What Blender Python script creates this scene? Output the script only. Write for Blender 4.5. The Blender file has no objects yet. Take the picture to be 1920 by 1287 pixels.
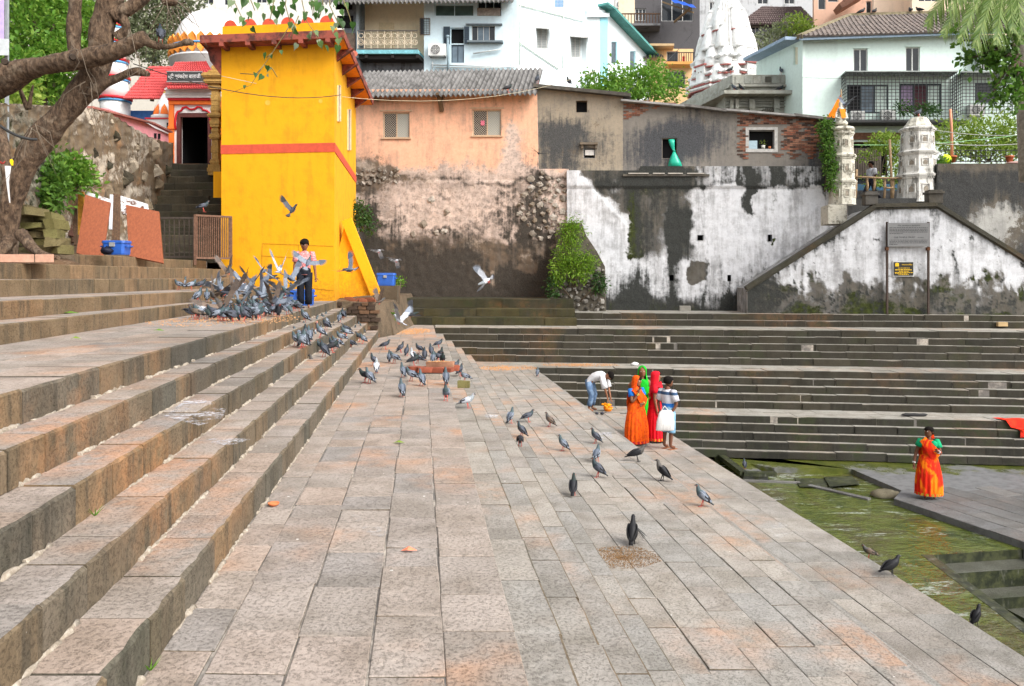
import bpy,bmesh,math,random
import numpy as np
from mathutils import Vector,Matrix,noise as mnoise
R=random.Random(7)
rad=math.radians
scene=bpy.context.scene
COL=scene.collection
# camera, sky, sun, exposure
FPX,CXP,HYP,EYE=1500.0,960.0,520.0,1.63
cam_data=bpy.data.cameras.new('camera')
cam=bpy.data.objects.new('camera',cam_data)
COL.objects.link(cam)
cam.location=(0,0,EYE)
cam.rotation_euler=(rad(90),0,0)
cam_data.sensor_width=36
cam_data.lens=FPX/1920*36
cam_data.shift_y=-(643.5-HYP)/1920
cam_data.clip_start=0.05
cam_data.clip_end=2000
scene.camera=cam
SUN_EL,SUN_AZ=rad(43),rad(131)
world=bpy.data.worlds.new('World')
scene.world=world
world.use_nodes=True
wt=world.node_tree
bg=wt.nodes['Background']
sky=wt.nodes.new('ShaderNodeTexSky')
sky.sky_type='NISHITA'
sky.sun_disc=False
sky.sun_elevation=SUN_EL
sky.sun_rotation=SUN_AZ
sky.air_density=1.0
sky.dust_density=4.0
sky.ozone_density=1.0
hs=wt.nodes.new('ShaderNodeHueSaturation')
hs.inputs['Saturation'].default_value=0.22
wt.links.new(sky.outputs[0],hs.inputs['Color'])
wt.links.new(hs.outputs[0],bg.inputs['Color'])
bg.inputs['Strength'].default_value=0.145
sun_data=bpy.data.lights.new('sun','SUN')
sun_data.energy=1.3
sun_data.angle=rad(34)
sun_data.color=(1.0,0.965,0.91)
sun=bpy.data.objects.new('sun',sun_data)
COL.objects.link(sun)
sun.location=(20,-20,40)
sun.rotation_euler=(rad(90)-SUN_EL,0,-SUN_AZ+math.pi)
_d=Vector((math.sin(SUN_AZ)*math.cos(SUN_EL),math.cos(SUN_AZ)*math.cos(SUN_EL),math.sin(SUN_EL)))
sun.rotation_euler=_d.to_track_quat('Z','Y').to_euler()
scene.view_settings.view_transform='Standard'
scene.view_settings.look='None'
scene.view_settings.gamma=1
scene.view_settings.use_curve_mapping=False
scene.view_settings.exposure=1.04
scene.render.engine='CYCLES'
scene.cycles.max_bounces=6
scene.cycles.diffuse_bounces=3
scene.cycles.use_denoising=True
# coordinates
def P(px,py,Y):
 """the point at depth Y that the photograph shows at pixel (px, py)"""
 return Vector(((px-CXP)/FPX*Y,Y,EYE+(HYP-py)/FPX*Y))
def G(px,py,z):
 return P(px,py,(EYE-z)*FPX/(py-HYP))
def S(p,y,z):
 """ghat coordinates: p metres to the right of the axis of the long side stair, y depth"""
 return Vector((p-.114*y,y,z))
FS=.128
def FWY(x,o):
 return o-FS*(x+2.48)
def FW(x,o,z):
 return Vector((x,FWY(x,o),z))
def PW(px,py,o):
 """the point on the far wall line with offset o seen at pixel (px, py)"""
 k=(px-CXP)/FPX
 Y=(o-FS*2.48)/(1+FS*k)
 return P(px,py,Y)
 # objects
WLOC={}
def tag(o,label=None,cat=None,group=None,kind=None):
 if label:o['label']=label
 if cat:o['category']=cat
 if group:o['group']=group
 if kind:o['kind']=kind
 return o
def empty(name,loc=(0,0,0),label=None,cat=None,group=None,kind=None,rz=0):
 o=bpy.data.objects.new(name,None)
 COL.objects.link(o)
 o.location=loc
 o.rotation_euler.z=rz
 o.empty_display_size=.2
 WLOC[o.name]=Vector(loc)
 return tag(o,label,cat,group,kind)
def copy_tree(o,parent=None,mats=None):
 c=o.copy()
 COL.objects.link(c)
 if parent is not None:
  c.parent=parent
 for ch in list(o.children):
  copy_tree(ch,c)
 return c
class MB:
 """collects shapes, then links them as one mesh object"""
 def __init__(s):
  s.v=[];s.f=[];s.m=[];s.sm=[]
 def add(s,vs,fs,mi=0,smooth=False):
  b=len(s.v)
  s.v.extend([tuple(v)for v in vs])
  for f in fs:
   s.f.append([b+i for i in f]);s.m.append(mi);s.sm.append(smooth)
  return s
 def hexa(s,c,mi=0):
  """eight corners: four below, four above, both anticlockwise from above"""
  return s.add(c,[(0,3,2,1),(4,5,6,7),(0,1,5,4),(1,2,6,5),(2,3,7,6),(3,0,4,7)],mi)
 def box(s,c,d,rz=0,mi=0,M=None):
  x,y,z=d[0]/2,d[1]/2,d[2]/2
  vs=[Vector(q)for q in((-x,-y,-z),(x,-y,-z),(x,y,-z),(-x,y,-z),(-x,-y,z),(x,-y,z),(x,y,z),(-x,y,z))]
  Q=M if M is not None else Matrix.Rotation(rz,3,'Z')
  return s.hexa([Q@v+Vector(c)for v in vs],mi)
 def beam(s,a,b,w,h=None,mi=0,up=(0,0,1)):
  a=Vector(a);b=Vector(b);h=h or w
  d=(b-a);L=d.length
  if L<1e-6:return s
  d/=L
  u=Vector(up)
  if abs(d.dot(u))>.98:u=Vector((0,1,0))
  x=d.cross(u).normalized();z=x.cross(d)
  Q=Matrix((x,d,z)).transposed()
  return s.box((a+b)/2,(w,L,h),M=Q,mi=mi)
 def tube(s,pts,rs,n=8,mi=0,caps=True,smooth=True,flat=1.0):
  pts=[Vector(p)for p in pts]
  if not hasattr(rs,'__len__'):rs=[rs]*len(pts)
  rings=[];ref=None
  for i,p in enumerate(pts):
   t=(pts[min(i+1,len(pts)-1)]-pts[max(i-1,0)])
   if t.length<1e-9:t=Vector((0,0,1))
   t.normalize()
   if ref is None:
    ref=Vector((0,0,1))if abs(t.z)<.9 else Vector((1,0,0))
   x=t.cross(ref)
   if x.length<1e-4:x=t.cross(Vector((.3,1,.2)))
   x.normalize();y=x.cross(t).normalized();ref=y
   rings.append([p+(x*math.cos(a)+y*math.sin(a)*flat)*rs[i]for a in[2*math.pi*k/n for k in range(n)]])
  return s.rings(rings,mi,caps,smooth)
 def rings(s,rings,mi=0,caps=True,smooth=True,closed=True):
  n=len(rings[0])
  vs=[v for r in rings for v in r]
  fs=[]
  for i in range(len(rings)-1):
   for k in range(n if closed else n-1):
    k2=(k+1)%n
    fs.append((i*n+k,i*n+k2,(i+1)*n+k2,(i+1)*n+k))
  s.add(vs,fs,mi,smooth)
  if caps and closed:
   b=len(s.v)-len(vs)
   s.f.append([b+k for k in reversed(range(n))]);s.m.append(mi);s.sm.append(False)
   e=b+(len(rings)-1)*n
   s.f.append([e+k for k in range(n)]);s.m.append(mi);s.sm.append(False)
  return s
 def lathe(s,c,prof,n=16,mi=0,smooth=True,rot=0,caps=True,sx=1,sy=1):
  c=Vector(c)
  return s.rings([[c+Vector((r*sx*math.cos(rot+2*math.pi*k/n),r*sy*math.sin(rot+2*math.pi*k/n),z))for k in range(n)]for r,z in prof],mi,caps,smooth)
 def ell(s,c,r,n=10,m=6,mi=0,M=None):
  c=Vector(c);rings=[]
  for i in range(m+1):
   a=-math.pi/2+math.pi*i/m
   q=max(math.cos(a),.02)
   ring=[Vector((r[0]*q*math.cos(2*math.pi*k/n),r[1]*q*math.sin(2*math.pi*k/n),r[2]*math.sin(a)))for k in range(n)]
   rings.append([c+(M@v if M else v)for v in ring])
  return s.rings(rings,mi,True,True)
 def poly(s,pts,mi=0):
  return s.add(pts,[tuple(range(len(pts)))],mi)
 def prism(s,pts,off,mi=0):
  """polygon pts (in order) swept by vector off"""
  n=len(pts);off=Vector(off)
  a=[Vector(p)for p in pts];b=[p+off for p in a]
  fs=[tuple(range(n)),tuple(reversed(range(n,2*n)))]
  for i in range(n):
   j=(i+1)%n
   fs.append((i,n+i,n+j,j))
  return s.add(a+b,fs,mi)
 def build(s,name,mats,parent=None,loc=None,**kw):
  if not s.v:s.v=[(0,0,0)]
  if loc is None:
   if parent is not None:
    loc=WLOC.get(parent.name,Vector((0,0,0)));rel=Vector((0,0,0))
   else:
    a=np.array(s.v)
    loc=Vector(((a[:,0].min()+a[:,0].max())/2,(a[:,1].min()+a[:,1].max())/2,a[:,2].min()));rel=loc
  else:
   loc=Vector(loc);rel=loc-WLOC.get(parent.name,Vector((0,0,0)))if parent is not None else loc
  me=bpy.data.meshes.new(name)
  me.from_pydata([(v[0]-loc[0],v[1]-loc[1],v[2]-loc[2])for v in s.v],[],s.f)
  if not isinstance(mats,(list,tuple)):mats=[mats]
  for m in mats:me.materials.append(m)
  if len(mats)>1:
   me.polygons.foreach_set('material_index',s.m)
  me.polygons.foreach_set('use_smooth',s.sm)
  me.update()
  o=bpy.data.objects.new(name,me)
  COL.objects.link(o)
  o.location=rel
  if parent is not None:o.parent=parent
  WLOC[o.name]=Vector(loc)
  return tag(o,**kw)
def put(o,loc,parent=None):
 o.location=loc;return o
 # materials
def srgb(r,g,b):
 return tuple(((c/255)/12.92 if c/255<=.04045 else((c/255+.055)/1.055)**2.4)for c in(r,g,b))
class MT:
 """small node-graph writer"""
 def __init__(s,name,rough=.85,metal=0,spec=.3):
  s.m=bpy.data.materials.new(name);s.m.use_nodes=True
  s.t=s.m.node_tree;s.b=s.t.nodes['Principled BSDF']
  s.b.inputs['Roughness'].default_value=rough
  s.b.inputs['Metallic'].default_value=metal
  s.b.inputs['Specular IOR Level'].default_value=spec
  s._pos=None;s._obj=None
 def N(s,typ,**kw):
  return s.t.nodes.new('ShaderNode'+typ)
 def set(s,sock,v):
  if isinstance(v,bpy.types.NodeSocket):s.t.links.new(v,sock)
  elif hasattr(v,'__len__')and len(v)==3 and sock.type=='RGBA':sock.default_value=(*v,1)
  else:sock.default_value=v
 @property
 def pos(s):
  if s._pos is None:s._pos=s.N('NewGeometry').outputs['Position']
  return s._pos
 @property
 def obj(s):
  if s._obj is None:s._obj=s.N('TexCoord').outputs['Object']
  return s._obj
 def rnd(s):return s.N('ObjectInfo').outputs['Random']
 def attr(s,name,ch=None):
  n=s.N('Attribute');n.attribute_name=name
  if ch is None:return n.outputs['Color']
  sp=s.N('SeparateColor');s.t.links.new(n.outputs['Color'],sp.inputs[0])
  return sp.outputs[ch]
 def map(s,vec,scale=(1,1,1),rot=(0,0,0)):
  n=s.N('Mapping');s.set(n.inputs['Vector'],vec);n.inputs['Scale'].default_value=scale;n.inputs['Rotation'].default_value=rot
  return n.outputs[0]
 def shift(s,vec,sock,k=17.0):
  n=s.N('VectorMath');n.operation='SCALE';n.inputs[0].default_value=(k,k*.7,k*1.3);s.set(n.inputs['Scale'],sock)
  a=s.N('VectorMath');a.operation='ADD';s.set(a.inputs[0],vec);s.t.links.new(n.outputs[0],a.inputs[1])
  return a.outputs[0]
 def noise(s,scale,detail=4,rough=.6,vec=None,dist=0,col=False):
  n=s.N('TexNoise');s.set(n.inputs['Vector'],vec if vec is not None else s.pos)
  n.inputs['Scale'].default_value=scale;n.inputs['Detail'].default_value=detail
  n.inputs['Roughness'].default_value=rough;n.inputs['Distortion'].default_value=dist
  return n.outputs['Color' if col else 'Fac']
 def vor(s,scale,vec=None,feat='F1',out='Distance',rnd=1):
  n=s.N('TexVoronoi');s.set(n.inputs['Vector'],vec if vec is not None else s.pos);n.feature=feat
  n.inputs['Scale'].default_value=scale;n.inputs['Randomness'].default_value=rnd
  return n.outputs[out]
 def wave(s,scale,vec,direction='X',dist=0,prof='SIN'):
  n=s.N('TexWave');s.set(n.inputs['Vector'],vec);n.bands_direction=direction;n.wave_profile=prof
  n.inputs['Scale'].default_value=scale;n.inputs['Distortion'].default_value=dist
  return n.outputs['Fac']
 def ramp(s,f,a,b,lo=0.,hi=1.):
  n=s.N('MapRange');n.clamp=True;n.interpolation_type='SMOOTHSTEP'
  s.set(n.inputs['Value'],f)
  for i,v in zip((1,2,3,4),(a,b,lo,hi)):s.set(n.inputs[i],v)
  return n.outputs[0]
 def cr(s,f,*stops):
  n=s.N('ValToRGB');s.set(n.inputs[0],f)
  e=n.color_ramp.elements
  while len(e)<len(stops):e.new(.5)
  for q,(p,c)in zip(e,stops):
   q.position=p;q.color=(*c,1)
  return n.outputs[0]
 def mix(s,f,a,b,mode='MIX'):
  n=s.N('Mix');n.data_type='RGBA';n.blend_type=mode
  s.set(n.inputs[0],f);s.set(n.inputs[6],a);s.set(n.inputs[7],b)
  return n.outputs[2]
 def math(s,op,a,b=0.):
  n=s.N('Math');n.operation=op;n.use_clamp=False
  s.set(n.inputs[0],a);s.set(n.inputs[1],b)
  return n.outputs[0]
 def xyz(s,vec,ch):
  n=s.N('SeparateXYZ');s.set(n.inputs[0],vec);return n.outputs[ch]
 def out(s,col,rough=None,bump=None,bs=.3,bd=.02):
  s.set(s.b.inputs['Base Color'],col)
  if rough is not None:s.set(s.b.inputs['Roughness'],rough)
  if bump is not None:
   n=s.N('Bump');n.inputs['Strength'].default_value=bs;n.inputs['Distance'].default_value=bd
   s.set(n.inputs['Height'],bump);s.t.links.new(n.outputs[0],s.b.inputs['Normal'])
  return s.m
_plain={}
def plain(name,col,rough=.7,var=.12,scale=9.,metal=0,spec=.3,bump=.1):
 """a paint or cloth colour with grain, slight blotches and a small change from copy to copy"""
 if name in _plain:return _plain[name]
 m=MT(name,rough,metal,spec)
 n=m.noise(scale,5,.65,m.obj)
 big=m.noise(scale*.17,3,.5,m.obj)
 c=m.mix(m.ramp(n,.3,.75),tuple(x*(1-var)for x in col),tuple(min(1,x*(1+var))for x in col))
 c=m.mix(m.ramp(big,.45,.7,0,var*2.2),c,tuple(x*.62 for x in col))
 _plain[name]=m.out(c,None,n,bump,.01)
 return _plain[name]
 # stone materials
def stone_mat(name,cols,orange=.25,dark=.3,speck=.5,side=False,moss=0.,bump=.5,rough=.88):
 m=MT(name,rough,0,.25)
 r=m.rnd()
 v=m.shift(m.pos,r)
 c=m.cr(r,*[(i/(len(cols)-1),k)for i,k in enumerate(cols)])
 n1=m.noise(2.6,5,.6,v)
 n2=m.noise(48,4,.75,v);n4=m.noise(95,3,.7,v)
 n3=m.noise(11,5,.65,v)
 big=m.noise(.33,3,.55)
 c=m.mix(m.ramp(n1,.35,.7,0,.75),c,m.mix(1,c,(.62,.6,.56),'MULTIPLY'))
 c=m.mix(m.ramp(n3,.52,.74,0,.5),c,m.mix(1,c,(1.28,1.25,1.22),'MULTIPLY'))
 if orange:
  hs_=m.ramp(m.noise(.55,3,.6),.51,.68)
  oz=m.math('MULTIPLY',hs_,m.ramp(m.noise(5,4,.7,v),.3,.62))
  c=m.mix(m.math('MULTIPLY',oz,orange),c,srgb(205,140,88))
 if dark:
  c=m.mix(m.math('MULTIPLY',m.ramp(big,.5,.68),dark),c,(.06,.058,.05))
 if side:
  st=m.noise(1,4,.6,m.map(v,(9,9,1.2)))
  c=m.mix(m.ramp(st,.48,.7,0,.6),c,(.05,.046,.035))
 if moss:
  mz=m.ramp(m.noise(1.1,5,.7),.5,.66,0,moss)
  c=m.mix(mz,c,(.035,.045,.018))
 if speck:
  sp=m.math('LESS_THAN',m.vor(7.5),m.ramp(m.noise(2.3,2),.5,.75,.015,.085))
  c=m.mix(m.math('MULTIPLY',sp,speck),c,(.72,.7,.66))
 pits=m.ramp(n2,.33,.52)
 c=m.mix(m.ramp(n4,.5,.7,0,.45),c,m.mix(1,c,(1.45,1.42,1.38),'MULTIPLY'))
 c=m.mix(m.math('MULTIPLY',m.math('SUBTRACT',1,pits),.6),c,m.mix(1,c,(.42,.41,.39),'MULTIPLY'))
 h=m.math('ADD',m.math('MULTIPLY',pits,.9),m.math('ADD',n3,m.math('MULTIPLY',n1,1.4)))
 return m.out(c,None,h,bump,.025)
PINK=[srgb(161,149,139),srgb(154,145,137),srgb(166,154,144),srgb(146,140,135),srgb(168,151,138),srgb(157,148,141)]
GREY=[srgb(157,151,144),srgb(150,147,142),srgb(162,156,148),srgb(165,158,149),srgb(154,147,140)]
M_PAVE=stone_mat('pink_grey_basalt',PINK,.55,.2,.9)
M_WALK=stone_mat('grey_basalt',GREY,.36,.25,.8)
M_TREAD=stone_mat('stair_basalt',PINK,.45,.25,.6)
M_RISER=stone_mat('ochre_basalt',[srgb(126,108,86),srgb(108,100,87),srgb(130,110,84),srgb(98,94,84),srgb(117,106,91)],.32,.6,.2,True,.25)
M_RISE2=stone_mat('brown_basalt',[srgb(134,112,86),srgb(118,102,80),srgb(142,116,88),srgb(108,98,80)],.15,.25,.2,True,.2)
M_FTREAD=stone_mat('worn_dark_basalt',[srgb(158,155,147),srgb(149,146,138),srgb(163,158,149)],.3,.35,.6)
M_FRISER=stone_mat('stained_shaded_basalt',[srgb(62,58,49),srgb(52,50,43),srgb(69,64,53),srgb(56,53,46)],.12,.3,.15,True,.4)  # far risers: stained stone, with the shade of upright faces deepened in the colour
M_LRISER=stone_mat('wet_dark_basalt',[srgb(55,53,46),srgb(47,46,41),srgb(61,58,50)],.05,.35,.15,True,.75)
M_WET=stone_mat('tank_floor_basalt',[srgb(112,112,112),srgb(104,104,103),srgb(120,118,115)],.05,.35,.4,rough=.6)
M_FAROCHRE=stone_mat('mossy_step_basalt',[srgb(78,72,46),srgb(64,61,41),srgb(54,53,38)],.2,.4,.1,True,.7)
def mortar_mat():
 m=MT('lime_mortar',.95)
 n=m.noise(1.7,4,.65);f=m.noise(30,4,.7)
 c=m.mix(m.ramp(n,.42,.62),(.15,.138,.125),srgb(180,170,158))
 c=m.mix(m.ramp(f,.4,.7,0,.5),c,(.09,.08,.07))
 return m.out(c,None,f,.5,.02)
M_MORTAR=mortar_mat()
def earth_mat(name,a,b):
 m=MT(name,.95)
 n=m.noise(1.3,5,.7);f=m.noise(22,5,.7)
 c=m.mix(m.ramp(n,.38,.64),a,b);c=m.mix(m.ramp(f,.5,.75,0,.5),c,(.3,.24,.17))
 return m.out(c,None,f,.6,.04)
M_EARTH=earth_mat('dry_earth',srgb(108,92,74),srgb(78,68,54))
# stone pieces
def block(M,a1,b0,b1,z0,z1,parent,mats,seg=3,ch=.018,jit=.005,name='stone'):
 """a dressed step stone: a runs inwards from the front face, b along the step; worn front arris"""
 vs=[];fs=[];mi=[]
 ja=R.uniform(-jit,jit)*1.4;jz=R.uniform(-jit,jit)
 for i in range(seg+1):
  b=b0+(b1-b0)*i/seg
  e=R.uniform(-jit,jit);q=R.uniform(.6,1.7)*ch
  vs+=[M(ja+e,b,z0),M(ja+e,b,z1-q*.8+jz),M(ja+q+e,b,z1+jz),M(a1,b,z1+jz)]
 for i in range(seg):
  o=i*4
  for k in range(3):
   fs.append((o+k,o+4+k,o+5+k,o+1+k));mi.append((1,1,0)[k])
 fs.append((0,1,2,3));mi.append(1)
 o=seg*4;fs.append((o+3,o+2,o+1,o));mi.append(1)
 loc=M(0,(b0+b1)/2,z0)
 me=bpy.data.meshes.new(name)
 me.from_pydata([v-loc for v in vs],[],fs)
 for m in mats:me.materials.append(m)
 me.polygons.foreach_set('material_index',mi)
 ob=bpy.data.objects.new(name,me);COL.objects.link(ob)
 ob.parent=parent;ob.location=loc-WLOC[parent.name]
 return ob
def slab(M,a0,a1,b0,b1,z,parent,mats,gap=(.006,.003),th=.06,jit=.004,name='slab'):
 """a paving slab with slightly rounded arrises, set a little high or low and out of true"""
 ga,gb=gap;ga*=.6;gb*=.6;ch=.005
 dz=R.uniform(-jit*.6,jit);ta=R.uniform(-jit,jit);tb=R.uniform(-jit,jit)
 cs=[(a0+ga,b0+gb),(a1-ga,b0+gb),(a1-ga,b1-gb),(a0+ga,b1-gb)]
 cs=[(a+R.uniform(-.5,.5)*ga,b+R.uniform(-1,1)*.006)for a,b in cs]
 ca=(a0+a1)/2;cb=(b0+b1)/2
 def zz(a,b):return z+dz+ta*(a-ca)/max(.1,a1-a0)+tb*(b-cb)/max(.1,b1-b0)
 vs=[M(a,b,z-th)for a,b in cs]+[M(a,b,zz(a,b)-ch)for a,b in cs]
 for a,b in cs:
  a+=ch if a<ca else-ch;b+=ch if b<cb else-ch
  vs.append(M(a,b,zz(a,b)))
 fs=[];mi=[]
 for r in(0,4):
  for k in range(4):
   fs.append((r+k,r+(k+1)%4,r+4+(k+1)%4,r+4+k));mi.append(0 if r else 1)
 fs.append((8,9,10,11));mi.append(0)
 loc=M(ca,cb,z-th)
 me=bpy.data.meshes.new(name);me.from_pydata([v-loc for v in vs],[],fs)
 for m in mats:me.materials.append(m)
 me.polygons.foreach_set('material_index',mi)
 ob=bpy.data.objects.new(name,me);COL.objects.link(ob)
 ob.parent=parent;ob.location=loc-WLOC[parent.name]
 return ob
def cuts(b0,b1,lo,hi):
 out=[b0]
 while out[-1]<b1-lo*.6:
  out.append(out[-1]+R.uniform(lo,hi))
 out[-1]=b1
 return out
def structure(name,mb,mat,loc=None):
 return mb.build(name,mat,None,loc,kind='structure')
def bed(M,a0,a1,b0,b1,z0,z1):
 """corners of the core under a run of stones"""
 return[M(a0,b0,z0),M(a1,b0,z0),M(a1,b1,z0),M(a0,b1,z0),M(a0,b0,z1),M(a1,b0,z1),M(a1,b1,z1),M(a0,b1,z1)]
 # the wide ground under everything
g=MB();g.poly([(-300,-200,-4.3),(300,-200,-4.3),(300,600,-4.3),(-300,600,-4.3)])
structure('ground',g,M_EARTH,(0,0,-4.3))
# the long pavement between the side stairs (level 0)
YE=21.4
mb=MB();mb.hexa(bed(S,-1.14,.425,-5,27.5,-3,-.009))
mb.hexa(bed(S,-1.14,.425,-5,2.3,-.009,0))
pave=structure('pavement',mb,M_MORTAR,(0,0,-3))
cols=[-1.13,-.9,-.56,-.215,.1,.435]
for i in range(5):
 y=2.3+R.uniform(-.2,0)
 while y<27:
  L=R.uniform(.28,.66)*(1.0 if y<14 else 1.35)
  y2=min(y+L,27.2)
  gp=(.006,.0075 if R.random()<.7 else.003)
  slab(S,cols[i]+R.uniform(-.008,.008)*(i>0),cols[i+1]+R.uniform(-.008,.008)*(i<4),y,y2,0+R.choice((0,0,.0015,-.0015)),pave,(M_PAVE,M_RISER),gp,.1,.0028)
  y=y2
  # five steps up to the left terrace (levels .2 to 1.0)
LE=[(-1.13,.2),(-1.42,.4),(-1.70,.6),(-1.98,.8),(-2.24,1.0)]
mb=MB()
for i,(p,z)in enumerate(LE):
 mb.hexa(bed(S,-4.6,p-.02,-5,YE-.02,z-.22,z-.02))
 mb.hexa(bed(S,-4.6,p,-5,2.2,z-.02,z))
side=structure('terrace_stair',mb,M_MORTAR,(-2,0,0))
for i,(p,z)in enumerate(LE):
 pn=LE[i+1][0]if i<4 else p-.5
 ys=cuts(2.3,YE,.34,.72)
 for a,b in zip(ys,ys[1:]):
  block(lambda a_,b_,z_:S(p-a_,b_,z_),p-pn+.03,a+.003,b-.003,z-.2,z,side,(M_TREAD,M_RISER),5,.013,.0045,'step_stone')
mm=MB()
for i,(p,z)in enumerate(LE):
 y=2.3
 while y<YE-.5:
  L=R.uniform(.06,.4)
  if R.random()<.6:
   n=max(3,int(L/.035));w=R.uniform(.009,.024)
   mm.tube([S(p+R.uniform(-.004,.008),y+L*k/n,z-.2+R.uniform(-.003,.006))for k in range(n+1)],[w*R.uniform(.25,1.3)for k in range(n+1)],6)
  y+=L
def mortar2():
 m=MT('crumbled_mortar',.95);f=m.noise(24,5,.7)
 return m.out(m.mix(m.ramp(f,.35,.7),srgb(140,128,112),srgb(182,172,158)),None,f,.6,.02)
mm.build('crumbled_mortar',mortar2(),side,kind='stuff')
# the terrace (level 1.0)
mb=MB();mb.hexa(bed(S,-5.6,-2.7,-5,YE-.02,0,.985));mb.hexa(bed(S,-5.6,-2.72,-5,3.4,.985,1.0))
terr=structure('terrace',mb,M_MORTAR,(-5,8,0))
for a0,a1 in((-3.13,-2.74),(-3.5,-3.13),(-3.9,-3.5),(-4.45,-3.9),(-5.1,-4.45)):
 y=3.4+R.uniform(-.3,0)
 while y<YE-.1:
  y2=min(y+R.uniform(.45,1.3),YE-.03)
  slab(S,a0,a1,y,y2,1.0,terr,(M_PAVE,M_RISER),(.002,.002),.06,.0025)
  y=y2
  # four broad steps above the terrace
UE=[((-4.0,1),-.10,1.0,1.19),((-4.72,1),-.065,1.19,1.38),((-5.93,1),-.045,1.38,1.60),((-6.72,1),-.033,1.60,1.83)]
def UM(i):
 x0,k=UE[i][0][0],UE[i][1]
 return lambda a,b,z:Vector((x0+k*b-a,b,z))
mb=MB()
for i,(q,k,z0,z1)in enumerate(UE):
 f=UM(i);mb.hexa([f(4.5,1,z0-.3),f(.02,1,z0-.3),f(.02,21.2,z0-.3),f(4.5,21.2,z0-.3),f(4.5,1,z1-.012),f(.02,1,z1-.012),f(.02,21.2,z1-.012),f(4.5,21.2,z1-.012)])
upst=structure('upper_stair',mb,M_MORTAR,(-6,8,1))
for i,(q,k,z0,z1)in enumerate(UE):
 ys=cuts(4.6,21.15,.38,.95)
 f=UM(i)
 for a,b in zip(ys,ys[1:]):
  block(f,.62 if i<3 else.5,a+.003,b-.003,z0,z1,upst,(M_TREAD,M_RISE2),2,.012,.004,'step_stone')
 if i in(1,2):
  ys=cuts(6,21.1,.5,1.1)
  for a,b in zip(ys,ys[1:]):
   slab(f,.63,1.3,a,b,z1,upst,(M_TREAD,M_RISE2),(.003,.003),.05,.002)
mb=MB()
mb.hexa([Vector(v)for v in((-40,-5,0),(-7.3,-5,0),(-7.9,40,0),(-40,40,0),(-40,-5,1.82),(-7.3,-5,1.82),(-7.9,40,1.82),(-40,40,1.82))])
structure('upper_ground',mb,M_EARTH,(-20,15,0))
# narrow steps down on the right (levels -.2 to -.8)
RE=[(.43,0),(.72,-.2),(1.0,-.4),(1.29,-.6),(1.58,-.8)]
FO=[26.0,25.75,25.52,25.32,25.12]
mb=MB()
for(p,z)in RE[1:]:
 mb.hexa(bed(S,.3,p-.02,-5,25,-3,z-.02));mb.hexa(bed(S,.3,p,-5,2.4,z-.02,z))
down=structure('descending_stair',mb,M_MORTAR,(1,8,-3))
def yfar(p,o):
 return(o-FS*(p+2.48))/(1-.114*FS)
for i in range(1,5):
 p0,p1,z=RE[i-1][0],RE[i][0],RE[i][1]
 ys=cuts(2.5,yfar(p1,FO[i]),.45,1.1)
 for a,b in zip(ys,ys[1:]):
  block(lambda a_,b_,z_:S(p1-a_,b_,z_),p1-p0-.004,a+.003,b-.003,z-.2,z,down,(M_WALK,M_RISER),3,.01,.003,'step_stone')
ys=cuts(2.3,26.0,.4,1.0)
# broad walk (level -1.0)
O1,O2=23.7,21.6
mb=MB();mb.hexa(bed(S,1.3,3.28,-5,24.5,-4,-1.009));mb.hexa(bed(S,1.3,3.3,-5,3.2,-1.009,-1))
walk=structure('broad_walk',mb,M_MORTAR,(1,10,-4))
wc=[1.585,1.93,2.25,2.54,2.81,3.05,3.3]
for i in range(6):
 y=3.2+R.uniform(-.3,0)
 while y<23.3:
  y2=y+R.uniform(.32,.74);ye=yfar(wc[i+1],O1)
  if y2>ye-.3:y2=ye
  slab(S,wc[i]+R.uniform(-.007,.007)*(i>0),wc[i+1]+R.uniform(-.007,.007)*(i<5),y,y2,-1,walk,(M_WALK,M_RISER),(.004,.008 if R.random()<.6 else.003),.1,.004)
  y=y2
  if y>=ye-.01:break
  # steep steps to the bathing ledge, and the ledge (level -1.925)
mb=MB();SE=[(3.55,-1.185),(3.8,-1.37),(4.05,-1.555),(4.3,-1.74)]
for p,z in SE:mb.hexa(bed(S,3.1,p,-5,23.2,-4,z))
structure('steep_stair',mb,M_WALK,(3,10,-4))
mb=MB();mb.hexa(bed(S,4.2,5.64,-5,22.2,-4.3,-1.94));mb.hexa(bed(S,4.2,5.65,-5,5,-1.94,-1.925))
ledge=structure('bathing_ledge',mb,M_LRISER,(5,10,-4.3))
for a0,a1 in((4.31,4.78),(4.78,5.2),(5.2,5.66)):
 y=5.0
 ye=yfar(a1,O2)
 while y<ye-.01:
  y2=y+R.uniform(.5,1.1)
  if y2>ye-.35:y2=ye
  slab(S,a0,a1,y,y2,-1.925,ledge,(M_WALK,M_LRISER),(.005,.004),.1,.004)
  y=y2
  # far side of the tank
XR=19.0
def flight(name,rows,mats,xl,last_back,lo,hi,slabs=0,zcore=-4):
 """rows: (front offset, top level, riser height); xl(i, offset): where the row starts on the left"""
 mb=MB()
 for i,(o,z,h)in enumerate(rows):
  x0=xl(i,o)
  mb.hexa([FW(x0,o+.02,z-h),FW(XR,o+.02,z-h),FW(XR,last_back,z-h),FW(x0,last_back,z-h),FW(x0,o+.02,z-.012),FW(XR,o+.02,z-.012),FW(XR,last_back,z-.012),FW(x0,last_back,z-.012)])
 st=structure(name,mb,M_MORTAR,FW(6,rows[0][0],zcore))
 for i,(o,z,h)in enumerate(rows):
  x0=xl(i,o)
  back=(rows[i-1][0]-o+.04)if i>0 else.6
  xs=cuts(x0,XR,lo,hi)
  for a,b in zip(xs,xs[1:]):
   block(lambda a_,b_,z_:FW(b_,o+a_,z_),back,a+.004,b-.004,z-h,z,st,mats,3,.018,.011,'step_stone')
 return st
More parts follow.
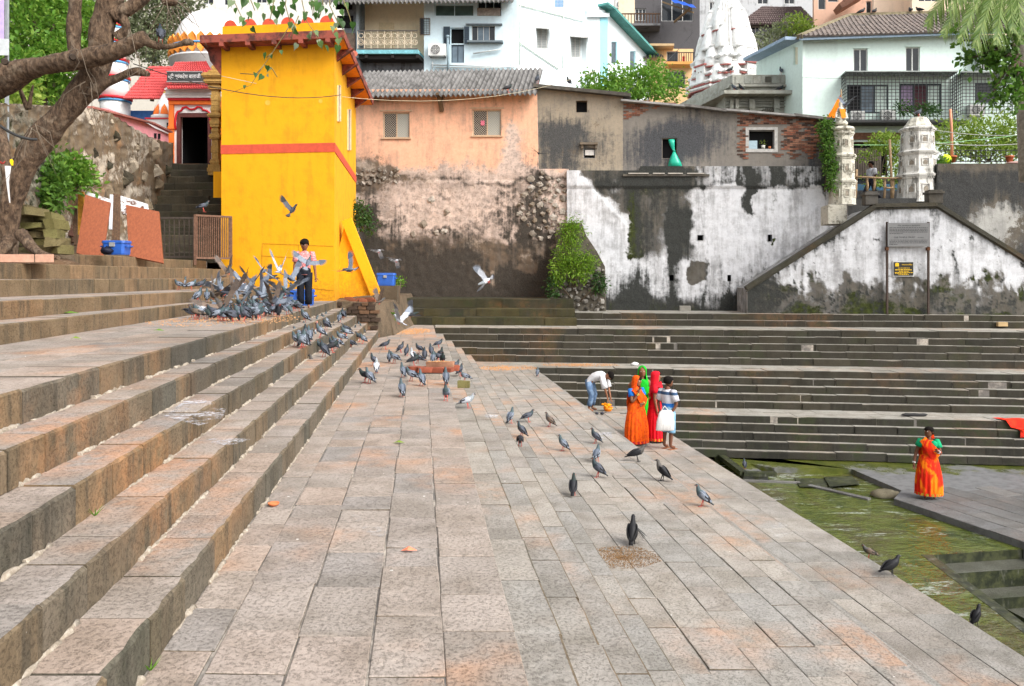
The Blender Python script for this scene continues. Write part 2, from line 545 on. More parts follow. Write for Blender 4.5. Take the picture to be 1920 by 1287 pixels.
def ledge_slabs(st,x0,o0,o1,z,w=.7,mats=None,n=2):
 for k in range(n):
  a,b=o0+(o1-o0)*k/n,o0+(o1-o0)*(k+1)/n
  xs=cuts(x0(a),XR,w*.7,w*1.5)
  for x,x2 in zip(xs,xs[1:]):
   slab(lambda a_,b_,z_:FW(a_,b_,z_),x,x2,a,b,z,st,mats or(M_FTREAD,M_FRISER),(.004,.004),.06,.004)
def xs_side(p_of):
 return lambda i,o:p_of[i]-.114*yfar(p_of[i],o)+.0
rows=[(FO[0],0,.2)]+[(FO[i],-.2*i,.2)for i in range(1,5)]
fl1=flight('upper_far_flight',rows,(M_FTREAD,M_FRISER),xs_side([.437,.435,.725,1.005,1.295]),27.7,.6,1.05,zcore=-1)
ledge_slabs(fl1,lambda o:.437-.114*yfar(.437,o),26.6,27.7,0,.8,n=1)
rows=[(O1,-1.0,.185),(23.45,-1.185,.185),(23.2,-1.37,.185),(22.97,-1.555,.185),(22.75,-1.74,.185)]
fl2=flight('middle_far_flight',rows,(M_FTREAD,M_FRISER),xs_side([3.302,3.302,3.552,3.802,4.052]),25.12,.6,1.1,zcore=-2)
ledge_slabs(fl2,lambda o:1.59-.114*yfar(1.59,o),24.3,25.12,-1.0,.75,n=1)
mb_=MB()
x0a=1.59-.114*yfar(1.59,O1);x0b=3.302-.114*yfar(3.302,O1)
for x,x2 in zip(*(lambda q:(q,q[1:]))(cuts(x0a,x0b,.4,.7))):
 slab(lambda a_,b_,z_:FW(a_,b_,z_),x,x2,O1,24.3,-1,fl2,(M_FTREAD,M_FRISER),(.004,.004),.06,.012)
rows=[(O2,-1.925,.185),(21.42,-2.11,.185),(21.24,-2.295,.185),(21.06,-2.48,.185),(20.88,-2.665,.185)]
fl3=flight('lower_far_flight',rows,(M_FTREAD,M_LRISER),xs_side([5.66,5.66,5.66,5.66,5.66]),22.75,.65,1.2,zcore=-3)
ledge_slabs(fl3,lambda o:4.31-.114*yfar(4.31,o),22.2,22.75,-1.925,.75,n=1)
x0a=4.31-.114*yfar(4.31,O2);x0b=5.66-.114*yfar(5.66,O2)
for x,x2 in zip(*(lambda q:(q,q[1:]))(cuts(x0a,x0b,.4,.7))):
 slab(lambda a_,b_,z_:FW(a_,b_,z_),x,x2,O2,22.2,-1.925,fl3,(M_FTREAD,M_LRISER),(.004,.004),.06,.01)
XS=PW(1080,600,27.7).x
fl4=flight('wall_foot_steps',[(28.0,.4,.2),(27.7,.2,.2)],(M_FTREAD,M_FRISER),lambda i,o:XS,31.5,.6,1.2,zcore=0)
ledge_slabs(fl4,lambda o:XS,28.6,30.4,.4,1.0,n=2)
mb=MB();XL=-4.15
R3=[(28.4,.88,.33),(27.95,.55,.28),(27.25,.27,.27)]
for o,z,h in R3:
 mb.hexa([FW(XL,o+.02,z-h),FW(XS-.02,o+.02,z-h),FW(XS-.02,31.2,z-h),FW(XL,31.2,z-h),FW(XL,o+.02,z-.012),FW(XS-.02,o+.02,z-.012),FW(XS-.02,31.2,z-.012),FW(XL,31.2,z-.012)])
fl5=structure('mossy_wall_foot_steps',mb,M_FAROCHRE,FW(-1,27.25,0))
for i,(o,z,h)in enumerate(R3):
 xe=XS-.01 if i else PW(1032,560,o).x
 xs=cuts(XL,xe,.9,1.9)
 for a,b in zip(xs,xs[1:]):
  block(lambda a_,b_,z_:FW(b_,o+a_,z_),.5,a+.004,b-.004,z-h,z,fl5,(M_FAROCHRE,M_FAROCHRE),3,.03,.012,'step_stone')
  # tank floor and water
ZB,ZW=-2.85,-2.99
def B_(px,py,z=ZB):return G(px,py,z)
A0=B_(1676,934);B0=B_(1920,1015)
ext=A0+(B0-A0)*2.6
far=[FW(x,21.0,ZB)for x in(XR+4,)]
fl=[A0,ext,Vector((XR+8,ext.y,ZB)),FW(XR+8,21.0,ZB),FW(G(1332,842,ZB).x-.1,21.0,ZB),B_(1332,842),B_(1394,889),B_(1440,889),B_(1405,868),B_(1452,876),B_(1597,878),B_(1690,918)]
def floor_mat():
 m=MT('algae_wet_stone',.5)
 n=m.noise(.9,5,.65);n2=m.noise(6,5,.7);y=m.xyz(m.pos,1)
 base=m.mix(m.ramp(n2,.4,.7),srgb(112,112,112),srgb(90,90,90))
 wet=m.ramp(m.math('ADD',y,m.math('MULTIPLY',m.math('SUBTRACT',n,.5),4.5)),18.2,19.0)
 alg=m.mix(m.ramp(m.noise(2.2,5,.7),.35,.65),srgb(92,96,40),srgb(66,74,30))
 c=m.mix(wet,base,alg)
 return m.out(c,m.ramp(wet,0,1,.55,.12),n2,.25,.01)
M_FLOOR=floor_mat()
mb=MB();mb.prism([p-Vector((0,0,.022))for p in reversed(fl)],(0,0,-1.4));mb.f[0],mb.f[1]=mb.f[0],mb.f[1]
tank=structure('tank_floor',mb,M_FLOOR,(10,17,-4.25))
ed=(B0-A0);ed.z=0;ed.normalize();en=Vector((-ed.y,ed.x,0))
if en.x<0:en=-en
def FM(a,b,z):return Vector((A0 .x,A0 .y,0))+en*a+ed*b+Vector((0,0,z))
for k in range(15):
 a0=.0+k*.46
 b=-1.0-.55*k*.5+R.uniform(-.3,.3)if k else 0.0
 bmin=max(-1.4,b)
 b=bmin
 while b<6.5:
  b2=b+R.uniform(.5,1.1)
  c=FM(a0+.23,(b+b2)/2,0)
  if c.y<FWY(c.x,20.6)-2.0 and c.x<XR-2 and not(k<2 and b<-.05):
   slab(FM,a0,a0+.46,b,b2,ZB-.012,tank,(M_WET,M_LRISER),(.008,.004),.02,.004)
  b=b2
def water_mat():
 m=MT('green_tank_water',.06,0,.5)
 n=m.noise(.6,5,.68,m.map(m.pos,(1,.7,1)),.8);n2=m.noise(3.0,4,.6)
 c=m.cr(m.math('ADD',m.math('MULTIPLY',n,.75),m.math('MULTIPLY',n2,.25)),(.32,(.016,.026,.005)),(.42,(.046,.064,.010)),(.50,(.085,.102,.016)),(.58,(.062,.056,.018)),(.68,(.115,.13,.026)))
 rip=m.noise(7,3,.6,m.map(m.pos,(1,1.8,1)));rip2=m.noise(1.4,4,.65,None,.6)
 h=m.math('ADD',m.math('MULTIPLY',rip,.8),m.math('MULTIPLY',rip2,3.2))
 sc=m.noise(1.1,6,.72,m.map(m.pos,(.55,1.7,1)),1.0)
 pale_streaks=m.math('MULTIPLY',m.ramp(sc,.54,.64),m.ramp(m.noise(9,5,.75,m.map(m.pos,(.6,1.6,1))),.42,.58))
 c=m.mix(m.math('MULTIPLY',pale_streaks,.8),c,(.36,.39,.36))  # pale grey streaks mixed over the green
 mat=m.ramp(m.noise(.8,5,.7,m.map(m.pos,(1,.8,1))),.52,.62)
 return m.out(c,m.math('ADD',.05,m.math('ADD',m.math('MULTIPLY',pale_streaks,.4),m.math('MULTIPLY',mat,.14))),h,.6,.05)
M_WATER=water_mat()
c1=[G(1748,1041,ZW),G(1935,1029,ZW)]
c2=G(1925,1172,ZW);dirc=(c2-c1[0])
mb=MB()
yl=3.0
wpoly=[S(5.6,yl,ZW),S(5.6,22.2,ZW),Vector((XR,20,ZW)),Vector((XR,c1[1].y-.3,ZW)),c1[1],c1[0],c1[0]+dirc*2.2,Vector(((c1[0]+dirc*2.2).x,yl,ZW))]
mb.poly(list(reversed(wpoly)))
structure('water',mb,M_WATER,(8,14,ZW))
mb=MB();mb.poly([Vector((5,yl,-3.72)),Vector((XR,yl,-3.72)),Vector((XR,16,-3.72)),Vector((5,16,-3.72))])
structure('deep_water',mb,M_WATER,(12,10,-3.72))
def drown_mat():
 m=MT('slimy_black_stone',.35)
 n=m.noise(5,5,.7);st=m.noise(1,5,.7,m.map(m.pos,(7,7,1.5)))
 c=m.mix(m.ramp(n,.4,.65),(.02,.024,.014),(.06,.066,.03))
 c=m.mix(m.ramp(st,.55,.7,0,.8),c,(.16,.16,.13))
 return m.out(c,None,n,.5,.03)
M_SLIME=drown_mat()
mb=MB()
u=(c1[1]-c1[0]).normalized();w=Vector((u.y,-u.x,0))
def DS(a,b,z):return Vector((c1[0].x,c1[0].y,0))+u*a+w*b+Vector((0,0,z))
for k,(b0,b1,z,a0)in enumerate(((-.3,.0,ZW-.006,-.02),(.0,.42,ZW-.16,.12),(.42,.8,ZW-.44,.35),(.8,1.3,ZW-.62,.7))):
 mb.hexa([DS(a0,b0,-4.2),DS(a0,b1,-4.2),DS(9,b1,-4.2),DS(9,b0,-4.2),DS(a0,b0,z),DS(a0,b1,z),DS(9,b1,z),DS(9,b0,z)]);mb.m[-5]=1
q0,q1=c1[0],c1[0]+dirc*2.2
pn=Vector((-dirc.y,dirc.x,0)).normalized()
if pn.x>0:pn=-pn
mb.hexa([Vector((v.x,v.y,z))for z in(-4.2,ZW+.004)for v in(q0+pn*.18,q1+pn*.18,q1,q0)])
structure('drowned_steps',mb,[M_SLIME,stone_mat('drowned_tread',[srgb(88,90,82),srgb(76,78,66),srgb(98,98,90)],0,.5,.3,moss=.75,rough=.3)])
for(x0,y0,x1,y1,w_,lab)in((1516,911,1630,937,.14,'low pale kerb along the green water below the sluice pit'),(1392,902,1500,906,.12,'thin wet sill with water running over it left of the sluice pit')):
 mb=MB();mb.beam(G(x0,y0,ZW+.01),G(x1,y1,ZW+.01),w_,.05);tag(mb.build('kerb',M_WET),lab,'kerb')
mb=MB()
mb.beam(B_(1332,842)+Vector((0,0,.015)),B_(1394,889)+Vector((0,0,.015)),.16,.1);mb.beam(B_(1394,889)+Vector((0,0,.012)),B_(1455,890)+Vector((0,0,.012)),.16,.09)
tag(mb.build('curb_stone',M_SLIME),'narrow black wet stone curb jutting into the green water below the far steps','curb')
mb=MB();mb.hexa([G(*q,z)for z in(-4,ZW+.03)for q in((1500,913),(1552,915),(1548,898),(1490,896))])
tag(mb.build('pit_step',M_SLIME),'square black stone block in the sluice pit, farther from the lone woman in orange','stone')
mb=MB();mb.hexa([G(*q,z)for z in(-4,ZW+.06)for q in((1556,913),(1612,908),(1598,893),(1545,895))])
tag(mb.build('pit_step',M_SLIME),'black stone block in the sluice pit nearer the lone woman in orange','stone')
mb=MB();rr=random.Random(3)
ctr=G(1665,934,ZW)+Vector((0,.1,.03))
mb.ell(ctr,(.30,.2,.13),9,6);mb.v=[(Vector(v)-ctr)*rr.uniform(.85,1.12)+ctr for v in mb.v]
tag(mb.build('corner_rock',stone_mat('pale_rock',[srgb(150,142,120),srgb(120,112,90)],.2,.4,.3)),'broken pale rock at the corner of the tank floor beside the green water','rock')
# facades: planes that carry walls, windows and signs
class Fac:
 def __init__(s,p0,n):
  s.p0=Vector(p0);s.n=Vector(n).normalized()
  s.u=Vector((s.n.y,-s.n.x,0)).normalized()
 def at(s,px,py,d=0.):
  r=Vector(((px-CXP)/FPX,1,(HYP-py)/FPX));e=Vector((0,0,EYE))
  t=(s.p0-e).dot(s.n)/r.dot(s.n)
  return e+r*t+s.n*d
 def pix(s,px,py,d=0.):
  """the point at that pixel on the plane pushed d metres inwards"""
  r=Vector(((px-CXP)/FPX,1,(HYP-py)/FPX));e=Vector((0,0,EYE))
  return e+r*((s.p0+s.n*d-e).dot(s.n)/r.dot(s.n))
 @staticmethod
 def through(a,b):
  d=Vector(b)-Vector(a);d.z=0
  return Fac(a,Vector((-d.y,d.x,0)))
def FarFac(o):return Fac((-2.48,o,0),(FS,1,0))
_rs=np.random.RandomState(5);_lat=_rs.rand(256,256)
def vnoise(x,y):
 xi=np.floor(x).astype(int);yi=np.floor(y).astype(int);fx=x-xi;fy=y-yi
 fx=fx*fx*(3-2*fx);fy=fy*fy*(3-2*fy)
 g=lambda a,b:_lat[a%256,b%256]
 return(g(xi,yi)*(1-fx)+g(xi+1,yi)*fx)*(1-fy)+(g(xi,yi+1)*(1-fx)+g(xi+1,yi+1)*fx)*fy
def fbm(x,y,o=5):
 s=0;a=.5
 for i in range(o):
  s=s+a*vnoise(x*2**i+17*i,y*2**i+31*i);a*=.5
 return s/(1-.5**o)
def sst(x,a,b):
 t=np.clip((x-a)/(b-a),0,1);return t*t*(3-2*t)
def blob(px,py,cx,cy,rx,ry):
 return np.clip(1.3-np.sqrt(((px-cx)/rx)**2+((py-cy)/ry)**2),0,1)
def bandx(px,a,b,s=6):return sst(px,a-s,a+s)*(1-sst(px,b-s,b+s))
def wall_mesh(name,F,x0,x1,top,bot,mats,parent=None,holes=(),step=None,paint=None,depth=.3,relief=None,**kw):
 """a wall on plane F between photo columns x0 and x1; openings cut right through; weathering masks stored per vertex"""
 tf=top if callable(top)else(lambda x:top)
 tops=[tf(x0+(x1-x0)*i/20)for i in range(21)]
 xs={x0,x1};ys={bot,min(tops),max(tops)}
 for h in holes:xs|={h[0],h[2]};ys|={h[1],h[3]}
 if callable(top):xs|={x0+(x1-x0)*i/12 for i in range(13)}
 def dens(vals,st):
  v=sorted(vals);out=[v[0]]
  for a,b in zip(v,v[1:]):
   n=max(1,int(math.ceil((b-a)/st)))
   out+=[a+(b-a)*i/n for i in range(1,n+1)]
  return out
 xs=dens(xs,step or 1e9);ys=dens(ys,step or 1e9)
 nx,ny=len(xs),len(ys)
 vs=[];pp=[]
 for x in xs:
  t=tf(x)
  for y in ys:
   yy=max(y,t);vs.append(F.at(x,yy));pp.append((x,yy))
 pp=np.array(pp)
 if relief is not None:
  d=relief(pp[:,0],pp[:,1])
  vs=[v+F.n*float(q)for v,q in zip(vs,d)]
 fs=[]
 for i in range(nx-1):
  for j in range(ny-1):
   cx,cy=(xs[i]+xs[i+1])/2,(ys[j]+ys[j+1])/2
   if any(h[0]<cx<h[2]and h[1]<cy<h[3]for h in holes):continue
   if max(ys[j+1],0)<=tf(xs[i])+1e-6 and ys[j+1]<=tf(xs[i+1])+1e-6:continue
   fs.append((i*ny+j,i*ny+j+1,(i+1)*ny+j+1,(i+1)*ny+j))
 mb=MB();mb.v=vs;mb.f=fs;mb.m=[0]*len(fs);mb.sm=[relief is not None]*len(fs)
 nb=len(vs)
 for a,b in zip(xs,xs[1:]):
  mb.add([F.at(a,tf(a)),F.at(b,tf(b)),F.at(b,tf(b),depth),F.at(a,tf(a),depth)],[(0,1,2,3)])
 for x in(x0,x1):
  mb.add([F.at(x,tf(x)),F.at(x,bot),F.at(x,bot,depth),F.at(x,tf(x),depth)],[(0,1,2,3)])
 for h in holes:
  c=[(h[0],h[1]),(h[2],h[1]),(h[2],h[3]),(h[0],h[3])]
  for k in range(4):
   p,q=c[k],c[(k+1)%4]
   mb.add([F.at(*p),F.at(*q),F.at(*q,min(depth,.3)),F.at(*p,min(depth,.3))],[(0,1,2,3)])
 o=mb.build(name,mats,parent,**kw)
 if paint is not None:
  ext=np.zeros((len(mb.v),4),dtype=np.float32);pr=paint(pp[:,0],pp[:,1])
  ext[:nb,:len(pr)]=np.stack(pr,1)
  ext[nb:]=ext[:nb].mean(0)
  ca=o.data.color_attributes.new('weather','FLOAT_COLOR','POINT')
  ca.data.foreach_set('color',np.clip(ext,0,1).ravel())
 return o
def weather_mat(name,paint,bare,soot=(.02,.02,.018),moss=(.03,.045,.012),third=None,rough=.92,bump=.35,fade=None,grime=.45,soft=0.):
 """painted plaster that has worn: R where paint is left, G black mould, B moss"""
 m=MT(name,rough,0,.2)
 at=m.N('Attribute');at.attribute_name='weather';sp=m.N('SeparateColor');m.t.links.new(at.outputs['Color'],sp.inputs[0])
 r,g,b=sp.outputs
 n1=m.noise(2.2,6,.7);n2=m.noise(7,6,.72);n3=m.noise(30,4,.7)
 stv=m.noise(1,6,.72,m.map(m.pos,(5,5,.45)))
 nn=m.math('ADD',m.math('MULTIPLY',m.math('SUBTRACT',n1,.5),.8),m.math('MULTIPLY',m.math('SUBTRACT',n2,.5),.9))
 ns=m.math('ADD',m.math('MULTIPLY',m.math('SUBTRACT',stv,.5),1.3),m.math('MULTIPLY',m.math('SUBTRACT',n2,.5),.8))
 cov=m.ramp(m.math('ADD',m.math('ADD',r,nn),m.math('MULTIPLY',m.math('SUBTRACT',stv,.5),soft*3)),.40-soft,.58+soft)
 drk=m.ramp(m.math('ADD',g,ns),.28,.85)
 mos=m.ramp(m.math('ADD',b,nn),.38,.72)
 ba=m.mix(m.ramp(n1,.35,.65),bare,tuple(x*.6 for x in bare))
 if third:ba=m.mix(m.ramp(m.noise(1.1,5,.7),.5,.64),ba,third)
 pa=m.mix(m.ramp(n2,.4,.75,0,.55),paint,tuple(x*.72 for x in paint))
 pa=m.mix(m.ramp(n1,.5,.75,0,.4),pa,tuple(min(.85,x*1.25)for x in paint))
 if fade:pa=m.mix(m.ramp(m.math('ADD',at.outputs['Alpha'],nn),.3,.7),pa,m.mix(m.ramp(n2,.4,.65),fade,tuple(x*.6 for x in fade)))
 c=m.mix(cov,ba,pa)
 gs=m.noise(1,6,.75,m.map(m.pos,(3.2,3.2,.35)));gm=m.noise(1.6,6,.75)
 c=m.mix(m.ramp(m.math('ADD',m.math('MULTIPLY',gs,.6),m.math('MULTIPLY',gm,.55)),.50,.72,0,grime),c,(.13,.125,.12))
 c=m.mix(m.ramp(n3,.55,.75,0,grime*.6),c,(.10,.095,.09))
 c=m.mix(mos,c,m.mix(m.ramp(n2,.35,.65),moss,tuple(x*.35 for x in moss)))
 c=m.mix(drk,c,m.mix(m.ramp(n3,.3,.7),soot,tuple(x*2.2 for x in soot)))
 h=m.math('ADD',m.math('MULTIPLY',n3,.5),m.math('ADD',n2,m.math('MULTIPLY',cov,.7)))
 return m.out(c,None,h,bump,.03)
 # shared materials
def glass_mat(name,col,rough=.12):
 m=MT(name,rough,0,.5);n=m.noise(.8,3,.6)
 return m.out(m.mix(m.ramp(n,.4,.65),col,tuple(x*.45 for x in col)))
M_GLASSD=glass_mat('dark_window_glass',(.022,.026,.03))
M_GLASSB=glass_mat('blue_grey_glass',(.16,.22,.27),.2)
M_GLASSF=glass_mat('frosted_glass',(.22,.25,.24),.35)
M_DARK=plain('interior_darkness',(.012,.012,.013),.95,.1)  # near-black stands in for the lack of light in rooms and openings
M_WFRAME=plain('white_frame',(.62,.62,.6),.5,.1)
M_SFRAME=plain('aluminium_frame',(.42,.40,.36),.45,.12)
M_DFRAME=plain('dark_frame',(.03,.045,.05),.5,.15)
M_IRON=plain('black_iron',(.018,.018,.02),.55,.2)
M_RUST=plain('rusty_iron',(.10,.055,.03),.8,.4,25)
M_STEEL=plain('dull_steel',(.30,.30,.30),.5,.15)
M_WOOD=plain('weathered_wood',(.16,.10,.055),.8,.3,14)
M_BAMBOO=plain('bamboo',(.34,.23,.13),.75,.3,14)
def pane_box(F,x0,y0,x1,y1,d,mb,t=.02):
 mb.hexa([F.at(x0,y1,d),F.at(x1,y1,d),F.at(x1,y1,d+t),F.at(x0,y1,d+t),F.at(x0,y0,d),F.at(x1,y0,d),F.at(x1,y0,d+t),F.at(x0,y0,d+t)])
def pxm(F,x,y):return(F.at(x+1,y)-F.at(x,y)).length
def window(F,x0,y0,x1,y1,parent,frame=None,glass=None,nx=1,ny=1,d=.12,w=None,name='window',room=True,hood=False,grille=0,panes=None):
 """frame with mullions as the part, panes (and a grille) as its sub-parts, a near-black panel behind for the unlit room"""
 frame=frame or M_WFRAME;glass=glass or M_GLASSD
 s=pxm(F,x0,y0);w=w or 1.6
 mb=MB()
 for a,b,c,e in((x0,y0,x1,y0+w),(x0,y1-w,x1,y1),(x0,y0+w,x0+w,y1-w),(x1-w,y0+w,x1,y1-w)):
  pane_box(F,a,b,c,e,d,mb,.07)
 for i in range(1,nx):
  q=x0+(x1-x0)*i/nx;pane_box(F,q-w*.45,y0+w,q+w*.45,y1-w,d+.01,mb,.05)
 for i in range(1,ny):
  q=y0+(y1-y0)*i/ny;pane_box(F,x0+w,q-w*.4,x1-w,q+w*.4,d+.015,mb,.04)
 o=mb.build(name,frame,parent)
 for i in range(nx):
  g=(panes[i]if panes else glass)
  if g is None:continue
  a=x0+(x1-x0)*i/nx;b=x0+(x1-x0)*(i+1)/nx
  pb=MB();pane_box(F,a+w*.3,y0+w*.5,b-w*.3,y1-w*.5,d+.03,pb,.01)
  pb.build('pane',g,o)
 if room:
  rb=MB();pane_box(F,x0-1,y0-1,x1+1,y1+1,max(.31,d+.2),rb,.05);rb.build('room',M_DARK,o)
 if grille:
  gb=MB();n=int((x1-x0)/grille);t=.35
  for i in range(1,n+1):
   q=x0+(x1-x0)*i/(n+1);gb.beam(F.at(q,y0,d-.03),F.at(q,y1,d-.03),.014)
  n=int((y1-y0)/grille)
  for i in range(1,n+1):
   q=y0+(y1-y0)*i/(n+1);gb.beam(F.at(x0,q,d-.045),F.at(x1,q,d-.045),.014)
  gb.build('grille',M_IRON if frame is not M_WFRAME else M_WFRAME,o,kind='stuff')
 if hood:
  hb=MB();a,b=F.at(x0-3,y0-3,.0),F.at(x1+3,y0-3,.0);up=Vector((0,0,.0));out=F.n*-.7+Vector((0,0,-.16))
  hb.prism([a,b,b+out,a+out],(0,0,-.05));hb.build('hood',M_WFRAME,o)
 return o
def fbox(F,x0,y0,x1,y1,d0,d1,mb,mi=0):
 """a box over the facade between depths d0 (outside) and d1"""
 mb.hexa([F.at(x0,y1,d0),F.at(x1,y1,d0),F.at(x1,y1,d1),F.at(x0,y1,d1),F.at(x0,y0,d0),F.at(x1,y0,d0),F.at(x1,y0,d1),F.at(x0,y0,d1)],mi)
 return mb
def corrugated(a0,a1,b0,b1,n,amp,mat,name,parent,th=.01):
 """sheet between edge a (top) and edge b (eave) with n waves"""
 a0,a1,b0,b1=map(Vector,(a0,a1,b0,b1));mb=MB();k=n*6
 nrm=(a1-a0).cross(b0-a0).normalized()
 if nrm.z<0:nrm=-nrm
 rows=[]
 for j in range(2):
  for layer in(0,1):
   pass
 top,bot=[],[]
 for i in range(k+1):
  t=i/k;h=nrm*amp*math.sin(2*math.pi*n*t)
  top.append(a0 .lerp(a1,t)+h);bot.append(b0 .lerp(b1,t)+h)
 vs=top+bot+[v-nrm*th for v in top]+[v-nrm*th for v in bot];m=k+1
 fs=[]
 for i in range(k):
  fs+=[(i,i+1,m+i+1,m+i),(2*m+i,3*m+i,3*m+i+1,2*m+i+1),(m+i,m+i+1,3*m+i+1,3*m+i)]
 mb.add(vs,fs,0,True)
 return mb.build(name,mat,parent)
def tile_roof(a0,a1,b0,b1,ncol,nrow,mat,name,parent,h=.05,**kw):
 """rows of half-round clay tiles from ridge edge a to eave edge b: real stepped relief in one mesh"""
 a0,a1,b0,b1=map(Vector,(a0,a1,b0,b1));mb=MB()
 nrm=(a1-a0).cross(b0-a0).normalized()
 if nrm.z<0:nrm=-nrm
 k=4
 for r in range(nrow):
  t0,t1=r/nrow,(r+1.12)/nrow
  L0,L1=a0 .lerp(b0,t0),a0 .lerp(b0,t1);R0,R1=a1 .lerp(b1,t0),a1 .lerp(b1,t1)
  up,lo=[],[]
  for i in range(ncol*k+1):
   t=i/(ncol*k);q=h*(.5+.5*math.cos(2*math.pi*(i%k)/k))+R.uniform(0,h*.25)
   up.append(L0 .lerp(R0,t)+nrm*q*.8);lo.append(L1 .lerp(R1,t)+nrm*(q+h*.5))
  m=len(up);vs=up+lo+[L1 .lerp(R1,i/(m-1))for i in range(m)]
  fs=[]
  for i in range(m-1):fs+=[(i,i+1,m+i+1,m+i),(m+i,m+i+1,2*m+i+1,2*m+i)]
  mb.add(vs,fs)
 return mb.build(name,mat,parent,kind='stuff',**kw)
 # the pink plastered house and the weathered wall it stands on
FP=FarFac(31.0)
def warp(x,y,k=26,s=34):return x+(fbm(x/s+1,y/s)-.5)*k+(fbm(x/8,y/8+4)-.5)*k*.35,y+(fbm(x/s,y/s+9)-.5)*k*1.2
def paint_pink(x,y):
 x,y=warp(x,y,40)
 n=fbm(x/60,y/60);n2=fbm(x/22+9,y/22+3);st=fbm(x/9,y/120)
 cov=1.05-sst(y,285,345)*.55-sst(y,440,480)*.5+(n-.5)*.5
 cov-=blob(x,y,690,320,50,45)*.6
 g=sst(y,430,540)*(.35+.7*n)+(fbm(x/12+2,y/40)-.5)*.5*sst(y,400,440)+blob(x,y,690,415,45,60)*.55+blob(x,y,700,180,45,18)*.25
 g+=blob(x,y,1000,330,22,120)*.35+sst(y,300,330)*.16*st*2-blob(x,y,830,380,120,45)*.25-blob(x,y,920,340,60,30)*.1
 g+=(fbm(x/30+3,y/22+8)-.42)*1.1*sst(y,330,370)+sst(y,262,330)*.22*sst(n,.4,.6)
 g+=np.exp(-((y-338)/5)**2)*.4+np.exp(-((y-183)/6)**2)*.25-blob(x,y,990,495,18,20)*.8
 b=sst(y,525,556)*.6+blob(x,y,700,420,40,70)*.4+sst(y,300,360)*.12+blob(x,y,690,480,30,70)*.45
 return cov+sst(y,345,375)*.25*(1-sst(y,430,470)),g,b,sst(y,262,372)*1.1+blob(x,y,960,270,30,50)*.5+.12+(n-.5)*.4
M_PINK=weather_mat('salmon_limewash',srgb(236,182,150),srgb(112,96,80),third=srgb(170,154,138),moss=(.05,.05,.02),soot=(.034,.029,.024),soft=.1,fade=srgb(214,192,178),grime=.4)
bb=FP.at(830,556)
pink=empty('plastered_house',bb,'salmon pink plastered house with corrugated roof and two meshed windows beside the yellow tower','house')
W1=(718,211,768,259);W2=(886,206,940,255)
def rel_pink(x,y):
 return(fbm(x/8+5,y/8)-.5)*.05*sst(y,300,360)+np.where(y>340,-.05,0)
wall_mesh('wall',FP,655,1066,lambda x:168 if x<1009 else 317,570,M_PINK,pink,(W1,W2),3.2,paint_pink,.35,rel_pink)
M_PFRAME=plain('pinkish_frame',srgb(200,170,140),.6)
M_MESHW=None
def mesh_mat(name,glass):
 """diamond wire mesh in front of a pane"""
 m=MT(name,.5)
 p=m.map(m.obj,(1,1,1));x=m.math('MULTIPLY',m.xyz(p,0),11);z=m.math('MULTIPLY',m.xyz(p,2),11)
 def ln(e):return m.math('LESS_THAN',m.math('ABSOLUTE',m.math('SUBTRACT',m.math('FRACT',e),.5)),.085)
 l=m.math('MAXIMUM',ln(m.math('ADD',x,z)),ln(m.math('SUBTRACT',x,z)))
 return m.out(m.mix(l,glass,srgb(190,178,160)))
M_MESHD=mesh_mat('mesh_over_dark_room',(.015,.015,.016));M_MESHL=mesh_mat('mesh_over_shut_pane',srgb(150,156,150))
for(x0,y0,x1,y1)in(W1,W2):
 w_=window(FP,x0,y0,x1,y1,pink,M_PFRAME,None,2,1,.06,2.0,panes=[M_MESHD,M_MESHL],room=True)
 sb=MB();fbox(FP,x0-3,y1,x1+3,y1+2.2,-.06,.1,sb);sb.build('sill',M_PFRAME,w_)
 sb=MB();fbox(FP,x0-5,y0-4,x1+5,y0-1.5,-.03,.02,sb);sb.build('lintel',M_PFRAME,w_)
cl=MB();pane_box(FP,901,226,908,235,.05,cl,.02);tag(cl.build('pink_cloth',plain('pink_cloth',srgb(220,120,140),.9)),'small pink cloth hanging inside the right meshed window of the salmon house','cloth')
M_CORR=None
def corr_mat():
 m=MT('asbestos_cement_sheet',.9);n=m.noise(3,5,.7);n2=m.noise(1,5,.7,m.map(m.pos,(6,1,1)))
 c=m.mix(m.ramp(n,.35,.7),srgb(128,126,124),srgb(82,80,78));c=m.mix(m.ramp(n2,.5,.7,0,.6),c,srgb(60,58,56))
 return m.out(c,None,n,.3,.02)
M_CORR=corr_mat()
ea,eb=FP.pix(640,182,-.6),FP.pix(1006,177,-.6);ra,rb_=(e+FP.n*2.9+Vector((0,0,z_))for e,z_ in((ea,1.72),(eb,1.72)))
corrugated(ra,rb_,ea,eb,40,.055,M_CORR,'roof',pink)
mb=MB();mb.beam(FP.at(827,184,-.35),FP.at(829,210,-.05),.14,.14);mb.beam(FP.at(826,183,-.6),FP.at(829,186,.1),.1,.1)
mb.build('roof_bracket',M_WOOD,pink)
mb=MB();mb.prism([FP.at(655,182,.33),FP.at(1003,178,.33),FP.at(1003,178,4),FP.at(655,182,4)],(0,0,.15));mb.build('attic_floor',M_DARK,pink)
M_RUB=stone_mat('pale_rubble',[srgb(168,158,146),srgb(136,122,106),srgb(182,174,164),srgb(108,96,82)],.1,.35,0)
rr=random.Random(21)
pts=[]
for i in range(900):
 x,y=rr.uniform(968,1060),rr.uniform(318,452)
 e=((x-1020)/48)**2+((y-388)/64)**2
 if e>1:continue
 r=rr.uniform(4,8.5)
 if all((x-a)**2+(y-b)**2>(r+c)**2*.95 for a,b,c in pts):pts.append((x,y,r))
for i in range(300):
 x,y=rr.uniform(665,745),rr.uniform(318,345);r=rr.uniform(3.5,6)
 if all((x-a)**2+(y-b)**2>(r+c)**2*1.1 for a,b,c in pts):pts.append((x,y,r))
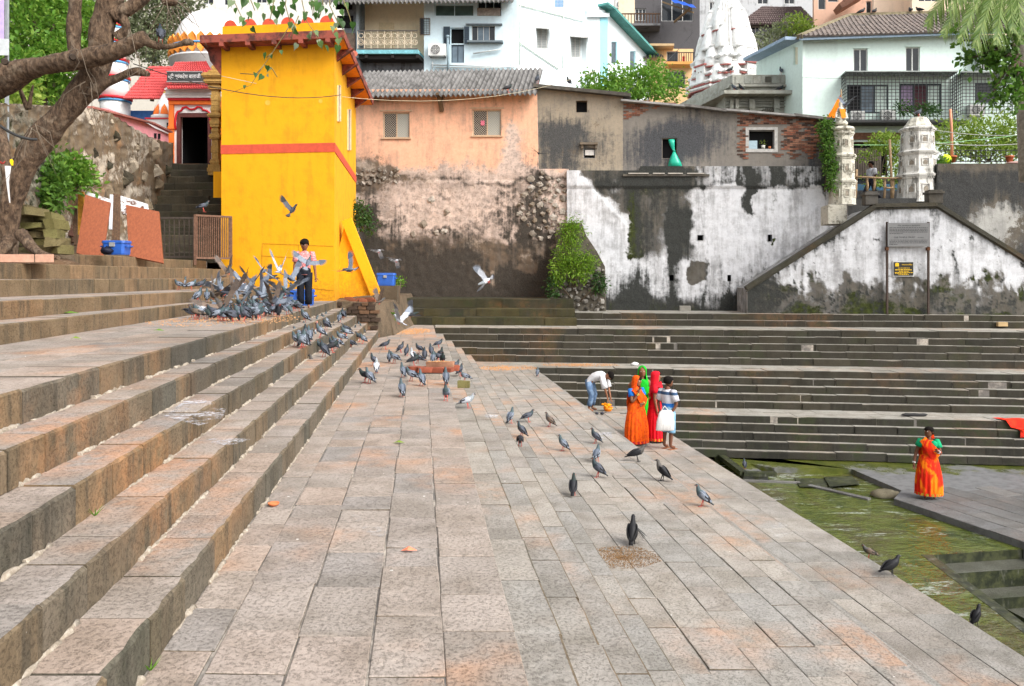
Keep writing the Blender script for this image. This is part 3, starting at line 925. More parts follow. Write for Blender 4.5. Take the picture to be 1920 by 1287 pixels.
for x,y,r in((795,420,8),(818,436,7),(833,433,8),(775,440,6),(810,375,9),(838,398,6)):pts.append((x,y,r))
fp_s=pxm(FP,1000,400)
for x,y,r in pts:
 c=FP.at(x,y,-.05 if y>335 else-.01);b=MB();rx,rz=r*fp_s*rr.uniform(.8,1.1),r*fp_s*rr.uniform(.55,.95)
 b.ell(c,(rx,.07,rz),7,4)
 b.v=[(v[0]+rr.uniform(-.05,.05),v[1]+rr.uniform(-.02,.02),v[2]+rr.uniform(-.05,.05))for v in b.v]
 b.sm=[False]*len(b.sm)
 b.build('stone',M_RUB,pink,c)
 # the grey rendered houses on the white wall
FG=FarFac(31.15);FW2=FarFac(30.85)
def top_a(x):return 163+(x-1008)*.075
def top_b(x):return 192+(x-1168)*.081
def paint_ga(x,y):
 n=fbm(x/40,y/40)
 return.8+(n-.5)*.6-blob(x,y,1060,280,70,70)*.2,blob(x,y,1032,270,50,75)*.7+blob(x,y,1110,265,70,55)*.6+(n-.4)*.5+sst(y,290,320)*.2,sst(y,305,325)*.4
def paint_gb(x,y):
 n=fbm(x/40+7,y/40)
 return.75+(n-.5)*.6-bandx(x,1390,1470,10)*0,blob(x,y,1300,258,80,50)*.8+blob(x,y,1220,280,70,55)*.6+.12+bandx(x,1500,1560,25)*.55+np.exp(-((y-top_b(x))/5)**2)*.4,sst(y,300,325)*.3+blob(x,y,1550,250,18,60)*.7
M_GA=weather_mat('beige_render',srgb(158,146,128),srgb(126,112,94),soot=(.045,.045,.044))
M_GB=weather_mat('grey_render',srgb(128,122,114),srgb(110,100,88),soot=(.042,.043,.046))
gh=empty('beige_hut',FG.at(1088,320),'low beige rendered house with flat slab roof and two small square windows','house')
H1=(1080,189,1101,211);H2=(1094,277,1116,297)
wall_mesh('wall',FG,1006,1168,top_a,330,M_GA,gh,(H1,H2),3.5,paint_ga,.3)
window(FG,*H1,gh,M_WOOD,None,1,1,.1,.8,panes=[None]);window(FG,*H2,gh,M_STEEL,None,1,1,.08,1.2,panes=[None])
mb=MB();fbox(FG,1088,268,1121,272,-.12,.02,mb);fbox(FG,1090,272,1094,279,-.06,.0,mb);fbox(FG,1116,272,1120,279,-.06,.0,mb);mb.build('lintel',M_GA,gh)
mb=MB();a_,b_=FG.pix(1000,163,-.3),FG.pix(1183,181,-.3);mb.prism([a_,b_,b_+FG.n*4,a_+FG.n*4],(0,0,.13));mb.build('roof',plain('dirty_slab',(.10,.09,.075),.9,.4,5),gh)
mb=MB();fbox(FG,1097,281,1114,291,.05,.25,mb);tag(mb.build('white_box',plain('white_carton',(.62,.6,.57),.8)),'white carton standing in the lower small window of the beige house','box')
gb=empty('grey_house',FG.at(1360,320),'long grey rendered house with patches of bare brick under a sloping slab','house')
K1=(1241,259,1270,298);K2=(1404,244,1452,280)
wall_mesh('wall',FG,1168,1562,top_b,335,M_GB,gb,(K1,K2),3.5,paint_gb,.3)
window(FG,*K1,gb,plain('cement_trim',srgb(150,142,132),.9),None,1,1,.08,1.3,panes=[None])
wk=window(FG,*K2,gb,plain('grey_wood',srgb(150,150,150),.7),None,1,1,.1,1.5,panes=[None])
mb=MB();fbox(FG,1398,239,1458,244,-.02,.01,mb);fbox(FG,1398,280,1458,286,-.03,.01,mb);fbox(FG,1398,244,1404,280,-.02,.01,mb);fbox(FG,1452,244,1458,280,-.02,.01,mb)
mb.build('surround',plain('pale_cement',srgb(176,174,170),.9,.2),gb)
mb=MB();pane_box(FG,1405,263,1421,279,.12,mb);mb.build('pane',plain('half_curtain',srgb(168,190,200),.7),wk)
for i,(xa,ya,xb,yb)in enumerate(((1164,185,1285,196),(1283,195,1362,205),(1360,203,1492,214),(1490,213,1566,222))):
 mb=MB();a_,b_=FG.pix(xa,ya+4,-.25),FG.pix(xb,yb+4,-.25);mb.prism([a_,b_,b_+FG.n*3.5,a_+FG.n*3.5],(0,0,.07+.02*(i%2)));mb.build('roof_slab',plain('grey_sheet',(.16,.15,.14),.8,.4,5)if i%2 else plain('pale_sheet',(.30,.29,.28),.8,.3,5),gb)
def brick_patch(parent,F,inside,x0,x1,y0,y1,name,mats,skip=.12,seed=1,proud=.012,bw=.21,bh=.065):
 """courses of single bricks that stand a little proud of the wall: far too small to take apart, one mesh"""
 q=random.Random(seed);a=F.at(x0,y1);s=pxm(F,(x0+x1)/2,(y0+y1)/2);mb=MB()
 ncol=int((x1-x0)*s/bw)+1;nrow=int((y1-y0)*s/bh)+1
 for r in range(nrow):
  for c in range(ncol):
   px=x0+((c+(r%2)*.5)*bw)/s;py=y1-r*bh/s
   if not inside(px,py)or q.random()<skip:continue
   w=(bw-.012)/s;h=(bh-.01)/s;d=-proud-q.uniform(0,.015)
   fbox(F,px,py-h,px+w,py,d,.02,mb,q.randrange(len(mats)))
 return mb.build(name,mats,parent,kind='stuff')
BR=[plain('brick_red',srgb(132,84,66),.9,.25,20),plain('brick_brown',srgb(108,76,62),.9,.25,20),plain('brick_pale',srgb(146,106,86),.9,.25,20),plain('brick_dark',srgb(74,56,48),.9,.25,20)]
brick_patch(gb,FG,lambda x,y:y>top_b(x)+3 and((x-1168)/52+max(0,y-205)/22<1+.2*math.sin(x)),1169,1222,192,224,'bare_bricks',BR[:3],.15,4)
brick_patch(gb,FG,lambda x,y:y>top_b(x)+3 and not(1395<x<1461 and 236<y<290)and(x<1398+6*math.sin(y*.3)and y>222 or x>1440 or y<240)and x<1540+8*math.sin(y*.4)and(y<292+8*math.sin(x*.2)),1382,1548,215,305,'bare_bricks',BR,.1,5)
for i,(x,y,w_)in enumerate(((1200,184,22),(1246,188,26))):
 mb=MB();
 for r in range(3):
  for c in range(4):fbox(FG,x+c*w_/4+(r%2),y-r*2.6,x+(c+.93)*w_/4+(r%2),y-r*2.6+2.4,.9,1.2,mb)
 tag(mb.build('brick_stub',BR[0]),['short stub of red brickwork on the grey roof under the green bush','wider stub of red brickwork on the grey roof beside the temple parapet'][i],'bricks')
 # the tall white retaining wall
def paint_white(x,y):
 x,y=warp(x,y,34)
 n=fbm(x/34,y/34);st=fbm(x/7,y/160)
 cov=.95+(n-.5)*.5
 e=np.zeros_like(x)
 edge=1085+np.clip((y-325)*.95,0,95)
 lower=sst(y,470,500)
 e=sst(x,edge-10,edge+14)*(1-sst(x,1272,1318))*(1-sst(y,452,510))
 cov=cov-e*.9-np.where(y<350,.35,0)*sst(x,1180,1240)-bandx(x,1292,1322,3)*bandx(y,493,530,3)*.9
 cov+=(fbm(x/14,y/70)-.5)*.5+blob(x,y,1245,455,14,60)*.45+blob(x,y,1150,352,25,16)*.6
 cov-=sst(y,555,580)*.7
 g=e*(.55+.5*(st-.5))+bandx(y,310,352,5)*.3*sst(x,1150,1180)+lower*.22+sst(y,540,575)*.35
 g+=bandx(x,1395,1412,5)*bandx(y,310,395,8)*.8+bandx(x,1406,1412,3)*.25*sst(y,340,360)+bandx(x,1320,1326,4)*.35*(1-sst(y,390,430))+bandx(x,1250,1295,5)*bandx(y,400,492,8)*.35
 g+=blob(x,y,1190,545,35,40)*.55+blob(x,y,1262,520,14,60)*.5+blob(x,y,1390,570,40,40)*.6+bandx(x,1535,1565,8)*.3*(1-sst(y,350,420))
 g+=np.clip(st-.54,0,1)*1.6*sst(x,1290,1310)+.06+sst(350-y,-8,12)*.3*sst(x,1330,1380)*(.5+st)+np.exp(-((y-350)/7)**2)*.3+sst(y,500,580)*.25*n
 b=e*.25+bandx(x,1174,1202,5)*bandx(y,345,490,15)*.6+sst(y,562,582)*.75+blob(x,y,1235,340,70,30)*.45+bandx(x,1440,1452,3)*bandx(y,345,420,12)*.4+blob(x,y,1445,452,4,12)*.9+blob(x,y,1180,560,40,25)*.5
 return cov,g,b
M_WHITE=weather_mat('old_whitewash',srgb(212,213,216),srgb(100,95,86),soot=(.024,.025,.023),moss=(.05,.062,.014),grime=.62,soft=.2)
rw=empty('retaining_wall',FW2 .at(1310,585),'tall whitewashed retaining wall streaked with black mould and moss under the grey house','wall')
WH=[(1308,441,1319,451),(1440,440,1448,453),(1255,516,1264,527),(1364,516,1371,528)]
def rel_white(x,y):
 e1085=1085+np.clip((y-325)*.95,0,95)
 e=sst(x,e1085-3,e1085+4)*(1-sst(y,400,480))
 return(fbm(x/10+5,y/10)-.5)*.03+e*.05+np.where(y<352,-.06,0)
wall_mesh('wall',FW2,1063,1590,lambda x:320-8*(x>1200),600,M_WHITE,rw,WH,3.0,paint_white,.6,rel_white)
for h in WH:
 mb=MB();pane_box(FW2,h[0]-1,h[1]-1,h[2]+1,h[3]+1,.4,mb,.03);mb.build('weep_hole',M_DARK,rw)
mb=MB()
for xa,xb in((1178,1216),(1224,1246),(1252,1280),(1288,1320)):fbox(FW2,xa,325,xb,327,-.1,.04,mb)
mb.build('ledge_boards',plain('pale_board',srgb(176,170,160),.8),rw)
mb=MB();fbox(FW2,1168,327,1330,331,-.06,.04,mb);mb.build('ledge',M_WHITE,rw)
mb=MB();rr=random.Random(5);fbox(FW2,1272,573,1292,583,-.7,-.3,mb)
tag(mb.build('loose_block',M_FTREAD),'loose grey block lying at the foot of the white wall','stone')
# overgrown rubble buttress between the two walls
FBU=FarFac(29.6)
bu=empty('rubble_buttress',FBU.at(1082,580),'stub of rubble wall topped with concrete and overgrown between the pink and white walls','wall')
mb=MB()
def bux(y):return 1034+max(0,(500-y))*.12
pl=[(1033,588),(1136,588),(1134,500),(1118,470),(1098,440),(1090,418),(1052,418),(1040,470),(1036,500)]
mb.prism([FBU.at(x,y)for x,y in reversed(pl)],FBU.n*1.6)
mb.build('core',plain('grimy_concrete',srgb(92,86,76),.95,.4,4),bu)
M_RUB2=stone_mat('mouldy_rubble',[srgb(140,136,130),srgb(96,92,86),srgb(170,166,160),srgb(74,70,64)],.1,.4,0,moss=.4)
pts=[]
for i in range(1500):
 x,y=rr.uniform(1036,1133),rr.uniform(505,586);r=rr.uniform(3.5,8)
 if all((x-a)**2+(y-b)**2>(r+c)**2*.85 for a,b,c in pts):pts.append((x,y,r))
for x,y,r in pts:
 c=FBU.at(x,y,.03);b=MB();b.ell(c,(r*fp_s*.95,.16,r*fp_s*rr.uniform(.6,.9)),7,4)
 b.v=[(v[0]+rr.uniform(-.03,.03),v[1]+rr.uniform(-.03,.03),v[2]+rr.uniform(-.03,.03))for v in b.v];b.sm=[False]*len(b.sm)
 b.build('stone',M_RUB2,bu,c)
mb=MB();fbox(FBU,1040,480,1062,522,-.06,.05,mb);mb.build('concrete_patch',plain('grimy_concrete',(.1,.1,.1)),bu)
# the white double-ramped stair block with the two signs
FA=FarFac(28.45)
def gtop(x):
 pts=[(1402,541),(1640,389),(1757,386),(1975,521)]
 for(a,b),(c,d)in zip(pts,pts[1:]):
  if x<=c:return b+(d-b)*(x-a)/(c-a)
 return pts[-1][1]
def paint_gable(x,y):
 xo,yo=x,y;x,y=warp(x,y,22)
 n=fbm(x/26,y/26);n2=fbm(x/10+4,y/10);st=fbm(x/6,y/140)
 t=np.array([gtop(float(q))for q in xo]);y=np.where(yo<480,yo,y)
 line=522+(n-.5)*70+(st-.5)*60+(n2-.5)*30
 low=sst(y,line-26,line+26)
 cov=1.0+(n-.5)*.5-low*.8
 ed=np.exp(-np.clip(y-t,0,200)/14)
 cov-=ed*.35
 g=ed*.62+low*(.42+(n2-.5)*.9)+blob(x,y,1530,440,55,30)*.35+blob(x,y,1640,400,12,60)*.25+np.clip(st-.55,0,1)*1.2*(y<480)+blob(x,y,1790,500,6,40)*.7
 g+=blob(x,y,1420,555,40,45)*.45+np.exp(-(np.abs(fbm(x/30+3,y/30)-.5)/.012)**2)*.55*(y>440)+blob(x,y,1870,400,60,50)*.3
 b=low*(.5+(fbm(x/40+11,y/20)-.5)*1.5)+sst(y,575,592)*.2
 return cov,g,b
gab=empty('stair_block',FA.at(1680,592),'white mouldy stair block with sloping copings that carries the two notice boards','stairs')
wall_mesh('wall',FA,1402,1975,gtop,602,M_WHITE,gab,(),3.2,paint_gable,2.6,lambda x,y:(fbm(x/9+2,y/9)-.5)*.03)
M_COPE=stone_mat('mouldy_coping',[srgb(86,82,72),srgb(70,68,60)],.1,.4,.1,moss=.3)
for a,b in(((1399,541),(1640,387)),((1640,386),(1757,384)),((1757,384),(1978,521))):
 mb=MB();p,q=FA.at(*a,.12),FA.at(*b,.12);mb.beam(p,q,.42,.13);mb.build('coping',M_COPE,gab)
 mb=MB();p,q=FA.at(a[0],a[1]+6,-.02),FA.at(b[0],b[1]+6,-.02);mb.beam(p,q,.05,.04);mb.build('coping_bead',M_COPE,gab)
for x0,x1,yb in((1623,1646,384),(1742,1768,381)):
 mb=MB();fbox(FA,x0,yb-18,x1,yb,-.02,.42,mb);fbox(FA,x0-2,yb-22,x1+2,yb-18,-.07,.47,mb);fbox(FA,x0+1,yb-25,x1-1,yb-22,-.03,.43,mb)
 mb.build('newel',M_WHITE,gab)
M_POST=plain('rusty_post',srgb(70,58,52),.8,.3,20)
sg=empty('notice_board',FA.at(1700,590,-.12),'grey metal notice board on two rusty posts against the white stair block','sign')
for x in(1661,1738):
 mb=MB();mb.beam(FA.at(x,417,-.12),FA.at(x,592,-.12),.06);mb.build('post',M_POST,sg)
 mb=MB();fbox(FA,x-2.5,464,x+2.5,470,-.17,.03,mb);mb.build('bracket',plain('rust_brown',srgb(96,62,40),.85,.3),sg)
mb=MB();fbox(FA,1661,419,1738,463,-.19,-.16,mb);board=mb.build('board',plain('zinc_sheet',srgb(128,128,128),.55,.08,5),sg)
TXT=[]
M_INK=plain('dark_lettering',(.04,.04,.04),.8);M_GOLD=plain('yellow_lettering',srgb(235,190,40),.7)
def text(F,s,px,py,h,d,mat,parent,align='CENTER',name='lettering',width=None):
 """flat lettering on facade F: centre or left pixel, cap height in photo pixels"""
 cu=bpy.data.curves.new(name,'FONT');cu.body=s;cu.size=1;cu.align_x=align;cu.align_y='CENTER';cu.extrude=.0
 o=bpy.data.objects.new(name,cu);COL.objects.link(o)
 bpy.context.view_layer.update()
 me=bpy.data.meshes.new_from_object(o);bpy.data.objects.remove(o)
 sc=h*pxm(F,px,py)/.7
 xs_=[v.co.x for v in me.vertices]
 kx=1.0
 if width and xs_:kx=width*pxm(F,px,py)/((max(xs_)-min(xs_))*sc)
 c=F.at(px,py,d);M=Matrix((F.u,Vector((0,0,1)),-F.n)).transposed()
 for v in me.vertices:v.co=M@Vector((v.co.x*sc*kx,v.co.y*sc,0))
 me.materials.append(mat)
 t=bpy.data.objects.new(name,me);COL.objects.link(t);t.parent=parent;t.location=c-WLOC[parent.name];WLOC[t.name]=c
 return t
def ink_line(F,x0,x1,y,h,d,mb,q):
 """a line of print too small to read: short dashes like words"""
 x=x0
 while x<x1-1:
  w=q.uniform(1.5,5);e=min(x+w,x1)
  mb.add([F.at(x,y+h/2,d),F.at(e,y+h/2,d),F.at(e,y-h/2,d),F.at(x,y-h/2,d)],[(0,1,2,3)])
  x=e+q.uniform(.5,1.1)
q=random.Random(2);mb=MB()
for y in(428,430.8,433.4,436,439):ink_line(FA,1664,1735 if y<438 else 1690,y,.9,-.194,mb,q)
for y in(451,453.6,456.2,459):ink_line(FA,1664,1735 if y<458 else 1680,y,.9,-.194,mb,q)
mb.build('small_print',M_INK,board,kind='stuff')
text(FA,'\u0917\u094c\u0921 \u0938\u093e\u0930\u0938\u094d\u0935\u0924 \u092c\u094d\u0930\u093e\u0939\u094d\u092e\u0923',1700,424,2.6,-.194,M_INK,board,width=42)
text(FA,'GSB TEMPLE TRUST',1692,446,3.0,-.194,M_INK,board,width=40)
text(FA,'MUMBAI',1722,446.4,1.8,-.194,M_INK,board,width=11)
pq=empty('plaque',FA.at(1693,518,-.03),'small black plaque with yellow lettering fixed below the grey notice board','sign')
mb=MB();fbox(FA,1673,490,1713,519,-.05,.0,mb);mb.build('mount',plain('pale_mount',srgb(200,200,198),.8),pq)
mb=MB();fbox(FA,1675,492,1711,517,-.075,-.05,mb);pb=mb.build('panel',plain('black_enamel',(.03,.028,.022),.5),pq)
mb=MB()
mb.add([FA.at(x,y,-.079)for x,y in((1677,500),(1684,500),(1684,494.5),(1680.5,492.8),(1677,494.5))],[(0,1,2,3,4)])
for y,a,b,h in((503,1682,1704,1.0),(506.3,1677,1709,1.7),(509.2,1684,1702,1.0),(511.4,1676,1710,1.2),(513.2,1677,1700,.9),(515.4,1683,1703,1.1)):ink_line(FA,a,b,y,h,-.079,mb,q)
mb.build('emblem_and_print',M_GOLD,pb)
text(FA,'\u0928\u0917\u0930\u092a\u093e\u0932\u093f\u0915\u093e',1699,497,2.4,-.079,M_GOLD,pb,width=20)
# dark wall on the right, behind the block
FD=FarFac(31.2)
def paint_dark(x,y):
 n=fbm(x/30,y/30)
 return.25+(n-.5)*.6+blob(x,y,1860,420,60,50)*.5+blob(x,y,1770,360,14,30)*.6,.9+(n-.5)*.5-blob(x,y,1880,430,70,60)*.75-sst(330-y,0,18)*.5,.25+(n-.5)*.5
M_DWALL=weather_mat('black_mouldy_render',srgb(170,168,162),srgb(104,96,84),soot=(.03,.03,.029))
dw=empty('dark_wall',FD.at(1850,400),'blackened rendered wall beside the white stair block with the railing on top','wall')
wall_mesh('wall',FD,1556,2080,lambda x:307 if x>1757 else 372,600,M_DWALL,dw,(),4,paint_dark,1.0,lambda x,y:(fbm(x/12,y/12)-.5)*.04)
mb=MB();mb.box((20,46,3.9),(70,28,.3));structure('plaza',mb,M_EARTH)
# the two white lamp towers
M_DEEP=MT('tower_whitewash',.85)
_m=M_DEEP;_n=_m.noise(3,6,.7);_n2=_m.noise(12,5,.7)
_z=_m.noise(1,5,.7,_m.map(_m.pos,(5,5,.8)))
_c=_m.mix(_m.ramp(_n2,.4,.7,0,.4),srgb(214,212,206),srgb(178,172,160));_c=_m.mix(_m.ramp(_m.math('ADD',_z,_m.math('MULTIPLY',_n,.5)),.72,.92,0,.75),_c,srgb(60,58,48))
M_DEEP1=_m.out(_c,None,_n2,.3,.03)
M_DEEP=MT('tower_dirty_whitewash',.85);_m=M_DEEP;_n=_m.noise(3,6,.7);_n2=_m.noise(12,5,.7)
_c=_m.mix(_m.ramp(_n2,.4,.7,0,.5),srgb(208,204,190),srgb(160,150,128));_c=_m.mix(_m.ramp(_n,.5,.66,0,.85),_c,srgb(70,66,50))
M_DEEP2=_m.out(_c,None,_n2,.5,.04)
def lamp_tower(px,Y,tiers,label,mat,cap):
 """octagonal lamp tower: each tier a drum with a moulded cornice and rows of arched lamp niches"""
 k=Y/FPX;c=P(px,tiers[0][0],Y);base=Vector((c.x,Y,c.z))
 t=empty('lamp_tower',base,label,'tower','lamp towers on the stair block')
 for yb,yt,rb,rt,nrow in tiers:
  zb,zt=(P(px,yb,Y).z,P(px,yt,Y).z);H=zt-zb;r0,r1=rb*k,rt*k
  mb=MB()
  prof=[(r0*1.02,0),(r0,H*.04),(r1,H*.78),(r1*1.06,H*.80),(r1*1.06,H*.84),(r1*1.13,H*.86),(r1*1.17,H*.93),(r1*1.08,H*.95),(r1*1.02,H)]
  mb.lathe((base.x,base.y,zb),prof,8,smooth=False,rot=math.pi/8)
  d=mb.build('tier',mat,t)
  for s in range(8):
   a=math.pi/8+math.pi/8+s*math.pi/4
   if math.sin(a)>.5:continue
   n=Vector((math.cos(a),math.sin(a),0));u=Vector((-n.y,n.x,0));rr_=(r0+r1)/2*math.cos(math.pi/8)
   for row in range(nrow):
    z=zb+H*(.42 if nrow==1 else.28+.3*row)
    cc=Vector((base.x,base.y,z))+n*(rr_+.012);w,h=r0*.11,H*.105
    mb=MB()
    fr=[cc+u*x_+Vector((0,0,z_))for x_,z_ in((-w*1.7,-h*1.2),(w*1.7,-h*1.2),(w*1.7,h*1.7),(-w*1.7,h*1.7))]
    hol=[(-w,-h*.8),(w,-h*.8),(w,h*.4),(w*.6,h*.85),(0,h*1.15),(-w*.6,h*.85),(-w,h*.4)]
    for a_,b_ in zip(fr,fr[1:]+fr[:1]):mb.beam(a_,b_,.03,.03)
    fo=mb.build('niche',mat,t)
    mb=MB();mb.prism([cc+u*x_+Vector((0,0,z_))+n*-.004 for x_,z_ in hol],n*.01);mb.build('hollow_shade',M_HOLLOW,fo)
 return t,base
M_HOLLOW=plain('painted_hollow_shade',srgb(150,140,126),.95,.3)  # for flat plates: the shade of a recess is put into this tone
lt1,b1=lamp_tower(1720,29.6,[(381,326,36,33,1),(326,284,33,31,1),(284,240,30,28,1)],'stout clean white octagonal lamp tower with a pigeon on its fluted cap',M_DEEP1,1)
k=29.6/FPX;mb=MB();c=P(1722,240,29.6)
n=20;rg=[]
for r,z in((24,0),(23,3),(19,8),(16,14),(13,18),(5,20)):
 rg.append([Vector((c.x+r*k*(1+.10*(i%2))*math.cos(2*math.pi*i/n),c.y+r*k*(1+.10*(i%2))*math.sin(2*math.pi*i/n),c.z+z*k))for i in range(n)])
mb.rings(rg,0,True,False);mb.build('fluted_cap',M_DEEP2,lt1)
mb=MB();mb.lathe((c.x,c.y,c.z-6*k),[(29*k,0),(30*k,2*k),(26*k,5*k),(25*k,7*k)],8,rot=math.pi/8,smooth=False);mb.build('cap_base',M_COPE,lt1)
lt2,b2=lamp_tower(1579,28.9,[(385,338,24,23,1),(338,290,22,22,1),(290,247,20,19,1)],'slimmer crumbling lamp tower with ivy, carrying the seated statue',M_DEEP2,0)
mb=MB();c=P(1579,247,28.9);mb.lathe(c,[(22*.0193,0),(24*.0193,3*.0193),(20*.0193,7*.0193),(14*.0193,9*.0193)],8,smooth=False);mb.build('cap_base',M_DEEP2,lt2)
mb=MB();fbox(FarFac(29.1),1553,384,1588,420,0,1.0,mb);tag(mb.build('tower_plinth',M_DEEP2),'square white mouldy plinth under the slimmer lamp tower','plinth')
# the yellow tower
YT=21.0
FT=Fac.through(P(415,300,21.38),P(627,300,21.0))
axis=Vector((-.114,1,0)).normalized()
cr_=FT.at(627,300);FTR=Fac(cr_,Vector((-1,-.114,0)))
M_YEL=MT('yellow_limewash',.8);_m=M_YEL;_n=_m.noise(2.5,6,.7);_n2=_m.noise(14,5,.7);_z=_m.xyz(_m.pos,2)
_c=_m.mix(_m.ramp(_n,.4,.7,0,.5),(.80,.375,.005),(.74,.32,.004));_c=_m.mix(_m.ramp(_n2,.6,.8,0,.35),_c,(.80,.40,.02))
_g=_m.ramp(_m.math('SUBTRACT',_m.math('MULTIPLY',_n2,1.1),_m.math('MULTIPLY',_m.math('SUBTRACT',_z,1.0),.45)),.2,.75,0,.75)
_st=_m.noise(1,6,.72,_m.map(_m.pos,(2.2,2.2,.22)));_c=_m.mix(_m.ramp(_m.math('ADD',_st,_m.math('MULTIPLY',_n,.6)),.78,1.02,0,.5),_c,(.52,.22,.01))
_c=_m.mix(_g,_c,(.34,.13,.012))
M_YEL=_m.out(_c,None,_n2,.25,.02)
M_RBAND=plain('brick_red_paint',srgb(206,84,58),.75,.12,8)
M_SLAB=MT('red_oxide_slab',.85);_m=M_SLAB;_n=_m.noise(3,6,.7)
M_SLAB=_m.out(_m.mix(_m.ramp(_n,.42,.62),srgb(150,78,64),srgb(84,52,46)),None,_n,.3,.02)
tw=empty('yellow_tower',FT.at(521,540),'tall bright yellow tower with brick red band and wide red oxide roof slab','tower')
def tpt(a,b,z):
 q=FT.at(415,300);q2=cr_
 v=q.lerp(q2,a);return Vector((v.x,v.y,0))+axis*b+Vector((0,0,z))
zt=FT.at(627,82).z;DT=7.0
H_T1=(632,160,637,228);H_T2=(651,205,656.5,282)
mb=MB();mb.hexa([tpt(0,0,.5),tpt(1,0,.5),tpt(1,DT,.5),tpt(0,DT,.5),tpt(0,0,zt),tpt(1,0,zt),tpt(1,DT,zt),tpt(0,DT,zt)])
mb.build('wall',M_YEL,tw)
zb0,zb1=FT.at(627,285).z,FT.at(627,268).z
mb=MB();mb.hexa([tpt(a,b,z)for z in(zb0,zb1)for a,b in((-.005,-.012),(1.005,-.012),(1.005,DT),(-.005,DT))]);mb.build('painted_band',M_RBAND,tw)
mb=MB();mb.hexa([tpt(a,b,z)for z in(zt,zt+.2)for a,b in((-.15,-.5),(1.10,-.5),(1.19,DT+.6),(-.15,DT+.6))]);mb.build('roof_slab',M_SLAB,tw)
mb=MB();mb.hexa([tpt(a,b,z)for z in(zt-.02,zt-.002)for a,b in((1.004,-.1),(1.09,-.42),(1.175,DT+.5),(1.004,DT+.5))]);mb.build('soffit',plain('soffit_orange',srgb(240,140,20),.8),tw)
for k in range(5):
 b=.5+k*1.5
 mb=MB();mb.prism([tpt(1.0,b,zt),tpt(1.15,b,zt),tpt(1.0,b,zt-.30)],axis*.2);mb.build('bracket',M_SLAB,tw)
for k in range(5):
 mb=MB();a=tpt(.04+k*.23,-.5,zt);mb.box(a+Vector((0,.25,-.05)),(.12,.5,.1));mb.build('joist',M_SLAB,tw)
mb=MB();mb.prism([tpt(-.0,-.02,zt),tpt(-.13,-.02,zt),tpt(-.1,-.02,zt-.35),tpt(-.0,-.02,zt-.75)],axis*.3);mb.build('bracket',M_SLAB,tw)
mb=MB();mb.hexa([tpt(a,b,z)for z in(zt+.2,zt+.6)for a,b in((0,.1),(1.0,.1),(1,DT),(0,DT))]);mb.build('parapet',M_YEL,tw)
for k in range(6):
 a=.02+k*.172;c=tpt(a+.05,.1,zt+.6);mb=MB()
 n=9;w=.17+.02*(k%2)
 pts=[c+FT.u*(w*math.cos(math.pi*i/n))+Vector((0,0,w*.95*math.sin(math.pi*i/n)))for i in range(n+1)]
 mb.prism(list(reversed(pts)),axis*.25);mb.build('merlon',M_RBAND,tw)
for h in(H_T1,H_T2):
 window(FTR,*h,tw,plain('old_cream',srgb(220,190,150),.8),M_GLASSB,1,1,-.04,.5,room=False)
mb=MB()
tri=[P(648,412,22.3),P(706,553,22.3),P(628,560,22.3),P(628,500,22.3)]
mb.prism(list(reversed(tri)),(0,.6,0));mb.build('buttress',M_YEL,tw)
mb=MB();mb.beam(P(650,412,22.25),P(705,552,22.25),.28,.16,up=(0,1,0));mb.build('buttress_rib',M_YEL,tw)
mb=MB()
for a,b in(((492,457),(625,462)),((492,457),(490,540)),((490,480),(560,484)),((560,458),(561,486)),((575,540),(626,545))):mb.beam(FT.at(*a,-.002),FT.at(*b,-.002),.012)
mb.build('plaster_seam',plain('seam',(.45,.22,.012),.9),tw)
mb=MB()
for x,y,r in((502,193,5),(601,190,4)):mb.add([FT.at(x+r*math.cos(t*.7),y+r*math.sin(t*.7),-.004)for t in range(9)],[tuple(reversed(range(9)))])
mb.build('rubbed_spot',plain('rubbed_spot',srgb(240,180,70),.9),tw)
mb=MB();mb.tube([P(676,158,27),P(684,158,26.6)],.09,8);mb.tube([P(658,100,24),P(666,101,23.7)],.08,8);mb.build('drain_spout',plain('terracotta',srgb(190,110,90),.8),tw)
M_BRW=[plain('earthy_brick',srgb(104,78,58),.95,.3,12),plain('earthy_brick_dark',srgb(70,56,46),.95,.3,12),plain('earthy_brick_red',srgb(128,76,54),.95,.3,12)]
lw=empty('low_wall',Vector((-3.7,22,0)),'low crumbling earth and brick wall closing the stair beside the yellow buttress','wall')
xa,xb=-4.75,S(-1.13,YE,0).x-.02
mb=MB();mb.hexa([(xa,YE,0),(xb,YE,0),(xb+.25,YE+1.1,0),(xa,YE+1.1,0),(xa,YE+.02,1.0),(xb-.1,YE+.03,.93),(xb+.15,YE+1.0,.95),(xa,YE+1.0,1.05)])
mb.build('earth_core',M_EARTH,lw)
q=random.Random(8)
for r in range(9):
 x=xa+1.0*(1-min(1,r/9))*0+(r%2)*.12
 z=.02+r*.105
 while x<xb-.12:
  w=q.uniform(.18,.3)
  pz=1.0-.2*max(0,int((x-S(-2.24,YE,0).x)/.29)+1)
  if q.random()<.85:
   b=MB();b.box((x+w/2,YE+.02,z+.05),(w-.02,q.uniform(.1,.18),.09));b.v=[(v[0]+q.uniform(-.012,.012),v[1]+q.uniform(-.012,.012),v[2]+q.uniform(-.01,.01))for v in b.v]
   b.build('brick',M_BRW[q.randrange(2)],lw,(x+w/2,YE,z))
  x+=w
for i in range(7):
 b=MB();c=Vector((xb-.7+.25*(i%3)-.1*(i//3),YE+.25+.18*(i//3),.985+.01*i));b.box(c,(.22,.1,.08),rz=q.uniform(-.4,.4));b.build('brick',M_BRW[2],lw,c)
mb=MB();mb.hexa([(-6,YE+1,0),(-3.3,YE+1,0),(-3.4,31,0),(-6.5,31,0),(-6,YE+1,1.0),(-3.5,YE+1,.9),(-3.9,31,1.0),(-6.5,31,1.0)])
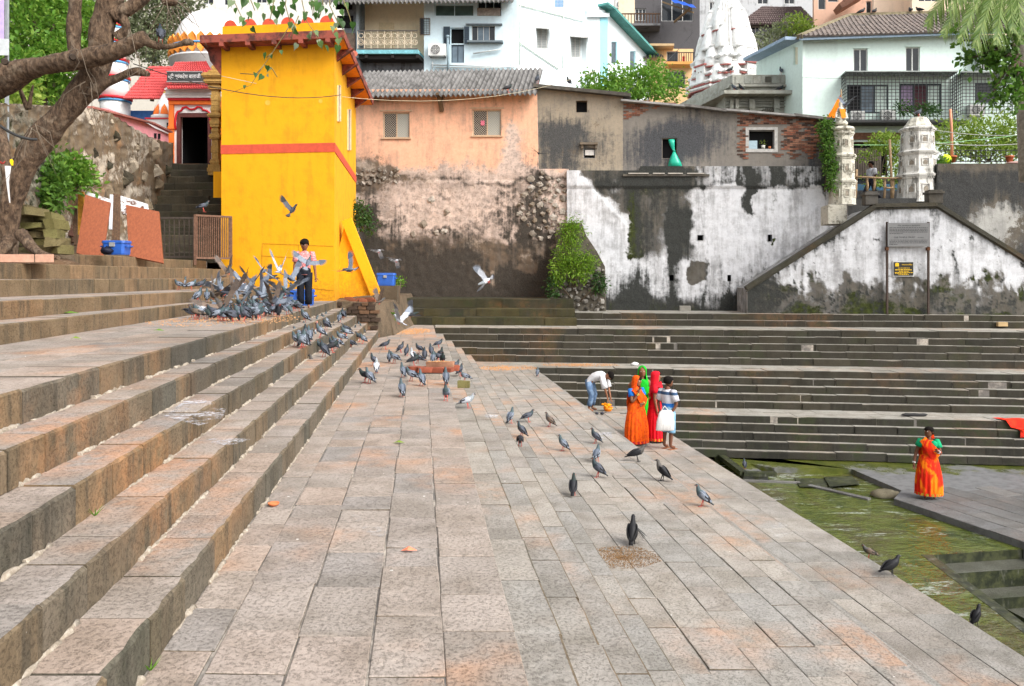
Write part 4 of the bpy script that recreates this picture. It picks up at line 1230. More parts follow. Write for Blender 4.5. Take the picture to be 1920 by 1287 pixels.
structure('back_earth',mb,M_EARTH)
# left: the fifth step, ground, stairs to the temple door
mb=MB();mb.hexa([(-14,14.3,1.7),(-8.12,14.3,1.7),(-8.12,21.3,1.7),(-14,21.3,1.7),(-14,14.3,2.05),(-8.12,14.3,2.05),(-8.12,21.3,2.05),(-14,21.3,2.05)])
s5=structure('gate_step',mb,M_MORTAR,(-9,16,1.7))
ys=cuts(14.25,21.2,.4,.9)
for a,b in zip(ys,ys[1:]):
 block(lambda a_,b_,z_:Vector((-8.1-a_,b_,z_)),.6,a+.003,b-.003,1.83,2.06,s5,(M_TREAD,M_RISE2),2,.012,.004,'step_stone')
xs=cuts(-11.5,-8.75,.5,.9)
for a,b in zip(xs,xs[1:]):
 yy=cuts(14.3,21.2,.5,.9)
 for c,d in zip(yy,yy[1:]):slab(lambda a_,b_,z_:Vector((a_,b_,z_)),a,b,c,d,2.06,s5,(M_TREAD,M_RISE2),(.004,.004),.03,.003)
M_DSTONE=stone_mat('black_stair_stone',[srgb(78,72,58),srgb(62,58,48),srgb(92,84,68)],.05,.5,.1,True,.35)
ds=empty('temple_stair',Vector((-10.6,22,2.05)),'steep dark stone stair climbing between rubble wall and yellow tower to the temple door','stairs')
NST=13;yA,yB=21.6,26.6;zA,zB_=2.05,P(360,313,27).z
for i in range(NST):
 t=i/NST;y=yA+(yB-yA)*t;z0=zA+(zB_-zA)*t;z1=zA+(zB_-zA)*(i+1)/NST
 xl,xr=P(296+26*t,0,y).x-.3,P(440-36*t,0,y).x
 xs=cuts(xl,xr,.5,1.0)
 for a,b in zip(xs,xs[1:]):
  block(lambda a_,b_,z_:Vector((b_,y+a_,z_)),(yB-yA)/NST+.3,a+.004,b-.004,z0-.04,z1,ds,(M_DSTONE,M_DSTONE),2,.03,.02,'step_stone')
mb=MB();mb.prism([Vector((-12,yA+.02,1.5)),Vector((-12,yB+1,1.5)),Vector((-12,yB+1,zB_-.02)),Vector((-12,yB,zB_-.1)),Vector((-12,yA+.1,1.9))],(3.3,0,0));mb.build('core',M_EARTH,ds)
FR=Fac.through(P(60,300,15.5),P(322,300,26.0))
def rtop(x):
 pts=[(-80,190),(172,205),(210,214),(250,240),(290,262),(322,270),(400,270)]
 for(a,b),(c,d)in zip(pts,pts[1:]):
  if x<=c:return b+(d-b)*(x-a)/(c-a)+2*math.sin(x*.5)
def paint_rub(x,y):
 n=fbm(x/20,y/30);st=fbm(x/8,y/60)
 return.4+(n-.5)*.9-sst(x,275,322)*.5,.1+(st-.45)*.9+sst(x,285,322)*.45+blob(x,y,100,300,60,60)*.4,.15+(n-.5)*.6+(1-sst(x,60,150))*.3
M_RWALL=weather_mat('lime_rubble_face',srgb(196,186,170),srgb(128,112,90),soot=(.035,.032,.027),moss=(.06,.065,.025),third=srgb(150,120,90),bump=.9)
rbw=empty('rubble_wall',FR.at(220,400),'old lime rubble wall rising beside the dark temple stair below the pink shed','wall')
wall_mesh('wall',FR,-80,322,rtop,505,M_RWALL,rbw,(),3.2,paint_rub,.8,lambda x,y:(fbm(x/9+2,y/8,4)-.5)*.09)
FRS=Fac.through(P(322,300,26.0),P(329,300,28.5))
wall_mesh('end_wall',FRS,322,333,268,480,M_RWALL,rbw,(),3,paint_rub,.5,lambda x,y:(fbm(x/5,y/7,4)-.5)*.1)
M_RWST=stone_mat('wall_rubble',[srgb(160,146,124),srgb(132,118,98),srgb(182,172,156)],.1,.4,0)
q=random.Random(12);sc=pxm(FR,250,300)
for i in range(26):
 x=q.uniform(150,322);y=q.uniform(rtop(x)+6,400)
 c=FR.at(x,y,.05);r=q.uniform(3,6)*pxm(FR,x,y);b=MB();b.ell(c,(r,.06,r*.7),8,5)
 b.v=[(v[0]+q.uniform(-.04,.04),v[1]+q.uniform(-.04,.04),v[2]+q.uniform(-.04,.04))for v in b.v];b.sm=[False]*len(b.sm)
 b.build('stone',M_RWST if i%3 else M_DSTONE,rbw,c)
mb=MB();mb.box((-16,38,2.6),(16,20,5.0));structure('temple_terrace',mb,M_EARTH)
# temple front with the door
FO_=Fac((0,27.0,0),(.02,1,0))
M_ORG=plain('orange_paint',srgb(238,122,50),.7,.12,6);M_WPAINT=plain('temple_white',(.74,.73,.72),.75,.08,6);M_RED=plain('temple_red',srgb(206,40,52),.6,.1,6)
M_MAROON=plain('maroon_frame',srgb(96,54,50),.6,.2)
tp=empty('temple_gate',FO_.at(360,315),'white and orange temple entrance with cusped red arch around a dark doorway','temple')
D=(335,215,393,311)
wall_mesh('wall',FO_,327,401,165,330,M_WPAINT,tp,(D,),None,None,.4)
for x0,x1 in((318,327),(401,408)):
 mb=MB();fbox(FO_,x0,196,x1,318,-.08,.4,mb);fbox(FO_,x0-1,238,x1+1,243,-.12,.4,mb);mb.build('pilaster',M_ORG,tp)
mb=MB();fbox(FO_,318,190,408,197,-.1,.4,mb);mb.build('lintel_band',M_ORG,tp)
mb=MB();fbox(FO_,318,186,408,190,-.16,.4,mb);mb.build('red_moulding',M_RED,tp)
mb=MB();fbox(FO_,316,167,408,186,-.22,.4,mb);fbox(FO_,315,170,409,172,-.28,.4,mb);fbox(FO_,315,179,409,181,-.26,.4,mb);mb.build('cornice',M_WPAINT,tp)
arch=[(330,244),(329,230),(331,216),(334,210),(341,208),(343,203),(350,201),(355,205),(360,206),(366,205),(371,201),(378,202),(381,207),(388,208),(393,212),(395,226),(397,244)]
mb=MB();mb.tube([FO_.at(x,y,-.03)for x,y in arch],.035,6);mb.build('cusped_arch',M_RED,tp)
mb=MB()
for a,b in(((335,215),(335,311)),((393,215),(393,311)),((334,216),(394,216))):
 mb.beam(FO_.at(*a,.05),FO_.at(*b,.05),.12,.14)
df=mb.build('door_frame',M_MAROON,tp)
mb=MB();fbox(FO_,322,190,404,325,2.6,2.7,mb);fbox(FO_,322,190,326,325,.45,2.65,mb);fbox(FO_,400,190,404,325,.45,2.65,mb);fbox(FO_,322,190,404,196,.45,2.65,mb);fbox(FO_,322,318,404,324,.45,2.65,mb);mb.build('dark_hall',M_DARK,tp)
mb=MB();fbox(FO_,361,243,383,285,2.1,2.19,mb);mb.build('far_panel',plain('grey_panel',(.12,.12,.13),.6),tp)
mb=MB();fbox(FO_,325,311,403,315,-.5,.5,mb);fbox(FO_,322,315,404,321,-.7,.5,mb);mb.build('threshold',plain('brown_stone',srgb(120,92,70),.8,.2),tp)
st=MB();c=FO_.at(366,311,1.6);k=.018
st.lathe((c.x,c.y,c.z),[(11*k,0),(10*k,12*k),(8*k,26*k),(9*k,36*k),(6*k,44*k),(3*k,47*k),(4.5*k,50*k),(4.5*k,55*k),(1*k,59*k)],12)
tag(st.build('statue',plain('dim_red_idol',srgb(120,60,56),.7)),'dim reddish draped statue standing inside the dark temple doorway','statue')
sg2=empty('temple_sign',FO_.at(353,158,-.32),'black signboard with white Devanagari lettering above the temple entrance','sign')
mb=MB();fbox(FO_,322,140,386,158,-.36,-.32,mb);fb=mb.build('board',plain('black_board',(.045,.05,.05),.6),sg2)
mb=MB();fbox(FO_,321,139,387,140.5,-.37,-.31,mb);fbox(FO_,321,157.5,387,159,-.37,-.31,mb);mb.build('board_frame',M_STEEL,sg2)
text(FO_,'\u0936\u094d\u0930\u0940 \u0935\u094d\u092f\u0902\u0915\u091f\u0947\u0936 \u092c\u093e\u0932\u093e\u091c\u0940',354,149,7,-.365,M_WPAINT,fb,width=60)
M_RTILE=plain('red_painted_tile',srgb(196,82,82),.75,.2,6)
tile_roof(FO_.pix(330,118,2.2),FO_.pix(386,116,2.2),FO_.pix(318,140,.3),FO_.pix(400,139,.3),16,6,M_RTILE,'roof_tiles',tp,.05)
tile_roof(FO_.pix(318,158,.05),FO_.pix(402,158,.05),FO_.pix(314,167,-.5),FO_.pix(406,166,-.5),20,3,M_RTILE,'roof_tiles',tp,.05)
sh=empty('tiled_shed',FO_.at(270,240,1.5),'long shed with red painted tile roof and blue wall left of the temple entrance','shed')
tile_roof(FO_.pix(282,126,4),FO_.pix(330,126,4),FO_.pix(232,186,1.2),FO_.pix(318,186,1.2),22,12,M_RTILE,'roof_tiles',sh,.05)
mb=MB();fbox(FO_,175,186,318,260,1.9,2.4,mb);mb.build('wall',plain('blue_wall',srgb(70,120,190),.7),sh)
mb=MB();fbox(FO_,263,217,319,262,.4,1.4,mb);bs=mb.build('lower_wall',M_WPAINT,sh)
mb=MB();fbox(FO_,262,217,319,219,.35,1.4,mb);mb.build('red_edge',M_RED,sh)
mb=MB()
for i in range(4):
 for j in range(3):fbox(FO_,303+i*3.7,226.5+j*5,305.6+i*3.7,230.5+j*5,.38,.41,mb)
mb.build('vent_holes',M_DARK,bs)
mb=MB();c=FO_.at(286,216,.9);k=.0185
mb.lathe(c,[(24*k,0),(24*k,7*k),(20*k,8*k)],12);sp=tag(mb.build('shrine_spire',M_WPAINT),'small white and orange conical shrine spire before the blue shed wall','shrine')
mb=MB();mb.lathe((c.x,c.y,c.z+8*k),[(20*k,0),(18*k,10*k),(12*k,24*k),(5*k,38*k),(1*k,45*k)],16);mb.build('cone',M_WPAINT,sp)
for i in range(8):
 a=i*math.pi/4+.39;mb=MB();u=Vector((math.cos(a),math.sin(a),0));t=Vector((-u.y,u.x,0));b0=c+Vector((0,0,8*k))
 mb.add([b0+u*20.6*k-t*7*k,b0+u*20.6*k+t*7*k,b0+u*17.6*k+t*5*k+Vector((0,0,12*k)),b0+u*14.5*k+Vector((0,0,21*k)),b0+u*17.6*k-t*5*k+Vector((0,0,12*k))],[(0,1,2,3,4)]);mb.build('petal',M_ORG,sp)
mb=MB();mb.lathe((c.x,c.y,c.z+50*k),[(1.5*k,0),(2.5*k,2*k),(.5*k,6*k)],8);mb.build('finial',plain('brass',(.6,.42,.1),.4),sp)
pk=empty('pink_shed',P(250,250,23),'low pink walled shed along the top of the rubble wall','shed')
FK=Fac.through(P(172,230,19.5),P(316,230,26.6))
wall_mesh('wall',FK,165,316,lambda x:203+max(0,x-200)*.42 if x>280 else 203+max(0,x-200)*.38,290,plain('shed_pink',srgb(236,160,170),.8,.08,4),pk,(),None,None,.6)
mb=MB();mb.beam(FK.at(165,201,-.05),FK.at(282,231,-.05),.14,.05);mb.beam(FK.at(282,231,-.05),FK.at(317,248,-.05),.14,.05);mb.build('roof_edge',plain('shed_edge',srgb(170,110,100),.8,.3),pk)
for x,y in((290,255),(297,256)):mb=MB();fbox(FK,x-1.5,y-5,x+2,y+5,-.03,.02,mb);mb.build('window',M_GLASSD,pk)
wc_=empty('striped_column',P(216,215,29),'white round temple column with red and blue bands seen past the tree trunk','column')
k=29/FPX;c=P(216,230,29);M_SKY=plain('band_blue',srgb(90,160,210),.6)
segs=[(230,187,27),(187,148,24),(148,115,22),(115,80,20),(80,50,18),(50,20,15)]
for yb,yt,r in segs:
 mb=MB();z0,z1=P(0,yb,29).z,P(0,yt,29).z;mb.lathe((c.x,c.y,z0),[(r*k,0),(r*k*.96,(z1-z0))],18);mb.build('drum',M_WPAINT,wc_)
 mb=MB();mb.lathe((c.x,c.y,z1-.05),[(r*k,0),(r*1.12*k,.03),(r*1.12*k,.1),(r*.9*k,.12)],18);mb.build('red_band',M_RED,wc_)
 mb=MB();mb.lathe((c.x,c.y,z1-.13),[(r*k*.98,0),(r*1.06*k,.02),(r*1.06*k,.07),(r*.98*k,.08)],18);mb.build('blue_band',M_SKY,wc_)
dm=empty('temple_dome',P(398,140,34),'large white dome with orange lotus petals around its base behind the yellow tower','dome')
k=34/FPX;c=P(398,122,34)
mb=MB();mb.lathe(c,[(70*k,0),(70.5*k,14*k),(69*k,30*k),(64*k,52*k),(54*k,72*k),(40*k,88*k),(22*k,98*k),(3*k,102*k)],32);mb.build('shell',M_WPAINT,dm)
M_PETAL=plain('petal_orange',srgb(240,150,60),.7,.15)
for row,(zz,up,hh)in enumerate(((24,1,17),(20,-1,16))):
 mb=None
 for i in range(30):
  a=2*math.pi*i/30
  if math.sin(a)>.35:continue
  u=Vector((math.cos(a),math.sin(a),0));t=Vector((-u.y,u.x,0));b=c+u*(72*k)+Vector((0,0,zz*k));w=6.8*k
  mb=MB();pts=[b-t*w,b+t*w,b+t*w+Vector((0,0,up*hh*.55*k))+u*.06,b+Vector((0,0,up*hh*k))+u*.02,b-t*w+Vector((0,0,up*hh*.55*k))+u*.06]
  if up<0:pts.reverse()
  mb.prism(pts,u*.06);mb.build('petal',M_PETAL,dm)
mb=MB();mb.lathe((c.x,c.y,c.z+20*k),[(72*k,0),(76*k,1*k),(76*k,4*k),(72*k,5*k)],32);mb.build('blue_ring',M_SKY,dm)
mb=MB();mb.lathe((c.x,c.y,c.z-40*k),[(74*k,0),(74*k,40*k),(76*k,41*k),(76*k,44*k),(70*k,45*k)],32);mb.build('drum',M_WPAINT,dm)
gp=empty('carved_pillar',P(402,318,25.5),'ochre carved stone pillar between temple doorway and yellow tower','pillar')
k=25.5/FPX;c=P(405,330,25.5);M_OCH=plain('carved_ochre_stone',srgb(176,140,78),.85,.3,18)
for y0,y1,r in((330,310,11),(310,300,8),(300,262,6),(262,252,9),(252,240,6),(240,222,8),(222,214,11),(214,200,7),(200,170,6.5),(170,160,10),(160,150,15),(150,140,18),(140,134,10),(134,124,6)):
 mb=MB();z0,z1=P(0,y0,25.5).z,P(0,y1,25.5).z;mb.box((c.x,c.y,(z0+z1)/2),(2*r*k,2*r*k,(z1-z0)-.01));mb.box((c.x,c.y,(z0+z1)/2),(2.25*r*k,2.25*r*k,(z1-z0)*.35));mb.build('carved_block',M_OCH,gp)
mb=MB();mb.hexa([P(x,y,Y)for y in(371,322)for x,Y in((400,22.6),(417,22.6),(417,23.4),(402,23.4))]);tag(mb.build('yellow_pier',M_YEL),'short yellow pier against the left side of the tower above the stair','pier')
# gate and fence panels
def bars_panel(name,label,a,b,z0,z1,n,cross,mat,cat):
 a,b=Vector(a),Vector(b);t=empty(name,a.lerp(b,.5)+Vector((0,0,z0)),label,cat);up0,up1=Vector((0,0,z0)),Vector((0,0,z1))
 for p in(a,b):
  mb=MB();mb.beam(p+up0-Vector((0,0,.1)),p+up1+Vector((0,0,.02)),.055);mb.build('post',mat,t)
 for z in(z0+.08,z1):
  mb=MB();mb.beam(a+Vector((0,0,z)),b+Vector((0,0,z)),.05);mb.build('rail',mat,t)
 for i in range(1,n):
  p=a.lerp(b,i/n);mb=MB();mb.beam(p+Vector((0,0,z0+.08)),p+up1,.024);mb.build('bar',mat,t)
 for j in range(1,cross):
  z=z0+(z1-z0)*j/cross;mb=MB();mb.beam(a+Vector((0,0,z)),b+Vector((0,0,z)),.018);mb.build('rail',mat,t)
 return t
ga,gb_=P(299,0,20.9),P(364,0,20.9);ga.z=gb_.z=0
bars_panel('grid_gate','dark iron gate of square grid bars across the foot of the temple stair',ga,gb_,2.08,P(0,409,20.9).z,7,6,plain('brown_iron',srgb(70,62,56),.7,.2),'gate')
fa,fb_=P(366,0,20.3),P(433,0,20.9);fa.z=fb_.z=0
bars_panel('bar_fence','rusty upright bar fence panel leaning out past the yellow tower corner',fa,fb_,2.04,P(0,404,20.3).z,17,1,plain('rusty_brown_iron',srgb(112,84,68),.8,.3,20),'fence')
# sheets and boards leaning on the wall, boxes
M_PLY=MT('orange_laminate',.55);_m=M_PLY;_n=_m.noise(1,5,.7,_m.map(_m.obj,(30,30,1.2)))
M_PLY=_m.out(_m.mix(_m.ramp(_n,.3,.7),srgb(152,86,56),srgb(128,70,46)),None,_n,.1,.005)
M_PLY2=plain('dark_brown_board',srgb(92,62,52),.8,.25,14)
def board(pts,Yb,Yt,mat,label,name='leaning_board',cat='board',th=.035):
 """TL, TR, BR, BL pixels"""
 c=[P(*pts[0],Yt),P(*pts[1],Yt),P(*pts[2],Yb),P(*pts[3],Yb)]
 c[2]=c[1]+c[3]-c[0]
 n=(c[1]-c[0]).cross(c[3]-c[0]).normalized()
 mb=MB();mb.prism([c[0],c[3],c[2],c[1]],n*(-th if n.y<0 else th));return tag(mb.build(name,mat),label,cat)
board([(160,365),(207,380),(199,477),(143,474)],15.9,16.6,M_PLY,'large tilted orange brown board leaning left of the blue box',th=.05)
board([(236,384),(298,397),(299,484),(242,480)],17.2,17.8,M_PLY,'square orange brown board leaning beside the iron gate',th=.05)
board([(104,362),(123,365),(128,455),(118,440)],17.3,17.9,M_PLY2,'dark brown board half hidden behind the stone pile')
M_WHB=MT('flaking_white_board',.7);_m=M_WHB;_n=_m.noise(5,5,.7)
M_WHB=_m.out(_m.mix(_m.ramp(_n,.5,.62),srgb(214,216,218),srgb(96,62,44)),None,_n,.2,.01)
board([(225,367),(277,383),(277,400),(228,400)],18.2,18.4,M_WHB,'flaking white panel standing behind the square orange board')
board([(162,359),(206,374),(206,400),(160,400)],17.2,17.5,M_WHB,'flaking white panel standing behind the large tilted orange board')
board([(206,365),(211,365),(208,430),(204,430)],17.0,17.2,plain('white_strip',srgb(206,212,220),.6),'narrow white upright strip between the two orange boards')
board([(124,356),(136,358),(134,450),(126,450)],17.7,18.0,plain('pale_strip',srgb(190,196,206),.6),'pale upright panel behind the tilted orange board beside brown posts')
board([(146,358),(157,360),(152,440),(146,440)],17.5,17.7,plain('ochre_panel',srgb(206,150,60),.7,.3,10),'narrow ochre panel with rusty blotches beside the large tilted board')
for i,(x,y0,y1)in enumerate(((138,357,455),(143,356,460),(214,364,458),(219,365,462),(224,366,465))):
 mb=MB();mb.beam(P(x-2,y1,17.4),P(x,y0,17.9),.05,.05)
 tag(mb.build('rusty_post',M_RUST),['leftmost of two rusty posts beside the ochre panel','second rusty post touching the ochre panel','rusty post just right of the narrow white strip','middle rusty post between the white strip and the flaking white panel','rusty post against the left edge of the flaking white panel'][i],'post','rusty posts among the boards')
M_BLUE=plain('blue_plastic',srgb(40,92,180),.45,.15,6,spec=.5);M_NAVY=plain('navy_bag',srgb(22,24,44),.6,.3,8)
def blue_box(c,w,d,h,label):
 t=empty('blue_box',c,label,'box');c=Vector(c)
 mb=MB();r=.04;rings=[]
 for z,s_ in((0,.92),(.03,.96),(h*.8,1.0),(h*.8,1.0)):
  rings.append([c+Vector((sx*(w/2*s_-(r if cut else 0)),sy*(d/2*s_-(0 if cut else r)),z))for sx,sy,cut in((-1,-1,1),(1,-1,1),(1,-1,0),(1,1,0),(1,1,1),(-1,1,1),(-1,1,0),(-1,-1,0))])
 mb.rings(rings,0,True,False);mb.build('body',M_BLUE,t)
 mb=MB();mb.rings([[c+Vector((sx*(w/2*s_-(r if cut else 0)),sy*(d/2*s_-(0 if cut else r)),z))for sx,sy,cut in((-1,-1,1),(1,-1,1),(1,-1,0),(1,1,0),(1,1,1),(-1,1,1),(-1,1,0),(-1,-1,0))]for z,s_ in((h*.8+.004,1.05),(h*.84,1.06),(h*.98,1.03),(h,.96))],0,True,False);mb.build('lid',M_BLUE,t)
 for s_ in(-1,1):
  mb=MB();mb.tube([c+Vector((s_*w*.5,-.1,h*.55)),c+Vector((s_*(w*.5+.06),-.08,h*.6)),c+Vector((s_*(w*.5+.06),.08,h*.6)),c+Vector((s_*w*.5,.1,h*.55))],.014,6);mb.build('handle',M_BLUE,t)
 mb=MB();mb.box(c+Vector((0,-d/2*1.02-.01,h*.72)),(.1,.03,.08));mb.build('latch',M_STEEL,t)
 return t
pbx=P(219,480,15.4);pbx.z=2.06
blue_box(pbx,.42,.34,.27,'dark blue plastic box on the top step in front of the leaning boards')
blue_box((P(724,540,25.2).x,25.2,P(724,536,25.2).z),.56,.42,.40,'bright blue plastic ice box on rubble below the pink wall')
mb=MB();mb.box((P(724,540,25.2).x,25.3,(P(724,536,25.2).z+.8)/2),(.75,.7,P(724,536,25.2).z-.8));tag(mb.build('rubble_block',stone_mat('dull_rubble',[srgb(110,96,78),srgb(90,80,66)],.2,.4,.2)),'block of earthy rubble carrying the bright blue ice box','stone')
blue_box((P(561,565,17.6).x,17.8,1.0),.5,.36,.36,'blue plastic box behind the legs of the boy by the yellow tower')
mb=MB();c=P(200,478,15.2);c.z=2.14;mb.ell(c,(.12,.1,.07),9,6);q=random.Random(4);mb.v=[(v[0]+q.uniform(-.02,.02),v[1],v[2]+q.uniform(-.02,.02))for v in mb.v]
tag(mb.build('dark_bag',M_NAVY),'crumpled dark navy bag left of the dark blue box','bag')
M_MOSSY=stone_mat('mossy_slab',[srgb(150,136,92),srgb(120,116,70),srgb(132,118,88)],.1,.4,.1,moss=.5)
spl=empty('stone_pile',P(80,475,13.6),'pile of mossy squared stones stacked beside the tree roots','stones')
q=random.Random(31)
for x,y,w,h in((55,398,34,16),(70,412,36,12),(97,408,26,14),(66,424,42,12),(92,428,38,16),(108,422,16,16),(45,418,14,26),(64,442,44,14),(104,440,20,16),(80,456,60,16),(107,455,20,16),(95,468,36,14),(118,468,16,18),(60,470,40,14),(48,392,30,10)):
 Yp=13.5+q.uniform(-.25,.25);c=P(x,y,Yp);k=Yp/FPX;mb=MB()
 M_=Matrix.Rotation(q.uniform(-.25,.25),3,'Z')@Matrix.Rotation(q.uniform(-.12,.12),3,'Y');mb.box(c,(w*k,q.uniform(.35,.6),h*k),M=M_)
 mb.v=[(v[0]+q.uniform(-.025,.025),v[1]+q.uniform(-.03,.03),v[2]+q.uniform(-.02,.02))for v in mb.v]
 mb.build('stone',M_MOSSY,spl,c)
mb=MB();c=P(90,470,14.2);mb.ell((c.x-.1,c.y+.1,1.9),(.5,.4,.6),12,6);mb.build('core',M_EARTH,spl)
mb=MB();c=P(50,480,13.2)
for i in range(5):
 mb.ell((c.x+i*.35-1.2,c.y+q.uniform(-.3,.3),1.82),(.5,.5,q.uniform(.12,.22)),10,5)
structure('leaf_mould',mb,earth_mat('leaf_mould',srgb(96,74,54),srgb(60,48,38)))
for i,(x0,x1)in enumerate(((0,64),(66,101))):
 mb=MB();mb.hexa([P(x,y,Y)for y in(492,477)for x,Y in((x0,11.6),(x1,11.6),(x1,12),(x0,12))])
 tag(mb.build('pink_kerb_block',plain('pinkish_kerb',srgb(206,160,136),.9,.2,10)),['long pinkish block edging the tree bed at the far left of the top step','short pinkish block edging the tree bed beside the stone pile'][i],'block')
 # houses behind
def ac_unit(F,x0,y0,x1,y1,label,group='air conditioner units'):
 b=F.at((x0+x1)/2,y1,-.15);t=empty('air_conditioner',b,label,'air conditioner',group)
 mb=MB();fbox(F,x0,y0,x1,y1,-.36,-.04,mb);mb.build('casing',plain('ac_casing',srgb(226,226,222),.5,.06),t)
 c=F.at(x0+(x1-x0)*.42,(y0+y1)/2,-.365);r=(y1-y0)*.40*pxm(F,x0,y0)
 mb=MB();mb.add([c+F.u*(r*math.cos(k*.4488))+Vector((0,0,r*math.sin(k*.4488)))for k in range(14)],[tuple(reversed(range(14)))]);g=mb.build('fan_opening',plain('fan_dark',(.12,.12,.12),.7),t)
 mb=MB()
 for rr_ in(1.0,.72,.45):mb.tube([c-F.n*.01+F.u*(r*rr_*math.cos(k*.5236))+Vector((0,0,r*rr_*math.sin(k*.5236)))for k in range(13)],.008,4)
 for k in range(4):a=k*math.pi/4;v=F.u*(r*math.cos(a))+Vector((0,0,r*math.sin(a)));mb.beam(c-F.n*.012+v,c-F.n*.012-v,.01)
 mb.build('fan_guard',plain('ac_casing',None),g)
 mb=MB()
 for x in(x0+2,x1-2):mb.beam(F.at(x,y1+.5,-.36),F.at(x,y1+.5,0),.03)
 mb.build('bracket',M_IRON,t)
 return t
def dirtywall(name,col,amount=.5,streak=.35,dark=(.03,.03,.03)):
 m=MT(name,.88);n=m.noise(.8,6,.7);n2=m.noise(6,5,.7);st=m.noise(1,6,.7,m.map(m.pos,(3,3,.3)))
 c=m.mix(m.ramp(n2,.4,.75,0,.4),col,tuple(x*.78 for x in col))
 c=m.mix(m.ramp(m.math('ADD',n,m.math('MULTIPLY',st,.8)),.92,1.15,0,amount),c,dark)
 return m.out(c,None,n2,.2,.02)
M_BLUEW=dirtywall('pale_blue_wash',srgb(214,234,242),.12);M_CREAM=dirtywall('cream_wash',srgb(246,226,194),.15)
M_BWHITE=dirtywall('blue_white_wash',srgb(226,236,240),.08);M_MINT=dirtywall('mint_wash',srgb(226,244,236),.08)
M_GREYD=dirtywall('grimy_grey',srgb(120,120,122),.6);M_BLACKW=dirtywall('blackened_render',srgb(92,90,92),.75)
M_SLATEB=plain('slate_blue_shutter',srgb(62,76,88),.6)
# pale blue house with the cream loggia
FB=FarFac(39.5)
bh=empty('blue_house',FB.at(830,150),'old pale blue house with cream balcony bay, dark shutters and white gabled flank','house')
HB=[(844,52,870,82),(884,48,928,80),(815,8,888,30),(895,2,940,30),(846,84,870,118)]
wall_mesh('wall',FB,795,970,-40,260,M_BLUEW,bh,HB,None,None,.4)
w_=window(FB,*HB[0],bh,M_BLUEW,None,1,1,.1,1.2,panes=[None])
for a,b in((832,844),(871,880)):
 mb=MB();fbox(FB,a,51,b,83,-.08,-.03,mb)
 for k in range(7):fbox(FB,a+1,54+k*4,b-1,55.5+k*4,-.1,-.07,mb)
 mb.build('shutter',M_SLATEB,bh)
window(FB,*HB[1],bh,M_WFRAME,None,4,1,.08,1.0,panes=[M_GLASSD,M_GLASSB,M_GLASSB,M_GLASSD])
mb=MB();fbox(FB,878,79,944,82,-.3,.02,mb);fbox(FB,874,46,942,48,-.15,.02,mb);mb.build('sill',plain('grey_ledge',srgb(120,130,136),.8),bh)
window(FB,*HB[2],bh,M_BLUEW,glass_mat('green_glass',(.10,.16,.15)),2,1,.1,1.4)
window(FB,*HB[3],bh,M_BLUEW,None,3,1,.1,1.4)
mb=MB();fbox(FB,895,16,938,30,-.05,.02,mb);
mb.build('slatted_panel',plain('grey_plank',srgb(170,160,152),.8,.3,10),bh)
window(FB,*HB[4],bh,M_SLATEB,M_GLASSB,2,1,.06,1.6)
mb=MB();mb.tube([FB.at(841,72,-.2),FB.at(842,136,-.2)],.06,8);mb.tube([FB.at(841,69,-.2),FB.at(841,73,-.2)],.09,8);mb.build('vent_pipe',plain('pipe_grey',srgb(150,170,180),.6),bh)
mb=MB()
for a,b in(((810,123),(965,127)),((818,128),(945,128)),((812,118),(812,130)),((926,118),(926,132)),((960,120),(960,140)),((888,102),(940,94))):mb.tube([FB.at(*a,-.12),FB.at(*b,-.12)],.035,6)
mb.build('water_pipe',plain('pale_pipe',srgb(200,206,206),.6),bh)
ac_unit(FB,806,86,838,108,'white air conditioner on the pale blue house under the shuttered window')
FBC=FarFac(40.5)
wall_mesh('cream_wall',FBC,655,800,-40,150,M_CREAM,bh,(),None,None,.3)
mb=MB();fbox(FBC,711,43,738,92,-.04,.02,mb);mb.build('door',plain('cream_door',srgb(226,204,168),.7,.1),bh)
mb=MB();fbox(FBC,655,0,684,150,-.8,.02,mb);mb.build('dark_bay',plain('grey_timber',srgb(116,122,128),.8,.3,8),bh)
mb=MB();fbox(FBC,640,12,670,28,-.86,-.78,mb);fbox(FBC,643,40,672,62,-.86,-.78,mb);mb.build('bay_opening',M_DARK,bh)
mb=MB();fbox(FBC,650,72,676,110,-.9,-.78,mb);mb.build('bay_lattice',plain('brown_lattice',srgb(120,104,92),.8,.3,20),bh)
mb=MB();fbox(FBC,679,0,684,118,-1.0,-.7,mb);mb.build('bay_post',plain('grey_post',srgb(150,160,166),.7),bh)
window(FBC,796,46,815,77,bh,plain('brown_frame2',srgb(120,100,86),.7),None,1,1,-1.02,1.2,grille=3.5,room=False)
mb=MB();fbox(FBC,682,106,795,113,-1.2,.1,mb);mb.build('balcony_slab',plain('turquoise_paint',srgb(130,196,206),.7,.2),bh)
mb=MB();fbox(FBC,684,113,796,121,-1.0,.1,mb)
for x in(697,745,790):fbox(FBC,x,113,x+5,120,-1.15,-.9,mb)
mb.build('balcony_joists',plain('black_timber',(.03,.026,.024),.8),bh)
mb=MB();fbox(FBC,655,118,800,170,-.3,.1,mb);mb.build('smoky_wall',dirtywall('smoky',srgb(120,122,126),.8),bh)
mb=MB();s=pxm(FBC,740,90)
for a,b in(((684,71),(793,71)),((684,104),(793,104))):mb.beam(FBC.at(*a,-1.15),FBC.at(*b,-1.15),.05)
bal=mb.build('balcony_rail',plain('dark_rail',(.12,.11,.10),.7),bh)
M_IVORY=plain('ivory_iron',srgb(232,214,188),.7)
